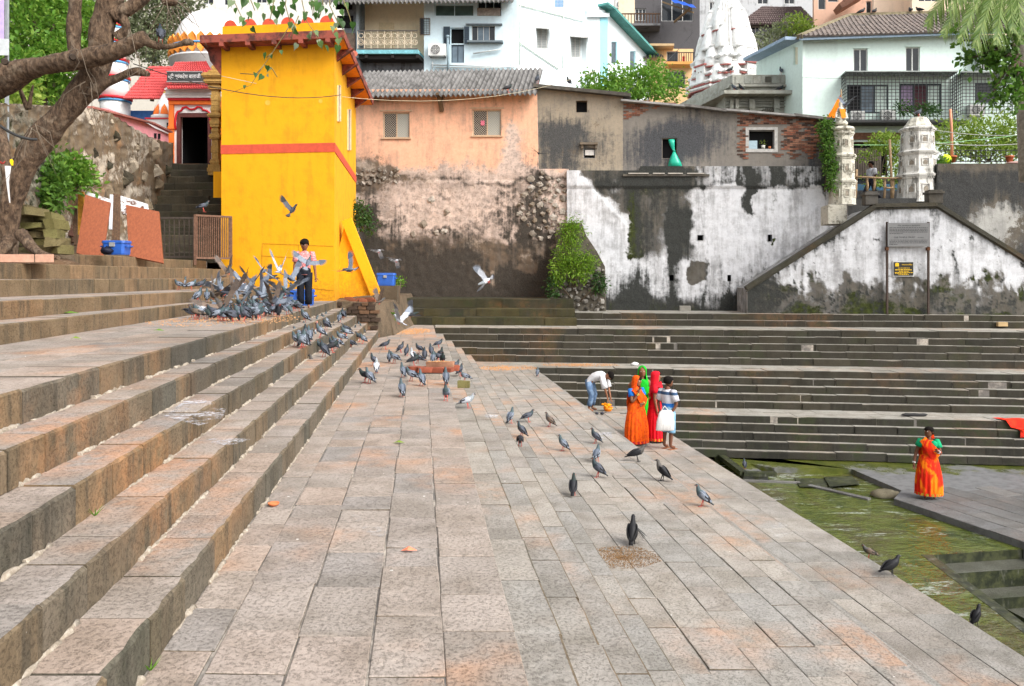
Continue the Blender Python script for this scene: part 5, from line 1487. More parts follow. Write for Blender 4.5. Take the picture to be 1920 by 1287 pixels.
for i in range(9):
 x=690+i*12.2;mb=MB();mb.beam(FBC.at(x-6,71,-1.15),FBC.at(x-6,104,-1.15),.03)
 for cy,r in((80,4.4),(92,5.2),(92,2.6)):
  mb.tube([FBC.at(x+r*math.cos(k*.524),cy+r*math.sin(k*.524),-1.15)for k in range(13)],.018,4)
 mb.build('baluster',M_IVORY,bh)
corrugated(FB.pix(600,-18,1.0),FB.pix(975,-22,1.0),FB.pix(590,7,-1.0),FB.pix(962,3,-1.0),46,.07,M_CORR,'roof',bh)
c0=FB.at(970,100);FW_=Fac.through(c0,P(1106,100,47.5))
HW=[(1007,54,1027,92),(1071,70,1089,108),(1040,-4,1059,15)]
wall_mesh('flank_wall',FW_,970,1150,-40,260,M_BWHITE,bh,HW,None,None,.4)
M_LGREY=plain('light_mesh_pane',srgb(150,158,160),.5)
for i,h in enumerate(HW[:2]):
 w_=window(FW_,*h,bh,M_WFRAME,M_LGREY,2,1,.04,1.3,hood=True,grille=3.2)
window(FW_,*HW[2],bh,M_WFRAME,plain('blue_louvre',srgb(90,160,214),.6),1,1,.04,1.2,grille=3)
mb=MB()
for a,b in(((972,10),(1105,44)),((974,82),(1045,130)),((973,8),(973,122)),((1054,30),(1054,128)),((1105,44),(1105,165))):mb.tube([FW_.at(*a,-.06),FW_.at(*b,-.06)],.03,6)
mb.build('drain_pipe',plain('pale_green_pipe',srgb(206,220,206),.6),bh)
FQ=Fac.through(P(1106,100,46.5),P(1222,100,54))
qh=empty('gable_house',FQ.at(1165,160),'white house with turquoise corner strip and green sloping roof edge behind the bush','house')
def qtop(x):return 14+max(0,x-1130)*1.08 if x<1216 else 108
wall_mesh('wall',FQ,1100,1216,qtop,230,M_BWHITE,qh,((1146,78,1158,120),(1181,96,1192,132)),None,None,.4)
for h in((1146,78,1158,120),(1181,96,1192,132)):window(FQ,*h,qh,plain('turq_frame',srgb(150,190,200),.7),M_GLASSB,1,1,.05,1.5)
mb=MB();fbox(FQ,1125,34,1139,200,-.03,.02,mb);mb.build('corner_strip',plain('turquoise_strip',srgb(150,208,222),.7,.06),qh)
mb=MB();a,b,c=FQ.at(1122,10,-.3),FQ.at(1136,20,-.3),FQ.at(1220,108,-.3)
mb.beam(a,b,.7,.12);mb.beam(b,c,.7,.16);mb.build('roof_edge',plain('sea_green_roof',srgb(84,146,140),.7,.2),qh)
mb=MB();fbox(FQ,1100,26,1136,33,-.25,.1,mb);fbox(FQ,1100,20,1130,26,-.15,.1,mb);mb.build('cornice',M_BWHITE,qh)
# mint green house on the right
FM_=Fac.through(P(1501,100,40),P(1787,100,39.0))
mh=empty('mint_house',FM_.at(1700,240),'pale mint green two storey house with dark tiled roof and caged windows','house')
HM=[(1600,91,1627,137),(1698,88,1725,135),(1832,77,1864,132),(1588,159,1666,213),(1687,157,1765,211),(1828,156,1869,193),(1596,266,1664,330)]
wall_mesh('wall',FM_,1505,2080,lambda x:66,345,M_MINT,mh,HM,None,None,.35)
for h in HM[:2]:
 w_=window(FM_,*h,mh,M_WFRAME,None,2,1,.08,2.2)
 mb=MB();fbox(FM_,h[0]-1,h[1]-3,h[2]+4,h[1],-.05,.02,mb);mb.build('lintel',M_MINT,w_)
w_=window(FM_,*HM[2],mh,plain('grey_frame',srgb(150,156,152),.7),None,1,1,.1,1.3,panes=[None])
mb=MB()
for k in range(7):x=1834+k*4.6;mb.beam(FM_.at(x,110,-.1),FM_.at(x,132,-.1),.03)
mb.beam(FM_.at(1832,110,-.1),FM_.at(1864,110,-.1),.04);mb.build('rail',M_WFRAME,w_)
mb=MB();fbox(FM_,1827,78,1832,134,-.5,-.02,mb);mb.build('shutter',plain('grey_frame',None),mh)
window(FM_,*HM[3],mh,M_DFRAME,None,3,1,.02,3.0,panes=[M_DARK,M_GLASSB,plain('pale_curtain',srgb(206,222,214),.8)])
w2=window(FM_,*HM[4],mh,M_DFRAME,None,3,1,.02,3.0,panes=[plain('lilac_curtain',srgb(170,150,180),.9,.3,4),plain('maroon_curtain',srgb(90,52,60),.9,.3,4),plain('pale_curtain',None)])
window(FM_,*HM[5],mh,M_DFRAME,None,1,1,.02,2.0)
window(FM_,*HM[6],mh,M_WOOD,None,1,1,.1,2.0,panes=[None])
mb=MB();fbox(FM_,1590,250,1760,262,-.15,.05,mb);mb.build('brown_beam',plain('brown_lintel',srgb(120,84,64),.8,.3),mh)
mb=MB();fbox(FM_,1560,233,1800,237,-1.0,.05,mb);mb.build('cage_shelf',plain('dark_shelf',(.05,.05,.05),.8),mh)
def cage(x0,x1,y0,y1,d,label):
 t=mb=MB()
 for yy in np.arange(y0,y1+.1,6.2):
  mb.beam(FM_.at(x0,yy,-d),FM_.at(x1,yy,-d),.022)
  for x in(x0,x1):mb.beam(FM_.at(x,yy,-d),FM_.at(x,yy,0),.022)
 for xx in np.arange(x0,x1+.1,7.0):
  mb.beam(FM_.at(xx,y0,-d),FM_.at(xx,y1,-d),.02)
 for x in(x0,x1):
  for dd in np.arange(0,d,.25):mb.beam(FM_.at(x,y0,-dd),FM_.at(x,y1,-dd),.02)
 mb.build('window_cage',M_IRON,mh,kind='stuff')
 mb=MB();fbox(FM_,x0-1,y0-3,x1+1,y0-.5,-d-.05,0,mb);mb.build('cage_roof',plain('cage_tin',srgb(150,156,152),.7,.2),mh)
cage(1578,1782,144,233,.8,'');cage(1793,1894,144,220,.7,'')
ac_unit(FM_,1592,211,1618,230,'left of the two white air conditioners in the cage of the mint house')
ac_unit(FM_,1649,209,1675,230,'right of the two white air conditioners in the cage of the mint house')
ac_unit(FM_,1812,199,1840,219,'pale air conditioner in the narrower right cage of the mint house')
M_TILE=MT('weathered_clay_tile',.9);_m=M_TILE;_n=_m.noise(2.5,6,.7);_n2=_m.noise(9,5,.7)
M_TILE=_m.out(_m.mix(_m.ramp(_n2,.58,.72,0,.7),_m.mix(_m.ramp(_n,.4,.65),srgb(118,108,102),srgb(88,82,80)),srgb(140,112,98)),None,_n2,.3,.02)
tile_roof(FM_.pix(1592,32,4.5),FM_.pix(2080,18,4.5),FM_.pix(1499,70,-.5),FM_.pix(2080,52,-.5),62,13,M_TILE,'roof_tiles',mh,.09)
mb=MB();mb.beam(FM_.pix(1499,72,-.45),FM_.pix(2080,52,-.45),.08,.2);mb.build('eave_board',plain('blue_grey_board',srgb(150,170,190),.7),mh)
FML=Fac.through(P(1424,130,44.5),P(1503,130,40.05))
wall_mesh('side_wall',FML,1418,1505,lambda x:114-(x-1424)*.50,300,M_MINT,mh,((1488,88,1496,122),),None,None,.3)
window(FML,1488,88,1496,122,mh,M_MINT,plain('cream_shutter',srgb(226,222,196),.8),1,1,.04,.8)
mb=MB();mb.beam(FML.at(1420,113,-.4),FML.at(1502,73,-.4),.9,.16);mb.build('side_eave',plain('blue_grey_board',None),mh)
mb=MB();mb.beam(FM_.pix(1499,69,-.5),FM_.pix(1592,30,4.5),.3,.22);mb.beam(FM_.pix(1592,30,4.5),FM_.pix(2080,16,4.5),.3,.2);mb.build('ridge',plain('mossy_ridge',srgb(140,130,104),.9,.3,5),mh)
mb=MB();mb.prism([FML.at(1420,113,0),FM_.pix(1499,69,-.4),FM_.pix(1592,30,4.5)],(0,0,-.06));mb.build('side_roof',M_TILE,mh)
# stone temple hall with the white spire
YM=42.0;k=YM/FPX
M_GSTONE=stone_mat('temple_grey_stone',[srgb(176,176,166),srgb(164,166,158),srgb(186,184,174)],0,.2,0)
FTP=Fac((0,YM,0),(.02,1,0));FTL=Fac.through(P(1276,200,49),P(1373,200,42))
th=empty('temple_hall',FTP.at(1440,230),'grey carved stone temple hall with flat parapet and deep cornice','temple')
for nm,y0,y1,d0 in(('parapet',141,160,-.05),('string_course',160,164,-.18),('frieze',164,174,-.02)):
 mb=MB();fbox(FTP,1373,y0,1509,y1,d0,5,mb);mb.build(nm,M_GSTONE,th)
 mb=MB();dy0=y0+4;fbox(FTL,1276,y0+27,1373.5,y1+27,d0,.6,mb)
 pts=[FTL.at(1373.5,y0,d0),FTL.at(1373.5,y1,d0)]
 mb=MB();a0,a1=FTL.at(1373,y0,d0),FTL.at(1373,y1,d0);b=FTL.at(1276,170,d0);b0=Vector((b.x,b.y,a0 .z));b1=Vector((b.x,b.y,a1 .z))
 mb.prism([b0,b1,a1,a0],FTL.n*.6);mb.build(nm,M_GSTONE,th)
for x in range(8):
 mb=MB();xx=1378+x*17;fbox(FTP,xx,143.5,xx+13,157.5,-.08,0,mb);mb.build('parapet_panel',M_GSTONE,th)
mb=MB();mb.box(FTP.at(1439,150,-.1),(.28,.06,.28));mb.box(FTP.at(1439,150,-.14),(.14,.04,.14));mb.build('rosette',plain('dark_carving',srgb(90,88,80),.9),th)
mb=MB();a,b=FTP.at(1373,174,0),FTP.at(1513,174,0);o=-FTP.n*.75+Vector((0,0,-.12));l=Vector((-.0,0,0))
bl=FTL.at(1276,170,0);bl.z=a.z
mb.hexa([bl+Vector((-.9,-.3,-.2)),a+o+Vector((-.6,0,-.1)),b+o+Vector((.7,0,-.1)),b+Vector((.7,3,-.1)),bl+Vector((-.9,-.3,-.05)),a+o+Vector((-.6,0,.08)),b+o+Vector((.7,0,.08)),b+Vector((.7,3,.08))])
mb.build('cornice',M_GSTONE,th)
mb=MB();fbox(FTP,1360,178,1516,330,.05,5,mb);mb.build('wall',M_GSTONE,th)
mb=MB();a0=FTL.at(1362,178,.1);b=FTL.at(1276,178,.1);mb.prism([Vector((b.x,b.y,a0 .z)),Vector((b.x,b.y,2)),Vector((a0 .x,a0 .y,2)),a0],FTL.n*.6);mb.build('wall',M_GSTONE,th)
for x in(1368,1378,1404,1450,1486):
 w=4 if x in(1368,1378)else 7;mb=MB();fbox(FTP,x,187,x+w*1.5,205,-.16,.06,mb);fbox(FTP,x+1,205,x+w*1.5-1,214,-.1,.06,mb);mb.build('bracket',M_GSTONE,th)
for y in(188,193,199):mb=MB();fbox(FTP,1362,y,1514,y+2,-.05,.06,mb);mb.build('moulding',M_GSTONE,th)
for i in range(7):mb=MB();mb.ell(FTP.at(1431+i*4.4,209-2.5*math.sin(i/6*math.pi),-.02),(.08,.06,.11),7,5);mb.build('carved_bud',plain('dark_carving',None),th)
for i in range(15):mb=MB();fbox(FTP,1376+i*9,178.5,1379+i*9,183,-.5,.06,mb);mb.build('dentil',M_GSTONE,th)
M_SPIRE=MT('spire_white',.8);_m=M_SPIRE;_n=_m.noise(2.5,5,.7)
M_SPIRE=_m.out(_m.mix(_m.ramp(_n,.4,.7),srgb(232,232,230),srgb(206,204,198)),None,_n,.15,.02)
M_SPRED=plain('spire_red_line',srgb(172,104,98),.85,.2)
Ys=47.5;ks=Ys/FPX;cs=P(1362,180,Ys)
sp=empty('temple_spire',cs,'tall white curved temple spire with thin red bands rising behind the grey stone hall','spire')
def plan(r):
 a=[]
 for q_ in range(4):
  for u_,v_ in((1.0,-.42),(1.0,.42),(.9,.42),(.9,.66),(.78,.66),(.78,.78),(.66,.78),(.66,.9),(.42,.9)):
   x,y=u_*r,v_*r
   for _ in range(q_):x,y=-y,x
   a.append((x,y))
 return a
def spire(c,prof,rot,name,mat,parent):
 rings=[]
 for r,z in prof:
  ring=[]
  for x,y in plan(r):ring.append(Vector((c.x+x*math.cos(rot)-y*math.sin(rot),c.y+x*math.sin(rot)+y*math.cos(rot),c.z+z)))
  rings.append(ring)
 mb=MB();mb.rings(rings,0,True,False);return mb.build(name,mat,parent)
rot=.5
PR=[(0,64),(14,64),(30,60),(60,56),(90,51),(120,43),(145,35),(165,27),(185,18),(200,11)]
def rad_at(z):
 for(a,b),(c,d)in zip(PR,PR[1:]):
  if z<=c:return b+(d-b)*(z-a)/(c-a)
 return 10
spire(cs,[(r*.9*ks,z*ks)for z,r in PR],rot,'shaft',M_SPIRE,sp)
spire(cs,[(8*ks,198*ks),(15*ks,203*ks),(15*ks,210*ks),(3*ks,226*ks)],rot,'finial',M_SPIRE,sp)
for z0,hh,rr_,n in((14,40,15,12),(44,42,13.5,12),(78,46,12,10),(112,46,9.5,8)):
 for i in range(n):
  a=rot+(i+(.5 if z0 in(44,112)else 0))*2*math.pi/n;rr0=(rad_at(z0+6)*.88)*ks
  c=cs+Vector((math.cos(a)*rr0,math.sin(a)*rr0,0))
  mb=MB();lean=Vector((math.cos(a),math.sin(a),0))*(rad_at(z0+hh)-rad_at(z0+6))*.55*ks
  rings=[]
  for f,q_ in((0,1.0),(.06,1.0),(.3,.97),(.6,.82),(.8,.62),(.9,.40),(.92,.52),(.96,.5),(1.05,.06)):
   rings.append([c+lean*f+Vector((rr_*q_*ks*math.cos(t),rr_*q_*ks*math.sin(t),(z0+hh*f)*ks))for t in[2*math.pi*k_/12 for k_ in range(12)]])
  mb.rings(rings,0,True,True);mb.build('small_spire',M_SPIRE,sp)
  if z0 in(44,112):mb=MB();mb.lathe((c.x,c.y,c.z+(z0-1)*ks),[(rr_*1.06*ks,0),(rr_*1.07*ks,1.3*ks)],12);mb.build('red_band',M_SPRED,sp)
for z in(2,11,27):spire(cs,[((rad_at(z)+2.5)*ks,z*ks),((rad_at(z)+2.5)*ks,(z+1.4)*ks)],rot,'red_band',M_SPRED,sp)
for z in(6,15,31,60):spire(cs,[((rad_at(z)+1)*ks,(z-2)*ks),((rad_at(z)+4)*ks,z*ks),((rad_at(z)+4)*ks,(z+2)*ks),((rad_at(z)+1)*ks,(z+4)*ks)],rot,'moulding',M_SPIRE,sp)
for q_ in(0,1,2,3):
 a=rot+q_*math.pi/2;d=Vector((math.cos(a),math.sin(a),0));c=cs+d*58*ks;mb=MB();M_=Matrix.Rotation(a,3,'Z')
 mb.box(c+Vector((0,0,30*ks)),(14*ks,22*ks,34*ks),M=M_);mb.build('porch',M_SPIRE,sp)
 mb=MB();mb.box(c+d*7.2*ks+Vector((0,0,28*ks)),(.6*ks,9*ks,18*ks),M=M_);mb.build('niche',M_HOLLOW,sp)
 mb=MB();mb.box(c+Vector((0,0,48*ks)),(19*ks,28*ks,3*ks),M=M_);mb.box(c+Vector((0,0,12*ks)),(19*ks,28*ks,3*ks),M=M_);mb.build('red_band',M_SPRED,sp)
 # dark house, ochre house, far rows
def simple_house(name,label,F,x0,x1,top,bot,mat,holes=(),depth=6,fr=None,gl=None,nx=2,cat='house'):
 t=empty(name,F.at((x0+x1)/2,bot),label,cat)
 wall_mesh('wall',F,x0,x1,top,bot,mat,t,holes,None,None,.4)
 for h in holes:window(F,*h,t,fr or M_WFRAME,gl or M_GLASSD,nx,1,.08,1.3)
 return t
FK_=FarFac(60)
bk=simple_house('dark_house','tall blackened house with a blue tarpaulin awning and a railed balcony',FK_,1160,1312,-60,300,M_BLACKW,((1191,16,1211,39),(1240,-40,1300,40)),nx=3)
mb=MB();fbox(FK_,1160,0,1190,60,-.1,.05,mb);mb.build('pale_bay',M_CREAM,bk)
mb=MB();fbox(FK_,1165,56,1236,60,-1.5,.1,mb);mb.build('balcony_slab',M_GREYD,bk)
for k_ in range(13):mb=MB();x=1166+k_*5.6;mb.beam(FK_.at(x,38,-1.4),FK_.at(x,57,-1.4),.05);mb.build('baluster',M_RUST,bk)
mb=MB();mb.beam(FK_.at(1165,38,-1.4),FK_.at(1236,38,-1.4),.08);mb.build('rail',M_RUST,bk)
mb=MB();a,b=FK_.pix(1236,-12,0),FK_.pix(1300,-12,0);n_=14;rows_=[]
for j in range(2):
 rows_.append([(FK_.pix(1255,-4,-1.0)if j==0 else FK_.pix(1262,4,-2.6)).lerp(FK_.pix(1300,10,-1.0)if j==0 else FK_.pix(1306,16,-2.6),i/n_)+Vector((0,0,-.03*math.sin(i*1.3)))for i in range(n_+1)])
mb.rings(rows_,0,False,True,False);mb.build('tarpaulin',plain('blue_tarpaulin',srgb(30,84,190),.5,.2),bk)
mb=MB();mb.beam(FK_.pix(1264,42,-.3),FK_.pix(1296,14,-1.6),.12);mb.beam(FK_.pix(1242,4,-.3),FK_.pix(1300,24,-1.6),.1);mb.build('awning_strut',M_BAMBOO,bk)
FO2=FarFac(55)
oh=simple_house('ochre_house','small pale orange house with a railed balcony left of the white spire',FO2,1218,1300,92,300,dirtywall('pale_orange',srgb(234,196,146),.3),((1250,82+14,1272,124),(1250,134,1285,165)),nx=1)
mb=MB();fbox(FO2,1215,90,1262,94,-1.0,1,mb);mb.build('eave',plain('pale_eave',srgb(200,170,130),.8),oh)
mb=MB();fbox(FO2,1248,123,1300,128,-1.0,.1,mb);mb.build('balcony_slab',dirtywall('ochre_slab',srgb(220,160,90),.3),oh)
for k_ in range(12):mb=MB();x=1250+k_*4.3;mb.beam(FO2 .at(x,106,-.9),FO2 .at(x,123,-.9),.04);mb.build('baluster',M_IRON,oh)
mb=MB();mb.beam(FO2 .at(1249,106,-.9),FO2 .at(1300,106,-.9),.05);mb.build('rail',M_IRON,oh)
corrugated(FO2 .pix(1208,98,1.5),FO2 .pix(1240,98,1.5),FO2 .pix(1206,108,-.8),FO2 .pix(1244,106,-.8),8,.07,M_CORR,'tin_roof',oh)
mb=MB();fbox(FO2,1278,112,1282,123,-.8,-.7,mb);tag(mb.build('red_cloth',plain('red_cloth',srgb(220,50,40),.9)),'small red cloth hung on the black balcony rail of the ochre house','cloth')
FR1=FarFac(80)
th2=simple_house('tiled_house','far grey house under a broad dark tiled roof right of the spire',FR1,1395,1520,46,300,M_GREYD,((1402,50,1424,72),),nx=3)
tile_roof(FR1 .pix(1430,14,6),FR1 .pix(1500,14,6),FR1 .pix(1386,47,-.5),FR1 .pix(1530,45,-.5),30,9,plain('brown_far_tile',srgb(92,78,76),.9,.35,3),'roof_tiles',th2,.14)
FR2=FarFac(110)
simple_house('pale_block','far pale grey weathered apartment block across the top behind the spire',FR2,1290,1560,-120,300,dirtywall('far_grey',srgb(196,198,200),.5),((1300,4,1312,20),(1330,4,1342,20),(1420,-14,1440,8),(1470,-14,1490,8)))
simple_house('grey_block','far grey block with small windows between blue house and dark house',FarFac(100),1040,1200,-120,300,dirtywall('far_grey2',srgb(190,188,184),.5),((1090,-10,1106,14),(1130,0,1146,22)))
ac_unit(FarFac(70),1154,4,1172,18,'white air conditioner high on the pale bay beside the dark house')
mb=MB();
pkb=simple_house('salmon_block','tall salmon coloured block with a covered balcony above the mint house roof',FarFac(62),1526,1640,-120,300,dirtywall('salmon_wash',srgb(226,184,160),.3),((1534,-8,1548,18),(1552,-30,1572,4),(1624,2,1634,28)),nx=1)
mb=MB();F6=FarFac(62);mb.beam(F6 .at(1562,28,-1.2),F6 .at(1606,2,-1.2),1.6,.4);mb.beam(F6 .at(1568,22,-.2),F6 .at(1580,6,-1.6),.2);mb.build('stair_canopy',plain('brown_canopy',srgb(150,110,92),.8,.2),pkb)
simple_house('cream_block','tall cream coloured block behind the roof of the mint house',FarFac(58),1638,1712,-120,300,dirtywall('cream_far',srgb(240,214,190),.15),((1690,-30,1704,-4),),nx=1)
simple_house('peach_block','broad peach coloured block with a yellow ledge beyond the palm',FarFac(56),1710,2100,-120,300,dirtywall('peach_far',srgb(244,220,192),.12),((1722,-20,1760,3),(1800,-40,1840,4)),nx=3)
simple_house('white_block','white flat-topped block far behind the temple dome and trees',FarFac(75),330,700,-120,300,dirtywall('white_far',srgb(226,222,214),.2),((380,-20,400,8),(420,-12,436,10),(480,-30,500,6)))
simple_house('terrace_block','stepped pale terrace block seen between branches at the left',FarFac(60),-200,330,-120,300,dirtywall('terrace_far',srgb(206,200,188),.3),((270,96,300,118),))
mb=MB();mb.box((0,90,-3),(300,110,4));structure('hill',mb,M_EARTH)
# plants
def leaf_mat(name,a,b,c=None,trans=.35):
 m=MT(name,.55,0,.3)
 g=m.N('NewGeometry');r=g.outputs['Random Per Island']
 col=m.cr(r,(0,a),(.55,b),(1,c or tuple(min(1,x*1.5)for x in b)))
 m.set(m.b.inputs['Base Color'],col)
 t=m.N('BsdfTranslucent');m.set(t.inputs[0],m.mix(.5,col,tuple(min(1,x*1.6)for x in b)))
 mx=m.N('MixShader');mx.inputs[0].default_value=trans
 m.t.links.new(m.b.outputs[0],mx.inputs[1]);m.t.links.new(t.outputs[0],mx.inputs[2])
 m.t.links.new(mx.outputs[0],m.t.nodes['Material Output'].inputs[0])
 return m.m
M_LF=leaf_mat('leaf_green',(.035,.085,.012),(.085,.19,.025),(.15,.27,.04))
M_LFB=leaf_mat('leaf_bright',(.07,.17,.02),(.13,.28,.03),(.24,.36,.06))
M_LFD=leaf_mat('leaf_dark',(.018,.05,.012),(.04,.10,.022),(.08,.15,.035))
M_LFY=leaf_mat('leaf_yellow_green',(.11,.19,.02),(.20,.30,.04),(.32,.38,.08))
M_LFG=leaf_mat('leaf_grey_green',(.10,.13,.06),(.18,.21,.11),(.26,.28,.16))
M_IVY=leaf_mat('moss_fern',(.08,.17,.012),(.16,.30,.02),(.28,.40,.05))
M_PEEP=leaf_mat('peepal_leaf',(.05,.12,.02),(.10,.22,.04),(.20,.30,.10),.45)
M_PALM=leaf_mat('palm_leaflet',(.07,.14,.02),(.14,.22,.04),(.26,.32,.09),.35)
NR=np.random.RandomState(11)
def leaf_cloud(name,blobs,n,size,mat,parent=None,up=.35,aspect=.5,shell=.45,hang=0.,**kw):
 """n separate folded leaves spread through the volume of several ellipsoids, denser near their skins and grouped in sprays"""
 w=np.array([b[1][0]*b[1][1]+b[1][0]*b[1][2]+b[1][1]*b[1][2]for b in blobs]);w=w/w.sum()
 V=[];Fc=[]
 spray=max(1,n//7)
 for bi,(c,r)in enumerate(blobs):
  ns=max(2,int(spray*w[bi]))
  d=NR.normal(size=(ns,3));d/=np.linalg.norm(d,axis=1)[:,None]
  rr=(shell+(1-shell)*NR.rand(ns)**.7)[:,None]
  lump=(.82+.36*fbm(d[:,0]*1.7+bi*3.1,d[:,2]*1.7+d[:,1]+bi,3))[:,None]
  pc=np.array(c)+d*rr*lump*np.array(r)
  k=7
  pos=np.repeat(pc,k,0)+NR.normal(size=(ns*k,3))*size*.8
  nd=np.repeat(d,k,0)
  ax=nd*.7+NR.normal(size=(ns*k,3))*.6;ax[:,2]+=up-hang;ax/=np.linalg.norm(ax,axis=1)[:,None]
  s=np.cross(ax,NR.normal(size=(ns*k,3))+np.array([0,0,.6]));s/=(np.linalg.norm(s,axis=1)[:,None]+1e-6)
  nn=np.cross(s,ax)
  L=size*(.6+.8*NR.rand(ns*k))[:,None]
  v0=pos;v2=pos+ax*L-np.array([0,0,1])*L*.12
  mid=pos+ax*L*.45
  v1=mid+s*L*aspect*.5+nn*L*.1;v3=mid-s*L*aspect*.5+nn*L*.1
  b0=len(V)*0
  V.append(np.stack([v0,v1,v2,v3],1).reshape(-1,3))
 V=np.concatenate(V);nl=len(V)//4
 me=bpy.data.meshes.new(name)
 base=Vector(WLOC[parent.name])if parent is not None else Vector((V[:,0].mean(),V[:,1].mean(),V[:,2].min()))
 V=V-np.array(base)
 me.vertices.add(len(V));me.vertices.foreach_set('co',V.astype(np.float32).ravel())
 idx=np.arange(nl)[:,None]*4
 tri=np.concatenate([idx+[0,1,2],idx+[0,2,3]],1).reshape(-1)
 me.loops.add(len(tri));me.loops.foreach_set('vertex_index',tri.astype(np.int32))
 me.polygons.add(nl*2);me.polygons.foreach_set('loop_start',np.arange(0,len(tri),3,dtype=np.int32));me.polygons.foreach_set('loop_total',np.full(nl*2,3,dtype=np.int32))
 me.materials.append(mat);me.update();me.validate()
 o=bpy.data.objects.new(name,me);COL.objects.link(o)
 if parent is not None:o.parent=parent
 else:o.location=base
 WLOC[o.name]=base
 return tag(o,**kw)
def pb(px,py,Y,rx,ry,rz=None):
 """a leaf blob given in photo pixels at depth Y"""
 k=Y/FPX;return(tuple(P(px,py,Y)),(rx*k,(rz if rz is not None else(rx+ry)/2)*k,ry*k))
M_TWIG=plain('bark_twig',(.10,.075,.05),.9,.3,12)
def bush(name,label,blobs,n,size,mat,stems=5,cat='bush',group=None,**kw):
 c=np.array([b[0]for b in blobs]);base=Vector((c[:,0].mean(),c[:,1].mean(),min(b[0][2]-b[1][2]for b in blobs)))
 t=empty(name,base,label,cat,group)
 leaf_cloud('foliage',blobs,n,size,mat,t,**kw)
 mb=MB();q=random.Random(len(label))
 for i in range(stems):
  b=blobs[i%len(blobs)];e=Vector(b[0])+Vector((q.uniform(-.5,.5)*b[1][0],q.uniform(-.5,.5)*b[1][1],q.uniform(0,.7)*b[1][2]))
  s=base+Vector((q.uniform(-.15,.15),q.uniform(-.1,.1),0));m=s.lerp(e,.5)+Vector((q.uniform(-.1,.1),0,.05))
  mb.tube([s,m,e],[.03,.02,.008],5)
 mb.build('stems',M_TWIG,t)
 return t
 # the old tree on the left
M_BARK=MT('rough_bark',.95);_m=M_BARK;_n=_m.noise(3.2,6,.72,None,.5);_n2=_m.noise(16,6,.75,_m.map(_m.pos,(1,1,.45)),.6);_v=_m.vor(13,_m.map(_m.pos,(1,1,.5)))
_c=_m.mix(_m.ramp(_n2,.32,.68),srgb(60,47,38),srgb(122,100,80));_c=_m.mix(_m.ramp(_n,.5,.68,0,.75),_c,srgb(138,122,104));_c=_m.mix(_m.ramp(_n,.42,.28,0,.6),_c,srgb(44,38,32))
M_BARK=_m.out(_c,None,_m.math('ADD',_n2,_m.math('ADD',_v,_n)),.9,.06)
tree=empty('old_tree',P(40,470,12.8),'gnarled old tree with sawn-off thick branches on the terrace beside the pile of stones','tree')
def limb(name,pts,parent,n=14,Y=12.8,bump=.12,seed=1):
 """pts: (px, py, radius px[, depth offset])"""
 q=random.Random(seed);C=[];Rr=[]
 pt=[(p[0],p[1],p[2],p[3]if len(p)>3 else 0)for p in pts]
 for i in range(len(pt)-1):
  p0,p1,p2,p3=pt[max(i-1,0)],pt[i],pt[i+1],pt[min(i+2,len(pt)-1)]
  for s in range(5):
   t=s/5
   C.append([.5*(2*b+(c-a)*t+(2*a-5*b+4*c-d)*t*t+(3*b-a-3*c+d)*t**3)for a,b,c,d in zip(p0,p1,p2,p3)])
 C.append(list(pt[-1]))
 mb=MB();mb.tube([P(c[0],c[1],Y+c[3])for c in C],[max(.5,c[2])*.84*Y/FPX for c in C],n)
 out=[]
 ctr=[P(c[0],c[1],Y+c[3])for c in C]
 for i,v in enumerate(mb.v):
  c=ctr[min(i//n,len(ctr)-1)];v=Vector(v)
  f=1+bump*2.2*mnoise.noise(v*2.2+Vector((seed,0,0)))+bump*mnoise.noise(v*6.5)
  out.append(tuple(c+(v-c)*f))
 mb.v=out
 return mb.build(name,M_BARK,parent)
limb('trunk',[(4,494,36),(10,442,25),(20,380,24),(42,315,27),(80,258,29),(124,208,27),(163,160,28),(185,110,27),(194,55,26),(204,10,26),(220,-50,25),(240,-110,20)],tree,18,seed=3)
limb('branch',[(-40,172,36),(8,146,34,-.1),(55,128,24,-.2),(110,118,20,-.35),(150,113,23,-.4),(205,100,17,-.5),(250,82,18,-.5),(268,72,15,-.5),(276,68,11,-.5)],tree,16,seed=5)
limb('branch',[(266,74,10,-.5),(285,84,8,-.5),(310,88,5,-.5),(335,84,5.5,-.5),(352,80,9,-.5),(362,82,6,-.5)],tree,10,seed=6,bump=.25)
limb('branch',[(142,112,15),(138,70,14),(140,20,14),(146,-50,13)],tree,12,seed=7)
limb('branch',[(214,30,18),(240,16,16),(270,-4,13),(310,-40,10)],tree,12,seed=8)
limb('branch',[(220,72,14),(236,55,10),(232,38,11),(224,20,12)],tree,12,seed=9,bump=.2)
limb('branch',[(172,178,14,-.2),(195,158,11,-.3),(222,146,8,-.3),(245,136,8,-.3),(262,134,9,-.3),(280,140,6,-.3)],tree,10,seed=10,bump=.2)
limb('side_trunk',[(-10,492,22),(4,430,14,-.2),(12,360,10,-.3),(10,300,12,-.3),(2,260,14,-.2),(-20,225,16)],tree,10,seed=11)
limb('root',[(40,440,14,-.3),(58,462,11,-.5),(78,476,8,-.7),(110,484,4,-.9)],tree,8,seed=12)
limb('root',[(20,450,16,-.2),(4,470,12,-.4),(-14,486,8,-.6)],tree,8,seed=13)
limb('branch',[(52,205,7,.3),(42,180,5,.3),(36,162,3,.3)],tree,7,seed=14)
limb('branch',[(54,205,5,.3),(58,180,3.5,.3),(62,160,2,.3)],tree,7,seed=15)
for a_,b_ in((P(136,108,12.2),P(137,107,12.05)),(P(9,116,12.3),P(8,116,12.15))):
 mb=MB();mb.tube([a_,b_],[.055,.04],10);mb.build('knot',plain('dark_knot',(.05,.035,.025),.9),tree)
q=random.Random(9);mb=MB()
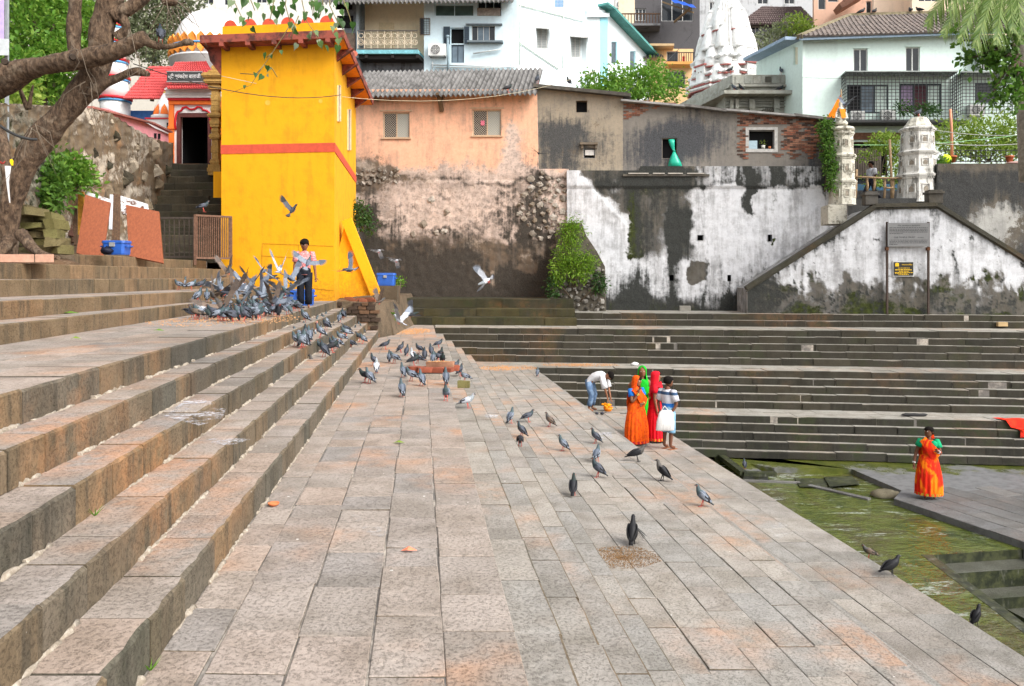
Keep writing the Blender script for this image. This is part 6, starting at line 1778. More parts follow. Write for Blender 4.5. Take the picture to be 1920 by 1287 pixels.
for i in range(46):
 x,y=q.choice([(318,0),(322,4),(310,2),(250,60),(280,135),(150,100),(210,110),(20,300),(60,240),(160,160)]);x+=q.uniform(-10,10);y+=q.uniform(-8,8)
 dx,dy=q.uniform(-60,70),q.uniform(10,120);Yb=12.4+q.uniform(-.4,.3)
 p0,p2=P(x,y,Yb),P(x+dx,y+dy,Yb+q.uniform(-.3,.3));p1=p0 .lerp(p2,.5)+Vector((q.uniform(-.12,.12),0,q.uniform(-.05,.12)))
 mb.tube([p0,p0 .lerp(p1,.5)+Vector((q.uniform(-.03,.03),0,0)),p1,p1 .lerp(p2,.5),p2],[.007,.006,.005,.004,.002],4)
mb.build('twigs',plain('grey_twig',srgb(110,98,84),.9),tree,kind='stuff')
mb=MB();mb.ell(P(318,4,12.2),(.13,.08,.06),9,5);mb.build('twig_knot',M_BARK,tree)
mb=MB();a=P(12,312,12.1);mb.rings([[a+Vector((.0,-.04,0)),a+Vector((.10,-.04,0))],[a+Vector((.03,-.05,-.25)),a+Vector((.07,-.05,-.24))],[a+Vector((.06,-.03,-.55)),a+Vector((.08,-.03,-.56))]],0,False,True,False)
tag(mb.build('white_ribbon',plain('white_cloth',(.7,.69,.68),.9)),'white cloth ribbon tied round the side trunk of the old tree','ribbon')
mb=MB();a=P(20,303,12.1);mb.rings([[a+Vector((.02,-.05,.02)),a+Vector((.05,-.05,.03))],[a+Vector((.03,-.07,-.02)),a+Vector((.08,-.06,.0))],[a+Vector((.05,-.06,-.07)),a+Vector((.07,-.05,-.07))]],0,False,True,False)
tag(mb.build('yellow_ribbon',plain('yellow_cloth',srgb(240,200,20),.9)),'yellow cloth strip tied to the old tree above the white ribbon','ribbon')
mb=MB();a=P(6,306,12.05);mb.tube([a+Vector((.05*math.cos(t)*1.1,-.06+.05*math.sin(t),.02*math.sin(3*t)))for t in[i*.63 for i in range(11)]],.008,6)
tag(mb.build('red_thread',plain('red_thread',srgb(150,50,44),.9)),'red thread wound round the side trunk of the old tree','thread')
# peepal sprays hanging into the top of the view
pe=empty('peepal_spray',P(560,-20,8.2),'spray of heart-shaped peepal leaves hanging into the top of the view before the tower','branch')
def heart_mesh():
 pts=[(0,0),(.22,-.10),(.40,.02),(.46,.25),(.36,.50),(.20,.74),(.06,.95),(0,1.28),(-.06,.95),(-.20,.74),(-.36,.50),(-.46,.25),(-.40,.02),(-.22,-.10)]
 me=bpy.data.meshes.new('leaf');vs=[(x,abs(x)*-.25+.06*y*y,-y)for x,y in pts]+[(0,.0,-.5)]
 n=len(pts);fs=[(i,(i+1)%n,n)for i in range(n)]
 me.from_pydata(vs,[],fs);me.materials.append(M_PEEP2);me.polygons.foreach_set('use_smooth',[True]*len(fs));return me
M_PEEP2=MT('peepal_leaf_single',.45,0,.4);_m=M_PEEP2;_r=_m.rnd()
_c=_m.cr(_r,(0,(.03,.085,.015)),(.5,(.07,.17,.03)),(.8,(.16,.25,.09)),(1,(.30,.36,.24)));_m.set(_m.b.inputs['Base Color'],_c)
_t=_m.N('BsdfTranslucent');_m.set(_t.inputs[0],_c);_x=_m.N('MixShader');_x.inputs[0].default_value=.4
_m.t.links.new(_m.b.outputs[0],_x.inputs[1]);_m.t.links.new(_t.outputs[0],_x.inputs[2]);_m.t.links.new(_x.outputs[0],_m.t.nodes['Material Output'].inputs[0]);M_PEEP2=_m.m
M_GTWIG=plain('green_twig',srgb(120,110,70),.8);HEART=heart_mesh();q=random.Random(77);tw_=MB()
twigs=[[(430,-30),(440,5),(452,30),(462,45)],[(470,-30),(470,0),(478,20)],[(520,-30),(512,10),(506,40)],[(540,-30),(535,10),(545,45)],[(560,-30),(568,10),(575,40),(590,62),(602,90)],[(585,-30),(590,0),(586,30)],[(620,-30),(618,10),(632,40),(648,62),(640,80)],[(600,-30),(606,10),(598,35)],[(640,-10),(655,30),(660,50)],[(548,40),(530,70),(510,100),(495,122),(470,160),(432,175)],[(495,122),(480,140),(450,138)],[(495,122),(510,128),(520,145)],[(510,100),(500,108)],[(560,30),(552,50),(546,75)]]
def leaf_at(px,py,Y,s):
 o=bpy.data.objects.new('leaf',HEART);COL.objects.link(o);o.parent=pe;o.location=P(px,py,Y)-WLOC[pe.name]
 o.rotation_euler=(q.uniform(-.5,.5),q.uniform(-.7,.7),q.uniform(-1.3,1.3));o.scale=(s,s,s)
for ti,t in enumerate(twigs):
 Yb=8.2+q.uniform(-.4,.4)
 tw_=MB();tw_.tube([P(x,y,Yb)for x,y in t],[.006-.0008*i if i<6 else.002 for i in range(len(t))],5);tw_.build('twig',M_GTWIG,pe)
 dens=3.2 if ti not in(9,10,11,12)else.75
 for(x0,y0),(x1,y1)in zip(t,t[1:]):
  L=math.hypot(x1-x0,y1-y0)
  for i in range(max(1,int(L/10*dens*.42))):
   f=q.random();x,y=x0+(x1-x0)*f+q.uniform(-13,13),y0+(y1-y0)*f+q.uniform(-4,12)
   if y<-30:continue
   leaf_at(x,y,Yb+q.uniform(-.25,.25),q.uniform(.055,.09)*(.75 if ti in(9,10,11,12)else 1))
   # trees and bushes at the left
def far_tree(name,label,blobs,n,size,mat,trunk,cat='tree',group=None,**kw):
 base=P(trunk[0][0],trunk[0][1],trunk[0][3]);t=empty(name,base,label,cat,group)
 leaf_cloud('crown',blobs,n,size,mat,t,**kw)
 mb=MB();mb.tube([P(x,y,Y)for x,y,r,Y in trunk],[r*Y/FPX for x,y,r,Y in trunk],8)
 q=random.Random(len(label))
 for b in blobs:mb.tube([P(trunk[-1][0],trunk[-1][1],trunk[-1][3]),Vector(b[0]).lerp(P(trunk[-1][0],trunk[-1][1],trunk[-1][3]),.4)+Vector((0,0,.2)),Vector(b[0])],[.07,.05,.02],5)
 mb.build('trunk',M_TWIG,t)
 return t
far_tree('leafy_tree','bright green leafy tree filling the corner behind the old tree',[pb(60,60,24,62,62),pb(120,20,25,60,50),pb(40,-20,24,60,50),pb(110,110,24,50,45),pb(30,130,23,40,45),pb(160,60,25,40,50),pb(90,160,24,50,35)],9000,.17,M_LFB,[(80,330,8,24),(82,200,7,24),(80,100,5,24)],shell=.25)
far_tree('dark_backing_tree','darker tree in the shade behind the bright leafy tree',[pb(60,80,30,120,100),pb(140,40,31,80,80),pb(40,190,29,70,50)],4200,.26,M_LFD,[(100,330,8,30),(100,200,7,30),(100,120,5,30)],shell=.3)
far_tree('feathery_tree','pale grey green feathery tree between the old tree and the dome',[pb(285,40,38,45,55),pb(262,80,38,35,40),pb(318,60,39,38,45),pb(300,105,38,40,28),pb(340,20,39,30,30),pb(240,30,38,30,50),pb(225,90,38,25,40),pb(300,-10,38,60,30),pb(370,-10,39,30,24)],7000,.19,M_LFG,[(285,190,4,38),(288,110,3,38),(290,60,2,38)],shell=.15)
bush('bush','dense dark green bush left of the rubble wall on the tree bed',[pb(75,300,16.5,28,34),pb(92,340,16.2,28,34),pb(60,355,16,22,30),pb(104,372,16,18,16)],2600,.13,M_LF,group='bushes by the rubble wall')
bush('bush','bright drooping bush overhanging the leaning boards',[pb(135,318,17.2,26,22),pb(152,335,17.3,22,20),pb(122,338,17,18,18)],1300,.13,M_LFB,group='bushes by the rubble wall')
bush('bush','pale yellow green weeds hanging at the far left beside the old tree',[pb(20,195,17,36,30),pb(5,230,16,22,26),pb(50,175,18,22,16)],1000,.15,M_LFY,group='bushes by the rubble wall')
bush('creeper','thin creeper climbing the upper left part of the rubble wall',[pb(95,275,17.5,18,18),pb(115,262,17.8,14,10)],450,.11,M_LF,cat='creeper')
# middle
bush('bush','bright green bush growing behind the grey roof, below the turquoise strip',[pb(1125,158,36,38,20),pb(1180,152,36,42,26),pb(1215,158,36,38,30),pb(1255,165,37,26,30),pb(1160,175,35.5,60,14),pb(1228,128,37,18,16)],3800,.2,M_LFB,7)
bush('bush','dark grey green bush on the slope between tiled roof and mint house',[pb(1450,75,60,34,26),pb(1485,62,60,30,28),pb(1430,92,58,18,14)],1700,.26,M_LFG,5)
bush('bush','small bright bush crest beside the mossy ridge of the mint house',[pb(1495,45,58,24,16),pb(1512,60,58,14,18)],700,.24,M_LFY,3)
bush('fern_growth','bright moss and fern growth draping the rubble buttress',[pb(1072,438,28.75,26,24,9),pb(1064,478,28.65,30,30,9),pb(1085,505,28.65,34,28,9),pb(1045,508,28.6,14,30,9),pb(1100,488,28.7,20,20,9),pb(1076,420,28.9,18,12,9)],3800,.11,M_IVY,7,cat='ferns',hang=.6,aspect=.26,shell=.2)
bush('ivy','ivy hanging over the dark corner where buttress meets white wall',[pb(1124,530,28.7,12,26,5),pb(1036,540,28.6,8,26,5)],700,.10,M_LFD,2,cat='ivy',hang=.4)
bush('ivy','ivy spilling down the left side of the slimmer lamp tower',[pb(1550,240,28.8,14,18,6),pb(1552,275,28.7,12,26,6),pb(1556,310,28.6,10,24,6),pb(1560,345,28.5,6,14,4)],2000,.10,M_LF,4,cat='ivy',hang=.4)
bush('weed','small leafy weed in the corner of the whitewashed wall top',[pb(1098,334,30.5,8,8,5)],160,.11,M_LFB,2,cat='weed')
bush('weed','small weed on the ledge left of the green bag',[pb(1188,318,30.5,8,5,5)],90,.11,M_LFB,2,cat='weed')
bush('weed','dark leafy plant hanging on the grey wall right of the green bag',[pb(1322,302,30.8,7,16,5)],130,.17,M_LF,2,cat='weed',hang=.3,aspect=.7)
bush('weed','tiny weed on the ledge below the green bag',[pb(1266,350,30.5,3,6,3)],50,.08,M_LFB,2,cat='weed')
bush('moss_growth','drooping moss tuft beside the yellow tower above the buttress',[pb(676,400,27,14,24,10),pb(690,420,27.5,10,16,8)],600,.12,M_LFD,3,cat='moss',hang=.5)
bush('weed','weeds at the corner of the mossy steps beside the blue ice box',[pb(748,532,26.5,10,12,6),pb(730,590,23,7,10,5)],260,.09,M_LFB,3,cat='weed')
# right
bush('bush','broad yellow green hedge-like bush behind the railing at the right edge',[pb(1790,258,34,40,30),pb(1850,250,34,46,32),pb(1905,248,34,40,34),pb(1780,285,33.6,30,18),pb(1860,285,33.6,60,18),pb(1940,275,34,40,30)],5200,.16,M_LFY,7)
bush('bush','airy yellow green shrub behind the bamboo rail between the lamp towers',[pb(1655,268,33,26,18),pb(1678,275,33.2,18,22),pb(1630,292,33,16,5),pb(1680,320,33,12,26),pb(1640,340,32.6,14,10)],1700,.14,M_LFY,5)
bush('bush','rounded green shrub growing out of the right side of the stout lamp tower',[pb(1760,322,30.2,17,22,12),pb(1752,345,30.2,10,14,8)],1300,.12,M_LF,3)
bush('bush','bright green shrub clinging low on the black wall',[pb(1812,395,30.8,22,20,10),pb(1830,405,30.8,14,14,8),pb(1800,385,30.8,12,10,6)],1200,.13,M_LFB,4)
bush('weed','upright weed above the bright shrub on the black wall',[pb(1832,355,30.9,6,22,5),pb(1838,372,30.9,12,9,5)],350,.11,M_LFB,2,cat='weed')
bush('weed','small faint weed right of the bright shrub on the black wall',[pb(1880,383,30.9,7,12,5)],130,.1,M_LF,2,cat='weed')
bush('weed','green tuft at the right edge of the photo on the black wall',[pb(1914,422,30.4,12,8,6)],160,.12,M_LFB,2,cat='weed')
bush('potted_greens','potted greens on the cage shelf of the mint house',[pb(1694,203,37.6,14,10,8),pb(1740,208,37.6,26,10,8)],700,.13,M_LFD,5,cat='plants')
far_tree('broadleaf_branch','broad leaved dark branch reaching in front of the mint house at the right edge',[pb(1840,108,22,24,12),pb(1868,118,22,24,14),pb(1888,85,22,16,24),pb(1880,172,22,24,13),pb(1858,184,22,13,9),pb(1902,182,22,16,22),pb(1797,76,22,8,8),pb(1815,112,22,16,6),pb(1900,135,22,16,16)],900,.17,M_LF,[(1960,330,9,22),(1940,200,7,22),(1910,110,4,22)],shell=.2,aspect=.65)
pa=empty('palm_tree',P(1912,330,24),'tall palm at the right edge with drooping pale green fronds','tree')
mb=MB();mb.tube([P(1932,340,24),P(1926,200,24),P(1916,80,24),P(1904,-40,24),P(1892,-90,24)],[.30,.28,.26,.24,.2],12)
mb.build('trunk',plain('palm_trunk',srgb(150,144,134),.9,.35,8),pa)
q=random.Random(41)
def frond(p0,p1,p2,n=60,ln=1.0):
 mb=MB();pts=[];a,b,c=(P(*p0),P(*p1),P(*p2))
 for i in range(n+1):
  t=i/n;pts.append(a*(1-t)**2+b*2*t*(1-t)+c*t*t)
 mb.tube(pts[::3]+[pts[-1]],[.03-.025*i/(len(pts[::3]))for i in range(len(pts[::3])+1)],5)
 for i in range(3,n+1):
  d=(pts[i]-pts[i-1]).normalized();t=i/n
  side=d.cross(Vector((0,-1,.15))).normalized()
  L=ln*(math.sin(math.pi*min(1,t*.85+.12))**.6)
  for s in(-1,1):
   e=pts[i]+(side*s*.55+d*.75+Vector((0,q.uniform(-.2,.2),-.35))).normalized()*L*q.uniform(.8,1.1)+Vector((0,0,-.15*L))
   w=d*.034;m_=pts[i].lerp(e,.5)+Vector((0,0,.06))
   mb.add([pts[i]-w,pts[i]+w,m_+w,e,m_-w],[(0,1,2,4),(4,2,3)])
 return mb.build('frond',M_PALM,pa)
frond((1892,-70,24),(1800,-70,23),(1738,48,22.5));frond((1890,-70,24),(1842,-40,22),(1800,78,21.6));frond((1895,-70,24),(1890,-20,22),(1900,60,21.5))
frond((1890,-70,24),(1850,-110,23),(1780,20,22));frond((1888,-70,24),(1826,-60,22.5),(1768,66,22));frond((1890,-70,24),(1866,-30,21.8),(1828,88,21.4));frond((1892,-70,24),(1880,-30,22),(1868,82,21.3));frond((1894,-70,24),(1905,-40,22),(1916,78,21.5));frond((1892,-60,24),(1930,-60,23),(1960,40,22));frond((1880,-60,24),(1850,-50,22.4),(1842,50,22))
for i,(x,y,lab)in enumerate(((282,1258,'small grass tuft growing at the foot of the lowest near step'),(178,968,'tiny grass blades in the joint of a near step'))):
 c=G(x,y,0 if i==0 else.4);mb=MB()
 for k_ in range(7):a=q.uniform(0,6.3);e=c+Vector((.05*math.cos(a),.05*math.sin(a),q.uniform(.03,.07)));mb.add([c+Vector((.004,0,0)),c-Vector((.004,0,0)),e],[(0,1,2)])
 tag(mb.build('grass_tuft',M_LFB),lab,'grass')
 # people
def skin_mat(name,c):
 m=MT(name,.55,0,.35);n=m.noise(18,4,.6,m.obj)
 return m.out(m.mix(m.ramp(n,.3,.7),tuple(x*.8 for x in c),c),None,n,.1,.004)
SK_D=skin_mat('deep_brown_skin',srgb(112,72,52));SK_M=skin_mat('brown_skin',srgb(138,92,66))
M_HAIR=plain('black_hair',(.010,.008,.007),.85,.3,40,spec=.08);M_EYE=plain('eye_white',(.6,.58,.55),.4);M_LIP=plain('lips',srgb(110,52,48),.5)
def cloth_mat(name,base,alt=None,scale=7.,amt=.5,stripes=None,stretch=(1,1,1)):
 m=MT(name,.8,0,.2);n=m.noise(4,4,.6,m.obj)
 c=m.mix(m.ramp(n,.35,.7),base,tuple(x*.72 for x in base))
 if alt:
  p=m.noise(scale,3,.55,m.map(m.obj,stretch),.5);c=m.mix(m.ramp(p,.48,.6,0,amt),c,alt)
 if stripes:
  for f,col,wd in stripes:c=m.mix(m.math('LESS_THAN',m.math('FRACT',m.math('MULTIPLY',m.xyz(m.obj,2),f)),wd),c,col)
 return m.out(c,None,m.math('ADD',m.math('MULTIPLY',m.noise(60,3,.6,m.obj),.2),m.noise(9,4,.6,m.map(m.obj,(1.6,1.6,.55)),1.2)),.55,.03)
JD=dict(pel=(0,0,.52),wai=(0,-.005,.60),che=(0,0,.70),nec=(0,.01,.815),hed=(0,-.005,.865),hl=(-.052,0,.50),kl=(-.055,-.01,.28),al=(-.055,.01,.045),tl=(-.06,-.085,.015),hr=(.052,0,.50),kr=(.055,-.01,.28),ar=(.055,.01,.045),tr=(.06,-.085,.015),sl=(-.10,.005,.785),el=(-.13,.01,.62),wl=(-.135,-.02,.475),sr=(.10,.005,.785),er=(.13,.01,.62),wr=(.135,-.02,.475))
def person(loc,H,rz,label,skin,J=None,fem=False,head=(0,0),hand=None,group=None):
 """head: (turn, nod) in radians; hand: direction of each hand; the figure faces -Y before it is turned by rz"""
 j=dict(JD);j.update(J or{})
 j={k:Vector(v)*H for k,v in j.items()}
 t=empty('person',loc,label,'person',group,rz=rz)
 E=[('pel','wai'),('wai','che'),('che','nec'),('nec','hed'),('pel','hl'),('hl','kl'),('kl','al'),('al','tl'),('pel','hr'),('hr','kr'),('kr','ar'),('ar','tr'),('che','sl'),('sl','el'),('el','wl'),('che','sr'),('sr','er'),('er','wr')]
 hd=hand or{}
 for s in 'lr':
  d=Vector(hd.get(s,(0,-.15,-1))).normalized();j['p'+s]=j['w'+s]+d*.045*H;E.append(('w'+s,'p'+s))
 Rd=dict(pel=(.085,.062),wai=(.072,.055),che=(.088,.062),nec=(.034,.034),hed=(.036,.04),hl=.052,hr=.052,kl=.034,kr=.034,al=.021,ar=.021,tl=(.022,.012),tr=(.022,.012),sl=.034,sr=.034,el=.024,er=.024,wl=.016,wr=.016,pl=(.020,.012),pr=(.020,.012))
 if fem:Rd.update(pel=(.095,.07),wai=(.075,.06),che=(.083,.066))
 names=list(j);ix={k:i for i,k in enumerate(names)}
 me=bpy.data.meshes.new('body_base');me.from_pydata([j[k]for k in names],[(ix[a],ix[b])for a,b in E],[])
 o=bpy.data.objects.new('body_base',me);COL.objects.link(o)
 md=o.modifiers.new('skin','SKIN');sv=me.skin_vertices[0].data
 for k in names:
  r=Rd[k];r=(r,r)if not hasattr(r,'__len__')else r
  sv[ix[k]].radius=(r[0]*H,r[1]*H);sv[ix[k]].use_root=(k=='pel')
 sb=o.modifiers.new('sub','SUBSURF');sb.levels=sb.render_levels=1
 dg=bpy.context.evaluated_depsgraph_get();em=bpy.data.meshes.new_from_object(o.evaluated_get(dg))
 b=MB();b.add([v.co.copy()for v in em.vertices],[tuple(p.vertices)for p in em.polygons],0,True)
 bpy.data.objects.remove(o);bpy.data.meshes.remove(em)
 hc=j['hed']+Vector((0,-.012*H,.05*H));Q=Matrix.Rotation(head[0],3,'Z')@Matrix.Rotation(head[1],3,'X')
 prof=[(-.068,.020,.028,-.022),(-.060,.034,.036,-.018),(-.045,.044,.047,-.012),(-.02,.050,.056,-.006),(.005,.053,.062,-.002),(.03,.053,.064,.002),(.05,.046,.056,.004),(.063,.030,.038,.006),(.07,.008,.01,.006)]
 rg=[]
 for z,rx,ry,oy in prof:
  ring=[]
  for k in range(14):
   a=2*math.pi*k/14;y=math.sin(a)*ry
   if y<0:y*=.95
   ring.append(hc+Q@(Vector((math.cos(a)*rx,y+oy,z))*H))
  rg.append(ring)
 b.rings(rg,0,True,True)
 n=[Vector(q_)*H for q_ in((0,-.060,.018),(-.011,-.062,-.012),(.011,-.062,-.012),(0,-.080,-.008))]
 b.add([hc+Q@v for v in n],[(0,1,3),(0,3,2),(1,2,3)],0,True)
 for s in(-1,1):b.ell(hc+Q@(Vector((s*.053,.008,.0))*H),(.007*H,.014*H,.020*H),6,5)
 for s,sg in(('l',-1),('r',1)):
  d=(j['p'+s]-j['w'+s]).normalized();side=d.cross(Vector((0,-1,0))if abs(d.y)<.8 else Vector((0,0,1))).normalized();nr=side.cross(d)
  for f,(off,L)in enumerate(((-.013,.030),(-.0045,.036),(.0045,.034),(.012,.026))):
   a=j['p'+s]-d*.008*H+side*off*H
   b.tube([a,a+d*L*.55*H,a+(d*.95+nr*.28)*L*H,a+(d*1.1+nr*.75)*L*1.2*H],[.0058*H,.0056*H,.005*H,.0035*H],6)
  a=j['w'+s]+d*.022*H-side*.012*H
  b.tube([a,a+(d*.5-side*.8)*.022*H,a+(d*1.1-side*.8)*.032*H],[.0068*H,.006*H,.004*H],6)
 bo=b.build('body',skin,t,(0,0,0));bo.location=(0,0,0)
 for s in(-1,1):
  e=MB();e.ell(hc+Q@(Vector((s*.020,-.0545,.012))*H),(.0085*H,.004*H,.0045*H),6,4);eo=e.build('eye',M_EYE,bo,(0,0,0));eo.location=(0,0,0)
 e=MB();e.ell(hc+Q@(Vector((0,-.054,-.034))*H),(.016*H,.005*H,.005*H),8,4);eo=e.build('mouth',M_LIP,bo,(0,0,0));eo.location=(0,0,0)
 t['_j']=0
 return t,j,hc,Q
def wear(t,mb,name,mat,**kw):
 o=mb.build(name,mat,t,(0,0,0));o.location=(0,0,0);return tag(o,**kw)
def loft(mb,rows,n=28,folds=0,amp=0.,mi=0,ph=0.,caps=False):
 """rows: (centre, rx, ry); folds deepen towards the last row"""
 rg=[]
 for i,(c,rx,ry)in enumerate(rows):
  f=i/max(1,len(rows)-1);c=Vector(c)
  rg.append([c+Vector(((rx)*math.cos(a)*(1+amp*f*math.sin(folds*a+ph+f)),ry*math.sin(a)*(1+amp*f*math.sin(folds*a+ph+f)),.0))for a in[2*math.pi*k/n for k in range(n)]])
 mb.rings(rg,mi,caps,True);return mb
def hair_cap(t,H,hc,Q,low=-.01,vol=1.06,mat=None,front=.028):
 mb=MB();rg=[]
 for z,rx,ry,oy in((low,.055,.062,.006),(.015,.057,.066,.004),(.035,.057,.067,.003),(.055,.050,.060,.004),(.069,.034,.042,.006),(.077,.008,.012,.006)):
  ring=[]
  for k in range(16):
   a=2*math.pi*k/16;y=math.sin(a)*ry*vol+oy;zz=z
   if math.sin(a)<-.2:zz=max(z,front+.012*math.sin(5*a))
   ring.append(hc+Q@(Vector((math.cos(a)*rx*vol,y,zz))*H))
  rg.append(ring)
 mb.rings(rg,0,True,True);return wear(t,mb,'hair',mat or M_HAIR)
def sleeve(mb,j,s,H,f=.55,r=.046,mi=0):
 a,b=j['s'+s],j['s'+s].lerp(j['e'+s],f)
 up=a+(a-j['che']).normalized()*.0+Vector((0,0,.018*H))-(a-j['che'])*.25
 mb.tube([up,a,a.lerp(b,.5),b],[r*.8*H,r*H,r*H,r*1.05*H],12,mi)
def bangles(t,j,s,H,mat,n=3):
 d=(j['w'+s]-j['e'+s]).normalized();x=d.cross(Vector((0,1,.2))).normalized();y=d.cross(x)
 for i in range(n):
  c=j['w'+s]-d*(.012+.012*i)*H;mb=MB();mb.tube([c+(x*math.cos(a)+y*math.sin(a))*.021*H for a in[k*.5236 for k in range(13)]],.004*H,5);wear(t,mb,'bangle',mat)
def feet_sandals(t,j,H,mat):
 for s in 'lr':
  mb=MB();d=(j['t'+s]-j['a'+s]);d.z=0;d.normalize();c=j['a'+s].lerp(j['t'+s],.5);x=Vector((-d.y,d.x,0))
  mb.hexa([Vector((0,0,z))+Vector((c.x,c.y,0))+d*u*.075*H+x*v*.026*H for z in(-.004,.006)for u,v in((-1,-1),(1,-1),(1,1),(-1,1))]);wear(t,mb,'sandal',mat)
def saree(t,j,H,hc,Q,mat,border,hood=True,rz=0,lean=(0,0),hem=.03,blouse=None,seed=0,wide=1.0):
 q=random.Random(seed);lx,ly=lean
 mb=MB();rows=[]
 for i in range(13):
  f=i/12;z=.60+(hem-.60)*f;bl=math.sin(min(1,f*1.3)*math.pi/2)
  rows.append(((lx*f*H,(.0-.012*f+ly*f)*H,z*H),(.086+.050*bl)*H*wide,(.066+.045*bl)*H*wide))
 loft(mb,rows,72,17,.085,ph=q.uniform(0,6));sk=wear(t,mb,'saree_skirt',mat)
 mb=MB();c,rx,ry=rows[-1];c=Vector(c);loft(mb,[(c+Vector((0,0,.035*H)),rx*1.012,ry*1.012),(c+Vector((0,0,-.002)),rx*1.02,ry*1.02)],56,13,.055,ph=0)
 bo=mb.build('hem_border',border,sk,(0,0,0));bo.location=(0,0,0)
 mb=MB()
 for k in range(6):
  x=(-.035+.014*k+lx*.3)*H
  mb.tube([Vector((x,-.070*H,.585*H)),Vector((x*1.25,-.108*H,.40*H)),Vector((x*1.6+lx*.4*H,-.118*H,.2*H)),Vector((x*1.9+lx*.6*H,-(.122-ly)*H,(hem+.012)*H))],[.008*H,.011*H,.012*H,.013*H],6)
 pl=mb.build('pleats',mat,sk,(0,0,0));pl.location=(0,0,0)
 mb=MB();ch=j['che'];wa=j['wai'];nk=j['nec']
 loft(mb,[(wa-Vector((0,0,.02*H)),.090*H,.072*H),(wa+Vector((0,0,.03*H)),.084*H,.070*H),(ch,.094*H,.082*H),(ch+Vector((0,0,.05*H)),.098*H,.080*H),(ch+Vector((0,.004*H,.09*H)),.088*H,.060*H),(nk-Vector((0,0,.01*H)),.052*H,.044*H)],28,9,.03)
 wear(t,mb,'blouse',blouse or mat)
 mb=MB();rg=[]
 for i in range(9):
  f=i/8;a=Vector((.095-.185*f,-.082-.02*math.sin(f*math.pi),.575+.245*f))*H
  wv=Vector((.055,.0,.085))*H*(1-.45*f)
  rg.append([a-wv*.9,a-wv*.3+Vector((0,-.010*H,0)),a+wv*.3+Vector((0,-.010*H,0)),a+wv*.9])
 for f in range(6):
  a=Vector((-.085+.01*f,.03+.035*math.sin(f),.80-.10*f))*H;a.y=(.02+.065*min(1,f/1.5))*H
  rg.append([a+Vector((-.045,0,0))*H,a+Vector((-.015,.01,.01))*H,a+Vector((.02,.01,.01))*H,a+Vector((.05,0,0))*H])
 mb.rings(rg,0,False,True,False);wear(t,mb,'pallu',mat)
 if hood:
  mb=MB();rg=[]
  for z,rx,ry,oy,op in((-.20,.105,.075,.015,1.0),(-.15,.098,.074,.012,.9),(-.10,.078,.068,.012,.85),(-.055,.066,.068,.010,.9),(-.01,.064,.070,.008,.92),(.03,.063,.072,.005,.88),(.058,.054,.066,.004,.6),(.076,.034,.044,.004,.3),(.083,.006,.008,.006,.1)):
   ring=[]
   for k in range(22):
    a=-math.pi/2+op+(2*math.pi-2*op)*k/21
    p=Vector((math.cos(a)*rx,math.sin(a)*ry+oy,z))*H
    w=max(0,min(1,(z+.2)/.15));ring.append(hc+(Q@p)*w+p*(1-w))
   rg.append(ring)
  mb.rings(rg,0,False,True,False);wear(t,mb,'head_veil',mat)
 return sk
def trousers(t,j,H,mat,end=.98,r=(.06,.046,.038),name='trousers'):
 mb=MB();loft(mb,[(j['wai']+Vector((0,0,.0)),.080*H,.066*H),(j['pel']+Vector((0,0,.02*H)),.090*H,.074*H),(j['pel']-Vector((0,0,.035*H)),.088*H,.072*H)],20)
 for s in 'lr':
  k,a=j['k'+s],j['a'+s];e=k.lerp(a,end)
  pts=[j['h'+s]+Vector((0,0,.01*H)),j['h'+s].lerp(k,.5),k,k.lerp(e,.5),e]
  mb.tube(pts,[r[0]*H,r[0]*.92*H,r[1]*H,r[2]*1.02*H,r[2]*1.06*H],12)
 return wear(t,mb,name,mat)
def shirt(t,j,H,mat,low=.50,sl=.6,r=.047,name='shirt',loose=1.0):
 mb=MB();w,c,n_=j['wai'],j['che'],j['nec'];lo=j['pel']+(j['pel']-w)*((.52-low)/.08)
 ax=(n_-w).normalized()
 rows=[(lo,.088,.07),(w,.084,.068),(w.lerp(c,.6),.09,.07),(c+(n_-c)*.3,.098,.07),(c+(n_-c)*.62,.094,.062),(c+(n_-c)*.84,.066,.05),(n_,.04,.042)]
 rg=[]
 x=Vector((1,0,0));y=ax.cross(x)*-1
 for cc,rx,ry in rows:
  rg.append([cc+x*math.cos(a)*rx*H*loose+y*math.sin(a)*ry*H*loose*(1+.03*math.sin(6*a))for a in[2*math.pi*k/24 for k in range(24)]])
 mb.rings(rg,0,False,True)
 for s in 'lr':
  if sl>1:
   mb.tube([j['s'+s]-(j['s'+s]-j['che'])*.2+ax*.015*H,j['s'+s],j['e'+s],j['e'+s].lerp(j['w'+s],sl-1)],[r*.85*H,r*H,r*.86*H,r*.75*H],12)
  else:sleeve(mb,j,s,H,sl,r)
 return wear(t,mb,name,mat)
def at_ground(px,py,z):return G(px,py,z)
# boy among the pigeons
p=at_ground(571,578,1.0);k=p.y/FPX
t,j,hc,Q=person(p,1.42,.25,'boy in red checked shirt and dark trousers among pigeons by the yellow tower',SK_M,dict(wl=(-.15,-.03,.46),wr=(.155,-.0,.45),el=(-.135,0,.61),er=(.14,.01,.60)),head=(-.25,.45))
shirt(t,j,1.42,cloth_mat('red_check',srgb(214,118,118),srgb(236,186,182),30,.7,[(26,srgb(208,120,120),.3)]),.475,.72)
trousers(t,j,1.42,cloth_mat('navy_denim',srgb(24,28,38)),.95,(.062,.052,.048));hair_cap(t,1.42,hc,Q,-.02,1.12)
feet_sandals(t,j,1.42,M_WOOD)
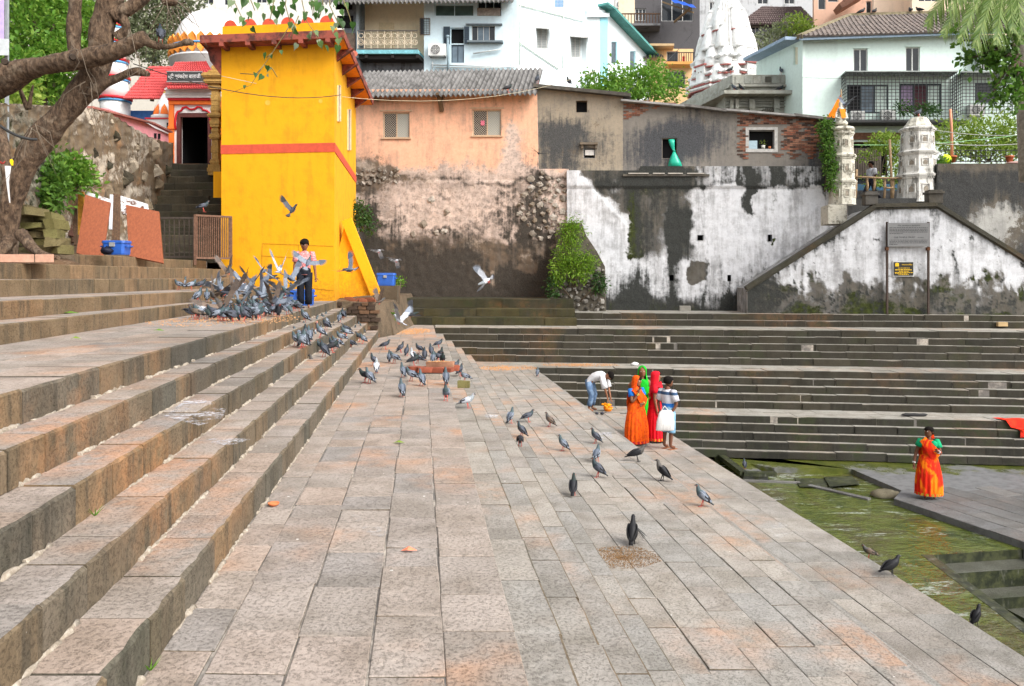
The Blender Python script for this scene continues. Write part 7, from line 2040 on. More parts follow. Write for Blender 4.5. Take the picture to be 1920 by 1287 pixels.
# the group at the water
ZL=-1.925;M_GOLD_B=plain('gold_bangle',(.7,.45,.08),.35,.1,metal=.6);M_SHELL=plain('white_bangle',(.72,.7,.68),.4)
p=at_ground(1193,833,ZL);H=1.47
t,j,hc,Q=person(p,H,.55,'woman in orange printed saree and blue blouse with one hand raised to her cheek',SK_M,dict(el=(-.125,-.06,.62),wl=(-.055,-.125,.76),er=(.125,-.05,.615),wr=(.01,-.135,.60)),True,(.35,.1),dict(l=(.2,.05,1),r=(-1,-.1,0)))
M_OS=cloth_mat('orange_print',srgb(246,100,14),srgb(206,46,20),20,.6)
saree(t,j,H,hc,Q,M_OS,plain('crimson_hem',srgb(176,30,40),.8,.2),True,seed=1,blouse=M_OS,wide=1.32)
for s_,f_,r_ in(('l',.5,.044),('r',.5,.044)):mb=MB();sleeve(mb,j,s_,H,f_,r_);wear(t,mb,'blouse_sleeve',cloth_mat('blue_blouse',srgb(40,120,215)))
bangles(t,j,'l',H,M_GOLD_B);bangles(t,j,'r',H,M_GOLD_B);hair_cap(t,H,hc,Q,.0,1.03)
p=at_ground(1204,815,ZL);H=1.56
t,j,hc,Q=person(p,H,-.1,'woman in bright green saree with her veil drawn over her head, behind the orange one',SK_M,dict(el=(-.20,.02,.69),wl=(-.11,-.02,.80),er=(.125,-.05,.62),wr=(.09,-.14,.60)),True,(0,.15),dict(l=(1,0,.4),r=(.3,-1,0)))
M_GS=cloth_mat('green_saree',srgb(30,190,40),srgb(20,150,50),10,.4)
saree(t,j,H,hc,Q,M_GS,plain('blue_hem',srgb(40,50,110),.8,.2),True,seed=2,blouse=M_GS,wide=1.15);bangles(t,j,'r',H,M_GOLD_B)
p=at_ground(1228,828,ZL);H=1.53
t,j,hc,Q=person(p,H,1.45,'woman in plain red saree seen in profile, veil over her head, facing right',SK_M,dict(el=(-.13,.01,.61),wl=(-.14,-.02,.46)),True,(0,.02))
M_RS=cloth_mat('red_saree',srgb(228,28,44),srgb(200,18,40),9,.5)
saree(t,j,H,hc,Q,M_RS,plain('gold_hem',srgb(214,120,30),.7,.2),True,seed=3,blouse=M_RS,wide=1.15)
for s_,f_,r_ in(('l',.5,.044),('r',.5,.044)):mb=MB();sleeve(mb,j,s_,H,f_,r_);wear(t,mb,'blouse_sleeve',M_RS);hair_cap(t,H,hc,Q,.0,1.02)
p=at_ground(1252,842,ZL);H=1.52
t,j,hc,Q=person(p,H,2.25,'boy in striped shirt and denim shorts seen from behind with a white bag',SK_D,dict(er=(.15,.02,.62),wr=(.09,.06,.52),el=(-.14,-.02,.62),wl=(-.10,.05,.50)),head=(-.25,.05))
M_TS=MT('striped_tee',.85);_m=M_TS;_z=_m.xyz(_m.obj,2);_n=_m.noise(6,3,.5,_m.obj)
_c=_m.mix(_m.ramp(_n,.4,.7),(.62,.62,.66),(.48,.48,.55));_c=_m.mix(_m.math('LESS_THAN',_m.math('ABSOLUTE',_m.math('SUBTRACT',_z,.60*H)),.028*H),_c,srgb(40,110,190));_c=_m.mix(_m.math('LESS_THAN',_m.math('ABSOLUTE',_m.math('SUBTRACT',_z,.765*H)),.02*H),_c,srgb(56,80,110));_c=_m.mix(_m.math('LESS_THAN',_m.math('ABSOLUTE',_m.math('SUBTRACT',_z,.50*H)),.014*H),_c,srgb(150,40,80))
shirt(t,j,H,_m.out(_c),.475,.75,.05);trousers(t,j,H,cloth_mat('faded_denim',srgb(120,164,196),srgb(160,196,214),6),.22,(.066,.058,.056),'shorts');hair_cap(t,H,hc,Q,-.025,1.1);feet_sandals(t,j,H,plain('tan_sandal',srgb(150,100,70),.7))
bp=p+Vector((-.10,-.22,.38*H));mb=MB();rg=[]
for z,w,d in((.0,.17,.03),(.02,.19,.05),(.2,.18,.05),(.38,.14,.03),(.42,.10,.015)):
 rg.append([bp+Vector((w*math.cos(a)+(.06*z),d*math.sin(a),z-.16))for a in[2*math.pi*q_/14 for q_ in range(14)]])
mb.rings(rg,0,True,True);bg_=mb.build('cloth_bag',cloth_mat('white_bag_cloth',(.72,.71,.7)),None,label='plain white cloth bag held by the boy in the striped shirt',cat='bag')
mb=MB();mb.tube([bp+Vector((-.08,0,.24)),bp+Vector((0,.02,.34)),bp+Vector((.08,0,.24))],.012,6);mb.build('strap',cloth_mat('bag_strap',(.7,.69,.68)),bg_)
# man bending at the water
p=at_ground(1112,771,ZL);H=1.6
t,j,hc,Q=person(p,H,1.15,'man in white shirt and rolled jeans bending down to the orange basket at the water',SK_M,dict(pel=(0,.06,.49),wai=(0,.0,.555),che=(0,-.12,.60),nec=(0,-.225,.58),hed=(0,-.27,.55),hl=(-.055,.06,.475),hr=(.055,.06,.475),kl=(-.075,.0,.27),kr=(.075,.0,.27),al=(-.085,.05,.04),ar=(.085,.05,.04),tl=(-.09,-.04,.012),tr=(.09,-.04,.012),sl=(-.10,-.19,.565),sr=(.10,-.19,.565),el=(-.10,-.235,.40),wl=(-.07,-.27,.25),er=(.10,-.235,.40),wr=(.06,-.28,.24)),head=(0,1.5))
shirt(t,j,H,cloth_mat('white_shirt',(.72,.72,.74)),.50,1.0,.05,loose=1.12);trousers(t,j,H,cloth_mat('blue_jeans',srgb(96,122,156),srgb(140,164,190),6),.75,(.064,.05,.042),'rolled_jeans');hair_cap(t,H,hc,Q)
b=at_ground(1140,772,ZL)
bk_=empty('flower_basket',b,'orange flower basket with leaf wrapping on the wet ledge under the bending man','basket')
mb=MB();mb.lathe(b,[(.07,0),(.11,.06),(.13,.12),(.11,.11),(.06,.03)],14);mb.build('bowl',plain('orange_bowl',srgb(236,130,20),.6),bk_)
q=random.Random(6)
for i in range(14):mb=MB();c=b+Vector((q.uniform(-.16,.1),q.uniform(-.1,.1),.11+q.uniform(0,.09)));mb.ell(c,(.04,.04,.03),7,5);mb.build('flower',plain('marigold',srgb(244,150,10),.8,.2,20),bk_)
for i,(x,y,lab)in enumerate(((1124,777,'dark sandals left on the ledge beside the orange basket'),)):
 c=at_ground(x,y,ZL);so=empty('sandals',c,lab,'sandals')
 for s in(-1,1):
  mb=MB();mb.ell(c+Vector((s*.07,0,.02)),(.05,.12,.02),10,4);mb.build('sole',plain('dark_rubber',(.03,.03,.035),.7),so);mb=MB();mb.tube([c+Vector((s*.07-.04,-.02,.03)),c+Vector((s*.07,-.04,.065)),c+Vector((s*.07+.04,-.02,.03))],.008,5);mb.build('strap',plain('dark_strap',(.05,.05,.1),.7),so)
  # woman on the tank floor
p=at_ground(1741,933,ZB);H=1.46
t,j,hc,Q=person(p,H,-.25,'woman in flame orange red saree and green blouse standing alone on the tank floor',SK_D,dict(el=(-.155,.02,.615),wl=(-.195,-.03,.47),er=(.15,-.03,.615),wr=(.09,-.13,.67)),True,(-.85,-.05),dict(r=(-.6,-.4,.6)))
M_FS=cloth_mat('flame_saree',srgb(226,40,14),srgb(250,130,10),6,.9,None,(1,1,.45))
saree(t,j,H,hc,Q,M_FS,plain('gold_green_hem',srgb(190,140,40),.7,.3),False,seed=5,hem=.05,blouse=M_FS,wide=1.25)
for s_,f_,r_ in(('l',.45,.048),('r',.5,.05)):mb=MB();sleeve(mb,j,s_,H,f_,r_);wear(t,mb,'blouse_sleeve',cloth_mat('jade_blouse',srgb(20,160,110)))
mb=MB();mb.ell(j['che']+Vector((.055,-.045,.05))*H,(.05*H,.045*H,.055*H),12,8);wear(t,mb,'blouse_front',cloth_mat('jade_blouse2',srgb(20,160,110)))
bangles(t,j,'l',H,M_SHELL,2);bangles(t,j,'r',H,M_SHELL,2);hair_cap(t,H,hc,Q,-.03,1.05)
mb=MB();mb.rings([[hc+Vector((x,y,z))*H for x,z in((-.0,0),(.03,0),(.055,0))]for y,z in((.07,.02),(.075,-.04),(.06,-.10),(.05,-.16))],0,False,True,False)
rg=[[hc+Vector((x+dx,.066,z))*H for dx in(-.012,.012,.03)]for x,z in((.02,.045),(.035,.0),(.05,-.05),(.06,-.10))]
mb=MB();mb.rings(rg,0,False,True,False);wear(t,mb,'veil_end',M_FS)
# man crossing behind the bamboo rail
Y8=31.0;p=P(1634,384,Y8);p.z=P(0,380,Y8).z;H=1.62
t,j,hc,Q=person(p,H,-1.35,'man in white shirt and dark trousers striding left behind the bamboo rail',SK_D,dict(kl=(-.055,-.12,.29),al=(-.055,-.20,.06),tl=(-.06,-.28,.03),kr=(.055,.04,.28),ar=(.055,.20,.07),tr=(.06,.13,.02)),head=(0,0))
shirt(t,j,H,cloth_mat('white_shirt2',(.72,.72,.76)),.48,.85,.05);trousers(t,j,H,cloth_mat('dark_trousers',(.03,.03,.045)),.97,(.062,.05,.044));hair_cap(t,H,hc,Q,-.02,1.1)
# pigeons and crows
def levels():
 L=[]
 L+=[(1.83,lambda x,y:x<-6.72-.033*y and y<21.2),(1.60,lambda x,y:x<-5.93-.045*y and y<21.2),(1.38,lambda x,y:x<-4.72-.065*y and y<21.2),(1.19,lambda x,y:x<-4.0-.10*y and y<21.2),(2.06,lambda x,y:x<-8.1 and 14.3<y<21.2)]
 for p,z in reversed(LE):L.append((z,lambda x,y,p=p:x+.114*y<p and y<YE))
 L.append((0,lambda x,y:-1.13<x+.114*y<.43 and y<27.3))
 for p,z in RE[1:]:L.append((z,lambda x,y,p=p:x+.114*y<p and y<25))
 L.append((-1.0,lambda x,y:x+.114*y<3.3 and y<FWY(x,O1)+1.4));L.append((-1.0,lambda x,y:FWY(x,23.7)<y<FWY(x,25.1)))
 L.append((-1.925,lambda x,y:x+.114*y<5.65 and y<FWY(x,O2)+1.1));L.append((ZB,lambda x,y:True))
 return L
LEV=levels()
def stand(px,py):
 best=None
 for z,f in LEV:
  d=py-HYP
  if abs(d)<.5 or(EYE-z)/d<=0:continue
  g_=G(px,py,z)
  if g_.y<60 and f(g_.x,g_.y)and(best is None or g_.y<best.y):best=g_
 return best
def feather_mat(name,c,v=.2,sheen=None):
 m=MT(name,.6,0,.3);n=m.noise(30,4,.6,m.obj);r=m.rnd()
 c2=m.mix(m.ramp(n,.3,.7),tuple(x*(1-v)for x in c),tuple(min(1,x*(1+v))for x in c))
 c2=m.mix(m.ramp(r,0,1,0,.35),c2,tuple(x*.55 for x in c))
 return m.out(c2,None,n,.15,.004)
FB_={'blue':(srgb(100,108,121),srgb(132,140,152),srgb(38,40,46),srgb(72,88,92)),'dark':(srgb(72,76,86),srgb(78,82,92),srgb(30,31,36),srgb(50,62,66)),'black':(srgb(38,39,44),srgb(42,43,48),srgb(26,26,30),srgb(36,48,46)),'pale':(srgb(196,198,204),srgb(186,190,198),srgb(70,70,76),srgb(150,156,160)),'brown':(srgb(96,84,76),srgb(112,96,84),srgb(52,46,42),srgb(78,76,74)),'crow':(srgb(40,40,43),srgb(24,24,28),srgb(20,20,24),srgb(84,80,76)),'raven':(srgb(26,26,29),srgb(22,22,26),srgb(18,18,21),srgb(30,30,33))}
PAL={k:[feather_mat(k+'_'+n,c)for n,c in zip(('body','wing','bar','neck'),v)]for k,v in FB_.items()}
M_BEAK=plain('bird_beak',(.04,.04,.042),.5);M_PINKLEG=plain('pink_leg',srgb(206,96,84),.7);M_BLACKLEG=plain('black_leg',(.025,.025,.027),.7);M_CERE=plain('white_cere',(.6,.58,.56),.6)
POSE={'stand':[(-.195,.075,.024,.005),(-.15,.088,.026,.008),(-.10,.105,.034,.020),(-.05,.128,.048,.040),(0,.150,.056,.054),(.05,.168,.052,.055),(.082,.196,.036,.040),(.098,.225,.026,.028),(.108,.248,.022,.024),(.122,.256,.018,.020),(.136,.252,.008,.008),(.156,.246,.002,.002)],'alert':[(-.16,.035,.024,.005),(-.125,.058,.026,.008),(-.085,.085,.034,.022),(-.045,.118,.048,.042),(-.01,.152,.056,.054),(.025,.184,.050,.052),(.045,.220,.032,.036),(.052,.255,.024,.026),(.058,.280,.021,.023),(.072,.290,.018,.019),(.086,.287,.008,.008),(.106,.282,.002,.002)],'peck':[(-.20,.150,.024,.005),(-.155,.152,.026,.008),(-.10,.150,.034,.020),(-.05,.150,.048,.040),(0,.147,.056,.052),(.05,.136,.052,.050),(.090,.112,.036,.038),(.115,.080,.026,.028),(.130,.056,.022,.023),(.140,.040,.018,.018),(.146,.026,.008,.008),(.150,.008,.002,.002)]}
def bird_body(pose,mats,crow=False):
 rows=POSE[pose];mb=MB();n=10;rg=[]
 for i,(x,z,ry,rz)in enumerate(rows):
  x0,z0=rows[max(i-1,0)][:2];x1,z1=rows[min(i+1,len(rows)-1)][:2];t=Vector((x1-x0,0,z1-z0)).normalized();u=Vector((-t.z,0,t.x))
  if crow and i>=10:x+=.012;
  rg.append([Vector((x,0,z))+Vector((0,1,0))*ry*math.cos(a)+u*rz*math.sin(a)for a in[2*math.pi*k/n for k in range(n)]])
 mb.rings(rg,0,True,True)
 for k in range(len(mb.f)):
  i=k//n
  mb.m[k]=2 if i<2 else(0 if i<5 else(3 if i<9 else 4))
 return mb
def wing_closed(pose,s):
 rows=POSE[pose];a=Vector((rows[6][0]-.02,0,rows[6][1]-.02));b=Vector((rows[1][0]-.01,0,rows[1][1]+.018));mb=MB();rg=[]
 for f,w,o in((0,.018,.040),(.18,.040,.052),(.45,.046,.056),(.7,.034,.044),(.88,.018,.026),(1,.005,.014)):
  c=a.lerp(b,f);up=Vector((0,0,1));rg.append([c+Vector((0,s*(o+.007*math.sin(t)),0))+up*w*math.cos(t)for t in[2*math.pi*k/8 for k in range(8)]])
 mb.rings(rg,0,True,True)
 for k in range(len(mb.f)):mb.m[k]={0:0,1:0,2:1 if k%2 else 0,3:1,4:0}.get(k//8,0)
 return mb
def leg(pose,s,x=.0):
 mb=MB();z=.105 if pose!='alert' else.10;x0=.01 if pose!='alert' else-.01
 k=Vector((x0+x*.5,s*.022,.055));f=Vector((x0+.012+x,s*.024,.006))
 mb.tube([Vector((x0-.01,s*.02,z)),k,f],[.010,.006,.004],6)
 for d in((.036,.0),(.028,.018),(.028,-.018),(-.02,0)):mb.tube([f,f+Vector((d[0],d[1]+0,-.003))],[.0035,.002],5)
 return mb
LIB={}
def lift(t,mb,name,mats):
 o=mb.build(name,mats,t,(0,0,0));o.location=(0,0,0);return o
def proto(pose,pal):
 key=(pose,pal)
 if key in LIB:return LIB[key]
 crow=pal in('crow','raven');t=bpy.data.objects.new('crow' if crow else 'pigeon',None);COL.objects.link(t);WLOC[t.name]=Vector((0,0,0))
 pm=PAL[pal];bo=lift(t,bird_body(pose,pm,crow),'body',[pm[0],pm[1],pm[2],pm[3],M_BEAK])
 for s in(-1,1):
  lift(t,wing_closed(pose,s),'wing',[pm[1],pm[2]if pal!='black' else pm[1]]);lift(t,leg(pose,s,.012*s),'leg',M_BLACKLEG if crow else M_PINKLEG)
 h=Vector(POSE[pose][8][:1]+(0,)+POSE[pose][8][1:2])
 for s in(-1,1):
  mb=MB();mb.ell(h+Vector((.008,s*.021,.004)),(.005,.003,.005),6,4);e=lift(t,mb,'eye',plain('bird_eye',srgb(220,90,30),.3)if not crow else M_BEAK);e.parent=bo
 LIB[key]=t;t['_used']=0
 return t
def fly_wing(s,up,fold,mats_len=1):
 """an opened wing: arm feathers and eight separate flight feathers"""
 mb=MB();r=Vector((.03,s*.03,.015));d=Vector((0,s*math.cos(up),math.sin(up)))
 el=r+d*.11+Vector((.02,0,0));wr=el+(d*.8+Vector((.35,0,0))).normalized()*.10
 def feather(a,dirv,L,w,mi,i):
  e=a+dirv.normalized()*L;sd=dirv.cross(Vector((0,s*-math.sin(up),math.cos(up)))).normalized()*w;dz=Vector((0,0,.0015*i));m=a.lerp(e,.55)
  mb.add([a-sd*.5+dz,m-sd+dz,e+dz,m+sd+dz,a+sd*.5+dz],[(0,1,2,3,4)],mi)
 back=Vector((-1,0,0))
 for i in range(9):f=i/8;a=r.lerp(el,f);feather(a,back+d*.12,.11,.020,0,i)
 for i in range(7):f=i/6;a=el.lerp(wr,f);feather(a,back*(1-.25*f)+d*(.2+.4*f),.125,.019,0,i+9)
 for i in range(9):f=i/8;feather(wr,(back*(1-f)*.9+d*(.6+.6*f)+Vector((.30*f,0,0))),.15+.05*math.sin(f*2.2),.014,1 if f>-.1 else 0,i+16)
 mb.tube([r,el,wr,wr+(d+Vector((.1,0,0)))*.05],[.018,.014,.009,.003],6,0,flat=.6)
 return mb
def flyer(up,pal):
 key=('fly',round(up,2),pal)
 if key in LIB:return LIB[key]
 pm=PAL[pal];t=bpy.data.objects.new('pigeon',None);COL.objects.link(t);WLOC[t.name]=Vector((0,0,0))
 mb=MB();n=10;rows=[(-.11,0,.022,.010),(-.07,0,.038,.030),(-.02,-.004,.050,.046),(.04,0,.048,.046),(.085,.010,.032,.034),(.115,.020,.024,.026),(.14,.026,.021,.022),(.16,.024,.012,.012),(.178,.018,.004,.004),(.192,.014,.001,.001)]
 mb.rings([[Vector((x,ry*math.cos(a),z+rz*math.sin(a)))for a in[2*math.pi*k/n for k in range(n)]]for x,z,ry,rz in rows],0,True,True)
 for k in range(len(mb.f)):i=k//n;mb.m[k]=0 if i<3 else(1 if i<7 else 2)
 lift(t,mb,'body',[pm[0],pm[3],M_BEAK])
 mb=MB()
 for i in range(11):
  a=(i-5)*.13;e=Vector((-.09-.14*math.cos(a),.14*math.sin(a),-.004+.001*i));sd=Vector((-math.sin(a),math.cos(a),0))*.013;st=Vector((-.09,.0,0));m=st.lerp(e,.78)
  mb.add([st,m-sd,m+sd],[(0,1,2)],0);mb.add([m-sd,e-sd*.7,e+sd*.7,m+sd],[(0,1,2,3)],1)
 lift(t,mb,'tail',[pm[1],pm[2]])
 for s in(-1,1):lift(t,fly_wing(s,up,0),'wing',[pm[1],PAL['blue'][1]if pal=='pale' else pm[2]if pal=='dark' else pm[0]])
 for s in(-1,1):
  mb=MB();mb.tube([Vector((-.02,s*.02,-.04)),Vector((-.045,s*.022,-.07)),Vector((-.07,s*.022,-.07))],[.007,.004,.003],5);lift(t,mb,'leg',M_PINKLEG)
 LIB[key]=t;t['_used']=0
 return t
def place(pt,loc,rot,s,label,group,cat):
 if not pt.get('_used'):o=pt;pt['_used']=1
 else:o=copy_tree(pt)
 o.location=loc;o.rotation_euler=rot;o.scale=(s,s,s)
 o['label']=label;o['category']=cat;o['group']=group
 if '_used' in o and o is not pt:del o['_used']
 return o
BQ=random.Random(55)
def bird(px,py,pose,pal,deg,label,group='pigeons scattered over the paving',s=None,cat=None):
 g_=stand(px,py)
 if g_ is None:return
 crow=pal in('crow','raven')
 place(proto(pose,pal),g_,(0,0,rad(deg)),s or(.90 if crow else BQ.uniform(.78,.88)),label,group,cat or('crow' if crow else 'pigeon'))
def fly(px,py,Y,up,pal,rot,label,s=1.0,group='pigeons in flight',cat='pigeon'):
 place(flyer(up,pal),P(px,py,Y),tuple(rad(a)for a in rot),s,label,group,cat)
W_='pigeons scattered over the broad walk'
for b in[(876,766,'stand','pale',0,'white headed pigeon with grey wings facing right on the narrow steps right of the bricks'),(958,794,'alert','blue',60,'slim upright blue grey pigeon, left of the three close together on the broad walk'),(977,820,'alert','dark',150,'stout dark pigeon just below the slim upright one on the broad walk'),(990,792,'stand','dark',20,'small dark pigeon facing right beside the slim upright one'),(1030,801,'alert','brown',160,'brownish pigeon alone right of the three close together'),(975,838,'peck','black',90,'tiny black bird with its head hidden below the stout dark pigeon'),(1055,846,'alert','blue',150,'pale blue pigeon with barred wings at the middle of the broad walk'),(1116,832,'alert','dark',155,'grey pigeon facing left, nearest the edge above the standing women'),(1119,866,'stand','blue',70,'pale pigeon turned away from us between two others on the broad walk'),(1120,896,'alert','dark',165,'grey pigeon with pink feet left of the two crows'),(1075,929,'alert','black',80,'blackish pigeon with red feet walking straight away down the broad walk'),(1316,950,'alert','blue',160,'pale blue pigeon alone toward the water edge of the broad walk'),(1008,706,'alert','blue',80,'tiny grey pigeon at the top of the middle far steps'),(1630,1048,'stand','brown',160,'brownish pigeon on the water edge above the black crow'),(1396,880,'stand','dark',80,'small dark pigeon on the black curb in the green water'),(1194,866,'stand','crow',0,'grey crow bending forward right of the pale pigeon near the women'),(1241,902,'alert','crow',150,'slender grey necked crow facing left on the broad walk'),(1186,1020,'alert','raven',75,'large black crow with one wing hanging open beside the spilled grain'),(1671,1080,'stand','raven',15,'black crow facing right on the pavement edge beside the green water'),(1831,1174,'alert','raven',30,'black crow at the lower right edge of the pavement, head turned right')]:
 bird(*b[:6],group='crows on the paving' if b[3]in('crow','raven')else W_)
for o in COL.objects:
 if o.get('label','').startswith('large black crow'):
  mb=MB()
  for i in range(7):r_=Vector((.03-.012*i,-.045,.175-.006*i));e=Vector((.02-.035*i,-.17+.012*i,.075-.006*i));sd=Vector((.012,.004,.004));m_=r_.lerp(e,.6);mb.add([r_-sd,m_-sd*1.2,e,m_+sd*1.2,r_+sd],[(0,1,2,3,4)])
  lift(o,mb,'open_wing',PAL['raven'][1]);break
PV='pigeons about the bricks on the pavement'
for b in[(753,744,'alert','blue',110,'blue grey pigeon standing in the open nearest to us on the pavement'),(686,718,'stand','black',180,'dark pigeon pecking behind the green necked one at the foot of the stair'),(692,720,'alert','blue',150,'green necked barred pigeon at the foot of the terrace stair'),(706,700,'alert','pale',100,'whitish pigeon under the dark one left of the bricks'),(700,686,'alert','dark',150,'dark pigeon looking left above the whitish one'),(755,708,'alert','blue',120,'pale pigeon left of the bricks with its back to us'),(772,716,'stand','blue',150,'barred pigeon walking just left of the brick pile'),(790,724,'alert','blue',120,'slim pale pigeon right under the brick pile'),(836,722,'alert','blue',100,'barred pigeon with its back to us right of the brick pile'),(836,752,'alert','blue',270,'tall blue grey pigeon nearest the narrow steps'),(872,716,'stand','blue',170,'grey pigeon on the small mossy stone with one brown wing raised'),(853,696,'stand','dark',40,'dark pigeon on the narrow step right of the bricks, facing right'),(862,706,'stand','dark',70,'dark pigeon just below it on the narrow step'),(822,653,'stand','dark',30,'slate pigeon farthest right at the back of the pavement flock'),(722,656,'stand','dark',20,'dark pigeon facing right at the last terrace step'),(752,662,'alert','dark',40,'small dark pigeon at the back left of the brick flock'),(763,668,'alert','dark',80,'dark upright pigeon second from left at the back of the brick flock'),(773,677,'alert','pale',120,'pale pigeon in the middle of the back row of the brick flock'),(730,680,'alert','blue',100,'green necked pigeon at the left of the brick flock'),(740,682,'stand','blue',150,'grey pigeon beside the green necked one in the brick flock'),(784,682,'stand','dark',160,'dark pigeon directly behind the bricks, looking left'),(775,686,'stand','black',20,'black pigeon stretched low behind the bricks'),(786,663,'stand','dark',140,'dark pigeon half turned at the back of the brick flock'),(796,675,'alert','dark',100,'dark pigeon upright just behind the brick pile'),(808,668,'alert','dark',110,'dark pigeon in the tight knot behind the bricks, farthest back'),(812,682,'alert','blue',90,'blue grey pigeon in the tight knot behind the bricks, nearest the pile'),(826,675,'alert','black',60,'black pigeon at the right of the tight knot behind the bricks'),(830,684,'alert','black',280,'black pigeon facing us at the right end of the brick pile'),(822,679,'stand','dark',200,'dark pigeon squeezed between two black ones behind the bricks')]:
 bird(*b[:6],group=PV)
ST='pigeons and a crow on the terrace steps'
for b in[(588,699,'alert','crow',170,'grey crow with open beak on the second lowest terrace step'),(600,686,'stand','pale',170,'white backed pigeon right behind the open beaked crow'),(607,670,'alert','dark',150,'dark pigeon with barred wing on the step above the crow'),(622,662,'stand','black',20,'black pigeon pecking right of the barred one on the step'),(632,654,'stand','blue',160,'grey pigeon on the step edge above the black pecking one'),(668,686,'stand','dark',170,'crouching slate pigeon on the lowest step'),(683,656,'alert','dark',130,'grey pigeon at the far end of the lowest terrace step, left of a dark one'),(693,654,'alert','dark',60,'dark pigeon at the far end of the lowest terrace step, right of a grey one'),(665,630,'alert','dark',80,'dark pigeon alone on the second step, far end'),(571,650,'alert','dark',150,'slate pigeon on the step just right of the pink painted riser'),(590,645,'alert','pale',90,'white pigeon with ruffled tail on the upper steps'),(605,640,'alert','dark',140,'long grey pigeon leaning left on the upper steps'),(622,632,'alert','dark',130,'dark pigeon upright in the middle of the upper steps'),(632,628,'stand','blue',150,'barred pigeon close behind the upright dark one on the upper steps'),(640,642,'stand','blue',170,'green necked pigeon on the third step, facing left'),(653,606,'alert','dark',90,'left of two dark pigeons side by side on the far end of an upper step'),(660,604,'alert','dark',90,'right of two dark pigeons side by side on the far end of an upper step'),(618,599,'alert','brown',140,'brownish pigeon alone on the topmost step edge'),(642,585,'stand','dark',30,'pigeon perched on the end of the step below the low wall'),(596,576,'stand','brown',200,'small brownish pigeon right of the boy on the terrace'),(580,640,'alert','blue',120,'blue grey pigeon left of the white one with ruffled tail'),(612,620,'stand','dark',140,'dark pigeon near the tail of the flock on the upper steps'),(576,626,'stand','blue',150,'pale grey pigeon on the step just below the boy'),(596,618,'alert','blue',130,'pale pigeon close below the boy, right side')]:
 bird(*b[:6],group=ST)
UP='pigeons on the broad upper steps'
for b in[(300,499,'alert','blue',270,'lone grey pigeon facing us on the topmost broad step'),(331,521,'alert','blue',90,'left of two pigeons on the second broad step'),(345,521,'alert','blue',60,'right of two pigeons on the second broad step'),(336,544,'stand','blue',170,'barred pigeon at the left end of the row on the third broad step'),(358,545,'stand','blue',40,'green headed barred pigeon in the row on the third broad step'),(376,544,'stand','dark',40,'dark pigeon in the row on the third broad step'),(395,543,'stand','pale',30,'whitish pigeon at the right end of the row on the third broad step'),(374,568,'alert','blue',100,'left of two upright grey pigeons on the lowest broad step'),(388,566,'alert','blue',110,'right of two upright grey pigeons on the lowest broad step'),(249,478,'stand','dark',30,'left of two dark pigeons beside the blue box under the boards'),(262,479,'stand','dark',30,'right of two dark pigeons beside the blue box under the boards'),(344,543,'alert','blue',60,'pigeon half hidden at the left end of the row on the third broad step')]:
 bird(*b[:6],group=UP)
TE='pigeons feeding on the terrace'
for b in[(368,600,'stand','brown',190,'brownish pigeon at the left end of the feeding flock on the terrace'),(378,594,'stand','pale',160,'pale pigeon behind the brownish one at the left end of the flock'),(400,598,'stand','dark',175,'dark pigeon facing left, front row of the terrace flock'),(417,602,'stand','blue',20,'barred pigeon facing right in the front row of the terrace flock'),(444,620,'stand','dark',20,'dark grey pigeon in front of the terrace flock, nearest to us'),(458,618,'alert','pale',200,'white breasted pigeon right beside the nearest dark grey one'),(481,608,'alert','blue',60,'pale barred pigeon with its tail to us at the front of the flock'),(502,606,'alert','blue',70,'second pale barred pigeon along the terrace edge'),(524,602,'alert','blue',100,'barred green necked pigeon by the terrace edge, third along'),(544,594,'stand','blue',160,'white flecked pigeon at the boy\'s feet'),(562,590,'alert','blue',150,'dark headed pigeon directly at the boy\'s shoes')]:
 bird(*b[:6],group=TE)
FL='pigeons feeding in the dense flock left of the boy'
q=random.Random(19);n_=0;used=[]
while n_<96:
 x,y=q.uniform(352,562),q.uniform(562,604)
 if y>606-(x-400)*.03 or(x<400 and q.random()<.6)or any((x-a)**2+((y-b)*2.0)**2<52 for a,b in used):continue
 used.append((x,y));n_+=1
 po,pl_c=q.choice(['stand','alert','peck','stand','alert']),q.choice(['blue','blue','dark','blue','dark','black'])
 bird(x,y,po,pl_c,q.uniform(0,360),'%s pigeon %s, %s %s of the dense terrace flock'%({'blue':'barred grey','dark':'dark grey','black':'blackish'}[pl_c],{'stand':'standing low','alert':'standing upright','peck':'pecking'}[po],'front' if y>584 else 'back',['left end','left middle','middle','right middle','right end'][min(4,int((x-352)/42.1))]),FL)
n_=0
while n_<34:
 x,y=q.uniform(545,690),q.uniform(590,672)
 if y<575+(x-560)*.25 or y>676-(x-560)*.2:continue
 n_+=1;po,pl_c=q.choice(['stand','alert','alert']),q.choice(['blue','dark','dark']);h_=stand(x,y)
 bird(x,y,po,pl_c,q.uniform(60,220),'%s pigeon %s on the %s, %s part of that crowd'%({'blue':'barred grey','dark':'slate'}[pl_c],{'stand':'standing low','alert':'upright'}[po],{1.0:'terrace edge',.8:'first step down',.6:'second step down',.4:'third step down',.2:'fourth step down'}.get(round(h_.z,1)if h_ else 9,'pavement'),'near' if y>640 else 'middle' if y>615 else 'far'),'pigeons crowding the terrace steps')
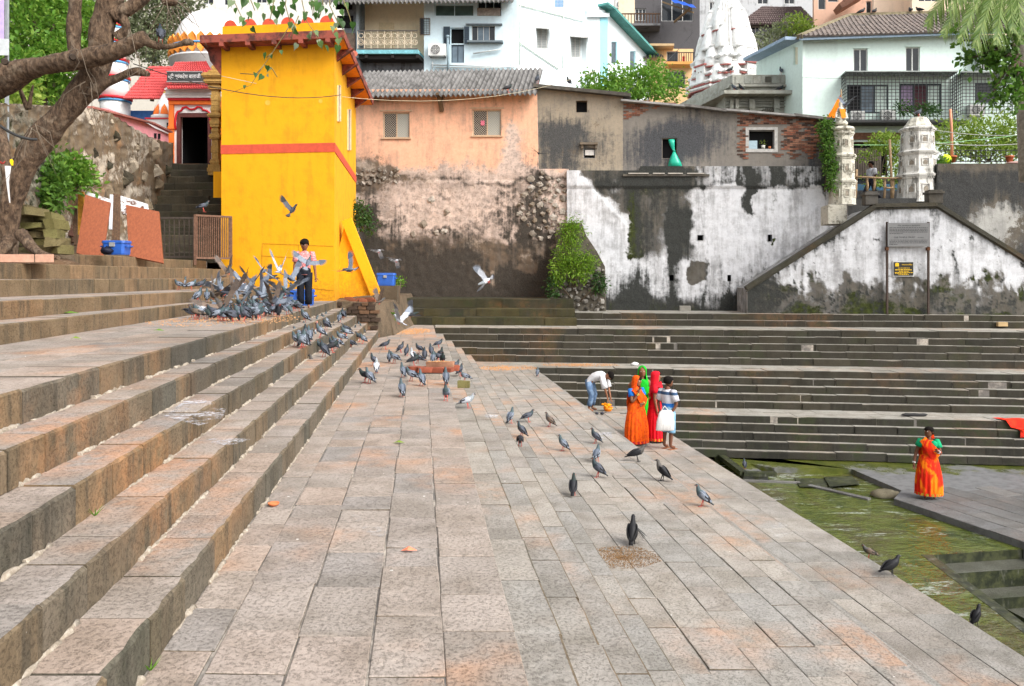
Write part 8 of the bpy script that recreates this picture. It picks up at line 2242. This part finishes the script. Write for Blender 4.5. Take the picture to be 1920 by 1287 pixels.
for f in[(549,394,17,.75,'dark',(25,-50,40),'dark pigeon flying alone high in front of the yellow tower',1.0),(655,506,16.5,.5,'blue',(-35,5,150),'blue grey pigeon with spread fan tail beside the yellow buttress',1.15),(708,471,20,-.35,'pale',(20,10,160),'higher of two white winged pigeons by the dark wall',1.0),(741,489,20,-.3,'pale',(25,10,165),'lower of two white winged pigeons by the dark wall',.95),(910,528,17,.35,'pale',(50,30,205),'white pigeon gliding alone before the black stained wall',1.2),(494,508,15.5,.05,'blue',(45,0,92),'pigeon with wings held flat, left of the upraised white wing',1.0),(524,505,15.8,1.15,'pale',(0,-20,95),'white pigeon with one wing thrown up beside the boy',1.1),(545,522,15,.6,'blue',(-20,-25,160),'grey pigeon braking in front of the boy with dark tail',1.1),(578,492,15.2,.15,'blue',(35,-60,60),'grey pigeon flying across the chest of the boy',.95),(508,520,16,.3,'dark',(30,-10,30),'dark pigeon with open wing right of the flat winged one',.9),(428,508,16,1.0,'brown',(0,-40,70),'brown and white pigeon landing at the foot of the fence',1.0),(463,540,15,.9,'pale',(0,-20,90),'white winged pigeon dropping into the middle of the flock',1.0),(430,552,14,.8,'blue',(10,-60,110),'grey pigeon with raised wings over the left of the flock',.95),(415,575,12.5,.55,'brown',(-30,-35,140),'brown pigeon with wide barred wings low over the flock, largest',1.3),(495,555,14,.5,'blue',(30,-10,10),'pigeon with pale underwing low over the flock, nearer the boy',1.1),(528,552,14,.25,'blue',(20,5,170),'pigeon skimming low in front of the tower base',1.1),(455,525,15.5,.9,'dark',(0,-50,80),'dark pigeon rising over the back of the flock',1.0),(748,600,17.5,.7,'pale',(10,-30,150),'white winged pigeon with black tail landing at the low wall',1.25),(772,590,18.5,.35,'black',(30,-10,20),'dark pigeon with a pale wing behind the landing one',1.1),(712,565,19.5,.8,'brown',(0,-20,30),'brown pigeon flapping over the loose bricks of the low wall',1.1),(995,344,27,.3,'black',(10,-10,90),'small black bird flying before the salmon house wall',1.0),(1010,288,29,.25,'dark',(20,0,90),'tiny dark bird flying at the corner of salmon and beige houses',.95),(1585,196,27,.5,'blue',(10,-10,20),'pigeon fluttering above the statue on the slimmer tower',1.3)]:
 fly(*f[:7],s=f[7]*.88)
for i in range(13):
 pl_c=q.choice(('blue','dark','blue','brown'));x=400+i*12.3;up=q.choice((.3,.6,.9,1.1,-.2))
 fly(x,q.uniform(522,572),q.uniform(12.5,16),up,pl_c,(q.uniform(-35,35),q.uniform(-50,5),q.uniform(0,360)),'%s pigeon fluttering, wings %s, above the flock, %s from the left'%({'blue':'grey','dark':'dark','brown':'brownish'}[pl_c],'raised' if up>.5 else 'spread','first second third fourth fifth sixth seventh eighth ninth tenth eleventh twelfth last'.split()[i]),s=.85)
def perch(p,pose,pal,deg,label,s=1.05,group='birds perched on roofs and walls'):
 place(proto(pose,pal),p,(0,0,rad(deg)),s,label,group,'crow' if pal in('crow','raven')else 'pigeon')
perch(P(952,174,30),'stand','black',20,'dark pigeon on the corrugated roof of the salmon house',1.3)
perch(FG.pix(1008,157,.3),'alert','dark',70,'dark pigeon at the left end of the beige house roof',1.3);perch(FG.pix(1066,162,.3),'alert','black',120,'black bird on the beige house roof before the white flank',1.3)
for x,y,d0,po,pal,dg,lab in((1369,138,.2,'stand','black',20,'black crow low on the front corner of the temple parapet'),(1464,140,.2,'alert','blue',90,'small bluish pigeon on the temple parapet'),(1497,140,.2,'alert','black',80,'dark upright bird at the right end of the temple parapet'),(1520,150,.5,'stand','black',20,'dark bird on the right corner of the temple roof'),(1376,172,-.4,'alert','dark',170,'dark pigeon on the temple cornice, left end'),(1389,172,-.4,'alert','black',160,'dark pigeon on the temple cornice, second from the left'),(1463,173,-.4,'stand','black',20,'dark pigeon alone on the temple cornice toward the right')):
 perch(FTP.pix(x,y,d0),po,pal,dg,lab,1.45)
perch(P(1722,220,29.6),'stand','dark',25,'slate pigeon on the fluted cap of the stout lamp tower',1.25)
perch(P(301,83,12.3),'alert','dark',120,'dark pigeon perched on the broken black branch of the old tree',1.1)
for i,x in enumerate((1615,1640,1707,1724)):perch(FM_.pix(x,31-(x-1592)*.029-1,4.4),'stand','black',40*i,['leftmost small dark bird on the roof ridge of the mint house','second small dark bird from the left on the mint house ridge','third small dark bird from the left on the mint house ridge','rightmost small dark bird on the mint house roof ridge'][i],1.6,'birds on the mint house ridge')
perch(P(381,398,20.4),'stand','dark',20,'dark pigeon on the top rail of the bar fence',1.1)
for t in list(LIB.values()):
 if not t.get('_used'):
  for ch in list(t.children_recursive):bpy.data.objects.remove(ch)
  bpy.data.objects.remove(t)
 else:del t['_used']
for o in COL.objects:
 for k_ in('_used','_j'):
  if k_ in o:del o[k_]
  # small things
q=random.Random(14)
c=G(815,700,0)
hb=empty('brick_hearth',c,'low block of red bricks holding scattered grain on the pavement among the pigeons','bricks')
for i,(dx,dy,dz,w,rz_,mi)in enumerate(((-.30,.05,.06,.24,.1,0),(-.12,.16,.06,.24,0,0),(.10,.16,.06,.24,0,1),(.25,.0,.06,.22,1.4,0),(-.16,-.06,.06,.24,.2,0),(.04,-.02,.06,.24,-.1,0),(-.02,.1,.14,.26,.05,1),(.2,.1,.14,.24,.0,1),(-.36,.12,.06,.2,.5,0),(.30,.16,.07,.2,.3,0))):
 b=MB();cc=c+Vector((dx,dy,dz));b.box(cc,(w,.12,.085),rz=rz_);b.v=[(v[0]+q.uniform(-.012,.012),v[1]+q.uniform(-.012,.012),v[2]+q.uniform(-.01,.01))for v in b.v]
 b.build('brick',[plain('hearth_brick',srgb(140,76,56),.95,.3,12),plain('dusty_brick',srgb(150,110,86),.95,.3,12)][mi],hb,cc)
def grain_mat(name,a,b_):
 m=MT(name,.95);n=m.noise(60,3,.7);return m.out(m.mix(m.ramp(n,.35,.65),a,b_),None,n,.6,.01)
M_GRAIN=grain_mat('grain',srgb(168,120,80),srgb(196,152,108));M_SEED=grain_mat('seed',srgb(104,78,52),srgb(146,114,78))
def grains(name,label,c,rx,ry,n,mat,s=.008,rot=0):
 """loose grain: countless small pieces over a thin drift"""
 V=[];F_=[]
 th=NR.rand(n)*6.283;rr_=NR.rand(n)**.75
 x=np.cos(th)*rr_*rx*(.75+.5*fbm(np.cos(th)*2+5,np.sin(th)*2+5,3));y=np.sin(th)*rr_*ry
 for a,b_ in zip(x,y):
  X,Yy=a*math.cos(rot)-b_*math.sin(rot),a*math.sin(rot)+b_*math.cos(rot);k=len(V);h=s*q.uniform(.5,1.2);g_=q.uniform(0,6.3);u=Vector((math.cos(g_),math.sin(g_),0))*h;w=Vector((-u.y,u.x,0))*.6;p_=c+Vector((X,Yy,.001))
  V+=[p_+u,p_+w,p_-u,p_-w,p_+Vector((0,0,h))];F_+=[(k,k+1,k+4),(k+1,k+2,k+4),(k+2,k+3,k+4),(k+3,k,k+4)]
 mb=MB();mb.add(V,F_);return mb.build(name,mat,None,c,label=label,cat='grain',kind='stuff')
grains('spilled_grain','heap of brown grain spilled on the broad walk beside the black crow',G(1165,1046,-1.0)+Vector((0,0,.004)),.36,.30,2200,M_SEED,.0065,.2)
grains('grain','ochre grain strewn on the bricks',c+Vector((.06,.06,.19)),.2,.09,220,M_GRAIN,.01)
grains('grain','ochre grain strewn at the far end of the pavement',G(765,622,0),.7,1.3,900,M_GRAIN,.02)
grains('grain','ochre grain strewn along the terrace under the flock',G(430,600,1.0),1.0,1.6,900,M_GRAIN,.012)
grains('grain','ochre grain on the broken slabs of the lower landing',G(950,690,-1.0),.9,.7,800,M_GRAIN,.02)
grains('grain','grit scattered on the far landing above the women',FW(2.0,24.4,-.99),1.2,.4,600,M_GRAIN,.02)
for x,y,z,lab in((870,727,0,'small square mossy stone under the pigeon with the raised brown wing'),(812,712,0,'pale flat stone leaning at the front of the brick hearth')):
 cc=G(x,y,z);mb=MB();mb.box(cc+Vector((0,.05,.045)),(.17 if x==870 else.24,.12,.09 if x==870 else.08));mb.v=[(v[0]+q.uniform(-.02,.02),v[1],v[2]+q.uniform(-.012,.012))for v in mb.v];tag(mb.build('stone_piece',M_MOSSY if x==870 else M_RUB),lab,'stone')
for i,(x,y,z,s,mat,lab)in enumerate(((132,589,1.19,.12,M_LFB,'bright green leaf lying on the lowest broad step'),(298,622,1.0,.07,M_LFB,'small yellow green leaf on the terrace'),(142,637,1.0,.06,M_LFY,'yellow leaf near the broad step on the terrace'),(748,832,0,.06,M_LFY,'yellow green leaf on the pavement joint'),(767,1035,0,.05,plain('orange_petal',srgb(236,130,96),.8),'crumpled orange petal on the near pavement'))):
 cc=G(x,y,z)+Vector((0,0,.006));mb=MB()
 mb.add([cc+Vector((-s,0,0)),cc+Vector((-s*.2,-s*.5,.012)),cc+Vector((s,-s*.1,.004)),cc+Vector((-s*.1,s*.45,.02)),cc+Vector((0,0,.028))],[(0,1,4),(1,2,4),(2,3,4),(3,0,4)]);tag(mb.build('fallen_leaf',mat),lab,'leaf')
cc=G(513,949,0);mb=MB();mb.lathe(cc,[(.02,0),(.036,.012),(.042,.024),(.036,.022),(.018,.006)],12);tag(mb.build('clay_lamp',plain('clay_lamp',srgb(206,120,76),.85)),'tiny orange clay lamp on the near pavement by the stair','lamp')
def film_mat(name,col,lo,hi):
 m=MT(name,.95);n=m.noise(18,5,.75);n2=m.noise(4,4,.6)
 m.out(col);tr=m.N('BsdfTransparent');mx=m.N('MixShader');f=m.ramp(m.math('ADD',m.math('MULTIPLY',n,.6),m.math('MULTIPLY',n2,.5)),lo,hi)
 m.t.links.new(f,mx.inputs[0]);m.t.links.new(tr.outputs[0],mx.inputs[1]);m.t.links.new(m.b.outputs[0],mx.inputs[2]);m.t.links.new(mx.outputs[0],m.t.nodes['Material Output'].inputs[0])
 return m.m
M_LIME=film_mat('lime_film',srgb(206,206,212),.50,.74);M_CHALK=film_mat('pale_dust',srgb(190,188,186),.52,.85)
def film(pts,z,mat,lab,name='lime_patch',lift_=.008):
 mb=MB();mb.poly([G(x,y,z)+Vector((0,0,lift_))for x,y in pts]);tag(mb.build(name,mat),lab,'stain')
film([(306,782),(330,765),(425,768),(415,790),(372,800)],.6,M_LIME,'white lime patch across two slabs of the middle near step')
film([(310,752+30),(400,760),(420,750),(352,748)],.6,M_LIME,'fainter lime patch at the back of the middle near step')
film([(372,828),(425,822),(470,826),(430,838)],.4,M_LIME,'white lime smear on the second near step')
film([(908,775),(932,775),(934,784),(911,786)],-.4,M_LIME,'small square white patch on the narrow steps')
film([(1112,812),(1146,812),(1150,826),(1124,826)],-1.0,M_LIME,'white square patch near the women on the broad walk')
film([(1060,765),(1096,762),(1110,778),(1082,784)],-1.0,M_CHALK,'pale rubbed slab on the broad walk above the women')
film([(655,965),(735,972),(722,1012),(690,1004)],0,M_CHALK,'pale dusty slab in the middle of the pavement')
film([(1125,960),(1160,958),(1180,972),(1135,974)],-1.0,M_CHALK,'pale dusty slab near the black crow')
film([(1430,985),(1470,980),(1500,1000),(1455,1012)],-1.0,M_CHALK,'pale dusty slab toward the water')
f0=S(-1.98,0,0);y0=G(535,655,.7).y
mb=MB();yy=(Vector((0,0,0)));
for k_ in range(5):
 a=15.05+k_*.06;mb.add([S(-1.975,a,.62),S(-1.975,a+.045,.62),S(-1.975,a+.045,.79),S(-1.975,a,.79)],[(0,1,2,3)])
tag(mb.build('pink_mark',plain('pink_chalk',srgb(232,150,136),.9)),'pink striped paint mark on a riser of the terrace stair','mark')
b=FG.pix(1265,306,-.25);k=pxm(FG,1265,290)
gbg=empty('green_bag',b,'green plastic bag knotted and hanging out of the dark window of the grey house','bag')
M_GBAG=plain('green_plastic',srgb(20,170,140),.35,.15,12,spec=.5)
mb=MB();rg=[]
for y,x,w in((313,1267,9),(311,1266,13),(304,1265,11),(294,1264,6.5),(286,1264,2.6),(283,1263.5,1.6),(279,1262,2.8),(270,1260,5),(262,1259,6)):
 cc=FG.pix(x,y,-.2 if y>284 else-.05);rg.append([cc+FG.u*(w*k*math.cos(a)*(1+.1*math.sin(5*a)))+FG.n*(w*k*.55*math.sin(a))for a in[2*math.pi*i/18 for i in range(18)]])
mb.rings(rg,0,True,True);mb.build('sack',M_GBAG,gbg)
mb=MB();mb.tube([FG.pix(1264+2*math.cos(a),283+math.sin(a),-.2)for a in[0,1.5,3,4.5,6.2]],.02,6);mb.build('knot',M_GBAG,gbg)
for x,r,lab,mat in((1431,4,'white tub with a green seedling in the brick framed window',plain('white_tub',(.55,.55,.5),.6)),(1443,2.8,'small orange clay pot in the brick framed window',plain('clay_pot',srgb(196,120,80),.8))):
 cc=FG.pix(x,279.6,.12);t=empty('flower_pot',cc,lab,'pot');mb=MB();mb.lathe(cc,[(r*k*.75,0),(r*k,r*1.7*k),(r*k*.85,r*1.6*k)],12);mb.build('pot',mat,t)
 if r>3:leaf_cloud('seedling',[((cc.x,cc.y,cc.z+r*2.6*k),(.07,.06,.08))],30,.06,M_LFY,t)
cS=P(1576,236,28.9);k=28.9/FPX;stt=empty('white_statue',cS,'small white seated statue draped in orange on the slimmer lamp tower','statue')
mb=MB();mb.lathe(cS,[(12*k,0),(13*k,4*k),(9*k,10*k),(7*k,18*k),(8*k,26*k),(5*k,33*k),(2.5*k,35*k),(3.6*k,39*k),(3.4*k,43*k),(1.2*k,47*k)],14);mb.tube([cS+Vector((-7*k,-.05,24*k)),cS+Vector((-11*k,-.1,14*k)),cS+Vector((-4*k,-.22,11*k))],[.05,.045,.03],7);mb.tube([cS+Vector((7*k,-.05,24*k)),cS+Vector((10*k,-.1,14*k)),cS+Vector((3*k,-.22,11*k))],[.05,.045,.03],7);mb.build('figure',M_DEEP2,stt)
mb=MB();mb.rings([[cS+Vector((x*k,-.14-.02*i,z*k))for x in(-5+i,0+i*.5,6)]for i,z in enumerate((30,24,17,12))],0,False,True,False);mb.build('drape',plain('orange_drape',srgb(240,140,30),.8),stt)
fg=empty('orange_flag',P(1550,222,29.4),'triangular saffron flag beside the statue on the slimmer lamp tower','flag')
mb=MB();mb.tube([P(1580,240,29.4),P(1577,168,29.4)],.025,6);mb.build('pole',M_BAMBOO,fg)
mb=MB();rg=[]
for i in range(9):
 f=i/8;a=P(1578,175,29.4).lerp(P(1549,222,29.4),f);b_=P(1578,186,29.4).lerp(P(1573,222,29.4),f)
 rg.append([a.lerp(b_,t_/4)+Vector((0,.06*math.sin(f*7+t_),0))for t_ in range(5)])
mb.rings(rg,0,False,True,False);mb.build('cloth',plain('saffron_cloth',srgb(250,132,16),.8,.1),fg)
br=empty('bamboo_rail',P(1650,390,29.6),'makeshift bamboo rail across the head of the stair block between the lamp towers','railing')
for(x0,y0,x1,y1)in((1602,392,1606,318),(1657,380,1659,336),(1672,379,1668,262),(1673,380,1675,336),(1638,358,1640,334),(1626,358,1625,334)):
 mb=MB();mb.tube([P(x0,y0,29.6),P((x0+x1)/2+1,(y0+y1)/2,29.6),P(x1,y1,29.6)],.045,7);mb.build('post',M_BAMBOO,br)
for(x0,y0,x1,y1)in((1588,331,1720,335),(1660,352,1674,352),(1596,376,1640,374)):
 mb=MB();mb.tube([P(x0,y0,29.5),P((x0+x1)/2,(y0+y1)/2+1,29.5),P(x1,y1,29.5)],.035,7);mb.build('rail',M_BAMBOO,br)
FPo=FarFac(36.5);po=empty('porch',FPo.at(1650,375),'dim porch with a metal shutter behind the bamboo rail under the mint house','porch')
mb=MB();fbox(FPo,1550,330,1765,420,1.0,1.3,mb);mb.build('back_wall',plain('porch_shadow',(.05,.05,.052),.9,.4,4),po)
mb=MB()
for i in range(14):fbox(FPo,1602+i*4.6,272,1605.6+i*4.6,330,.9,1.0,mb)
mb.build('shutter',plain('brown_shutter',(.10,.08,.06),.8,.3,8),po)
mb=MB();fbox(FPo,1585,344,1700,356,.3,.9,mb);tag(mb.build('blue_trough',plain('dull_blue',srgb(70,110,140),.7,.3,5)),'dull blue trough behind the bamboo rail','trough')
mb=MB();fbox(FPo,1585,356,1715,384,.25,.9,mb);tag(mb.build('stone_bench',plain('dark_bench',(.06,.06,.062),.9,.4,5)),'dark stone bench under the dull blue trough','bench')
mb=MB();mb.prism([P(1745,300,31.5),P(1760,284,31.5),P(1785,300,31.5)],(0,.3,0));tag(mb.build('white_sheet',plain('white_plastic',(.6,.62,.64),.5)),'crumpled white plastic sheet right of the stout lamp tower','sheet')
mb=MB();mb.ell(P(1772,299,31.6),(.24,.2,.2),12,7);tag(mb.build('lime_basin',plain('lime_plastic',srgb(200,230,10),.5)),'upturned lime yellow plastic basin on the black wall','basin')
for x,y,lab in((1786,305,'terracotta pot with an orange post on the black wall'),(1893,305,'small orange pot by the railing at the right end of the black wall')):
 cc=P(x,y,31.6);mb=MB();mb.lathe(cc,[(.09,0),(.14,.2),(.16,.2),(.16,.26),(.12,.25)],12);tag(mb.build('flower_pot',plain('terracotta2',srgb(190,110,76),.85)),lab,'pot')
mb=MB();mb.ell(P(1902,306,31.5),(.34,.2,.06),12,5);tag(mb.build('pink_basin',plain('pink_plastic',srgb(200,160,150),.6)),'flat pinkish basin at the right end of the black wall','basin')
mb=MB();mb.tube([P(1785,300,31.8),P(1784,240,31.8),P(1782,205,31.8)],[.06,.05,.05],7);tag(mb.build('painted_post',plain('salmon_post',srgb(216,150,120),.8)),'salmon painted post rising before the yellow green bush','post')
rl=empty('iron_railing',P(1850,305,32.4),'low black iron railing along the top of the black wall at the right','railing')
for y in(282,293,303):
 mb=MB();mb.beam(P(1760,y,32.4),P(2010,y,32.4),.03);mb.build('rail',M_IRON,rl)
for i in range(26):
 x=1764+i*9.4;mb=MB();mb.beam(P(x,305,32.4),P(x,282,32.4),.022);mb.build('bar',M_IRON,rl)
M_WIRE=plain('grey_cable',srgb(170,170,164),.7);M_WIRED=plain('black_cable',(.03,.03,.03),.7)
def wire(a,b,sag,mat,lab,r=.008,n=14):
 a,b=Vector(a),Vector(b);mb=MB();mb.tube([a.lerp(b,i/n)-Vector((0,0,sag*4*(i/n)*(1-i/n)))for i in range(n+1)],r,5);tag(mb.build('cable',mat),lab,'cable','overhead cables')
wire(P(415,143,20.6),P(1120,132,31),.9,plain('cream_cable',srgb(196,184,156),.7),'thin pale cable sagging from the tower front across the corrugated roof',.007)
wire(P(250,120,12.4),P(640,178,19),.25,M_WIRED,'dark cable from the old tree across the temple sign');wire(P(0,236,11),P(70,262,11.2),.05,M_WIRED,'black cable along the lower trunk of the old tree',.02)
wire(P(1505,146,38),P(1800,140,38),.1,M_WIRED,'thin cable along the cage tops of the mint house');wire(P(1590,272,30),P(1935,250,31),.15,plain('green_cord',srgb(150,200,140),.7),'pale green washing line from the slimmer tower to the right edge',.014);wire(P(1745,268,30),P(1935,268,31),.1,M_WIRE,'grey washing line in front of the yellow green bush',.014)
wire(P(1745,243,30),P(1935,252,31),.12,M_WIRE,'upper grey washing line in front of the yellow green bush',.012);wire(P(1170,175,33),P(1300,60,50),.3,M_WIRED,'dark cable rising from the beige roof to the dark house',.015)
rc=FW(G(1885,784,-1.925).x,O2,-1.925);mb=MB();rg=[]
pA=Vector((rc.x-.1,FWY(rc.x,O2)-.02,-1.91));
for i,(o_,z)in enumerate(((21.95,-1.915),(O2-.02,-1.905),(O2-.03,-2.08),(21.44,-2.10),(21.38,-2.12),(21.38,-2.28))):
 row=[]
 for k_ in range(12):
  x=rc.x-.42+k_*.16+(.03*i if k_==0 else 0)+(i*.08 if k_<2 else 0);row.append(Vector((x,FWY(x,o_)-.02-.015*math.sin(k_*1.7+i),z+.02+.012*math.sin(k_*2.1))))
 rg.append(row)
mb.rings(rg,0,False,True,False);tag(mb.build('red_cloth',cloth_mat('scarlet_cloth',srgb(232,50,22),srgb(210,30,20),8)),'bright red cloth spread over the far steps at the right edge','cloth')
for x,y,z,lab in((1695,772,-1.925,'crumpled dark rag on the far ledge'),):
 cc=FW(P(x,y,21).x+0,22.1,z);mb=MB();mb.ell(cc+Vector((0,0,.02)),(.35,.12,.04),10,5);mb.v=[(v[0]+q.uniform(-.05,.05),v[1]+q.uniform(-.03,.03),v[2]+q.uniform(0,.03))for v in mb.v];tag(mb.build('dark_rag',plain('dark_rag',(.03,.03,.03),.9)),lab,'rag')
cc=FW(G(1190,686,-1.0).x,24.6,-1.0);mb=MB();mb.ell(cc+Vector((0,0,.03)),(.12,.07,.05),8,5);mb.v=[(v[0]+q.uniform(-.03,.03),v[1],v[2]+q.uniform(0,.03))for v in mb.v];tag(mb.build('white_litter',plain('white_paper',(.66,.65,.66),.8)),'crumpled white paper on the landing above the women','litter')
cc=FW(P(1855,604,26).x,27.66,.06);mb=MB();mb.box(cc+Vector((0,-.03,.08)),(.3,.12,.13));tag(mb.build('pale_brick',plain('pale_sandstone',srgb(176,150,110),.9)),'pale sandy block let into the top far step at the right','block')
pl_=empty('utility_pole',P(12,400,14.5),'grey pole with a pale meter box and lilac banner at the top left corner','pole')
mb=MB();mb.beam(P(13,400,14.5),P(13,-60,14.5),.05);mb.build('pole',plain('pole_grey',srgb(150,156,160),.6),pl_)
mb=MB();mb.hexa([P(x,y,Y)for y in(104,73)for x,Y in((-2,14.3),(17,14.3),(17,14.45),(-2,14.45))]);mb.build('meter_box',plain('meter_grey',srgb(200,206,208),.6),pl_)
mb=MB();mb.hexa([P(x,y,Y)for y in(73,-40)for x,Y in((-30,14.35),(8,14.35),(8,14.38),(-30,14.38))]);mb.build('banner',plain('lilac_banner',srgb(190,170,214),.7),pl_)
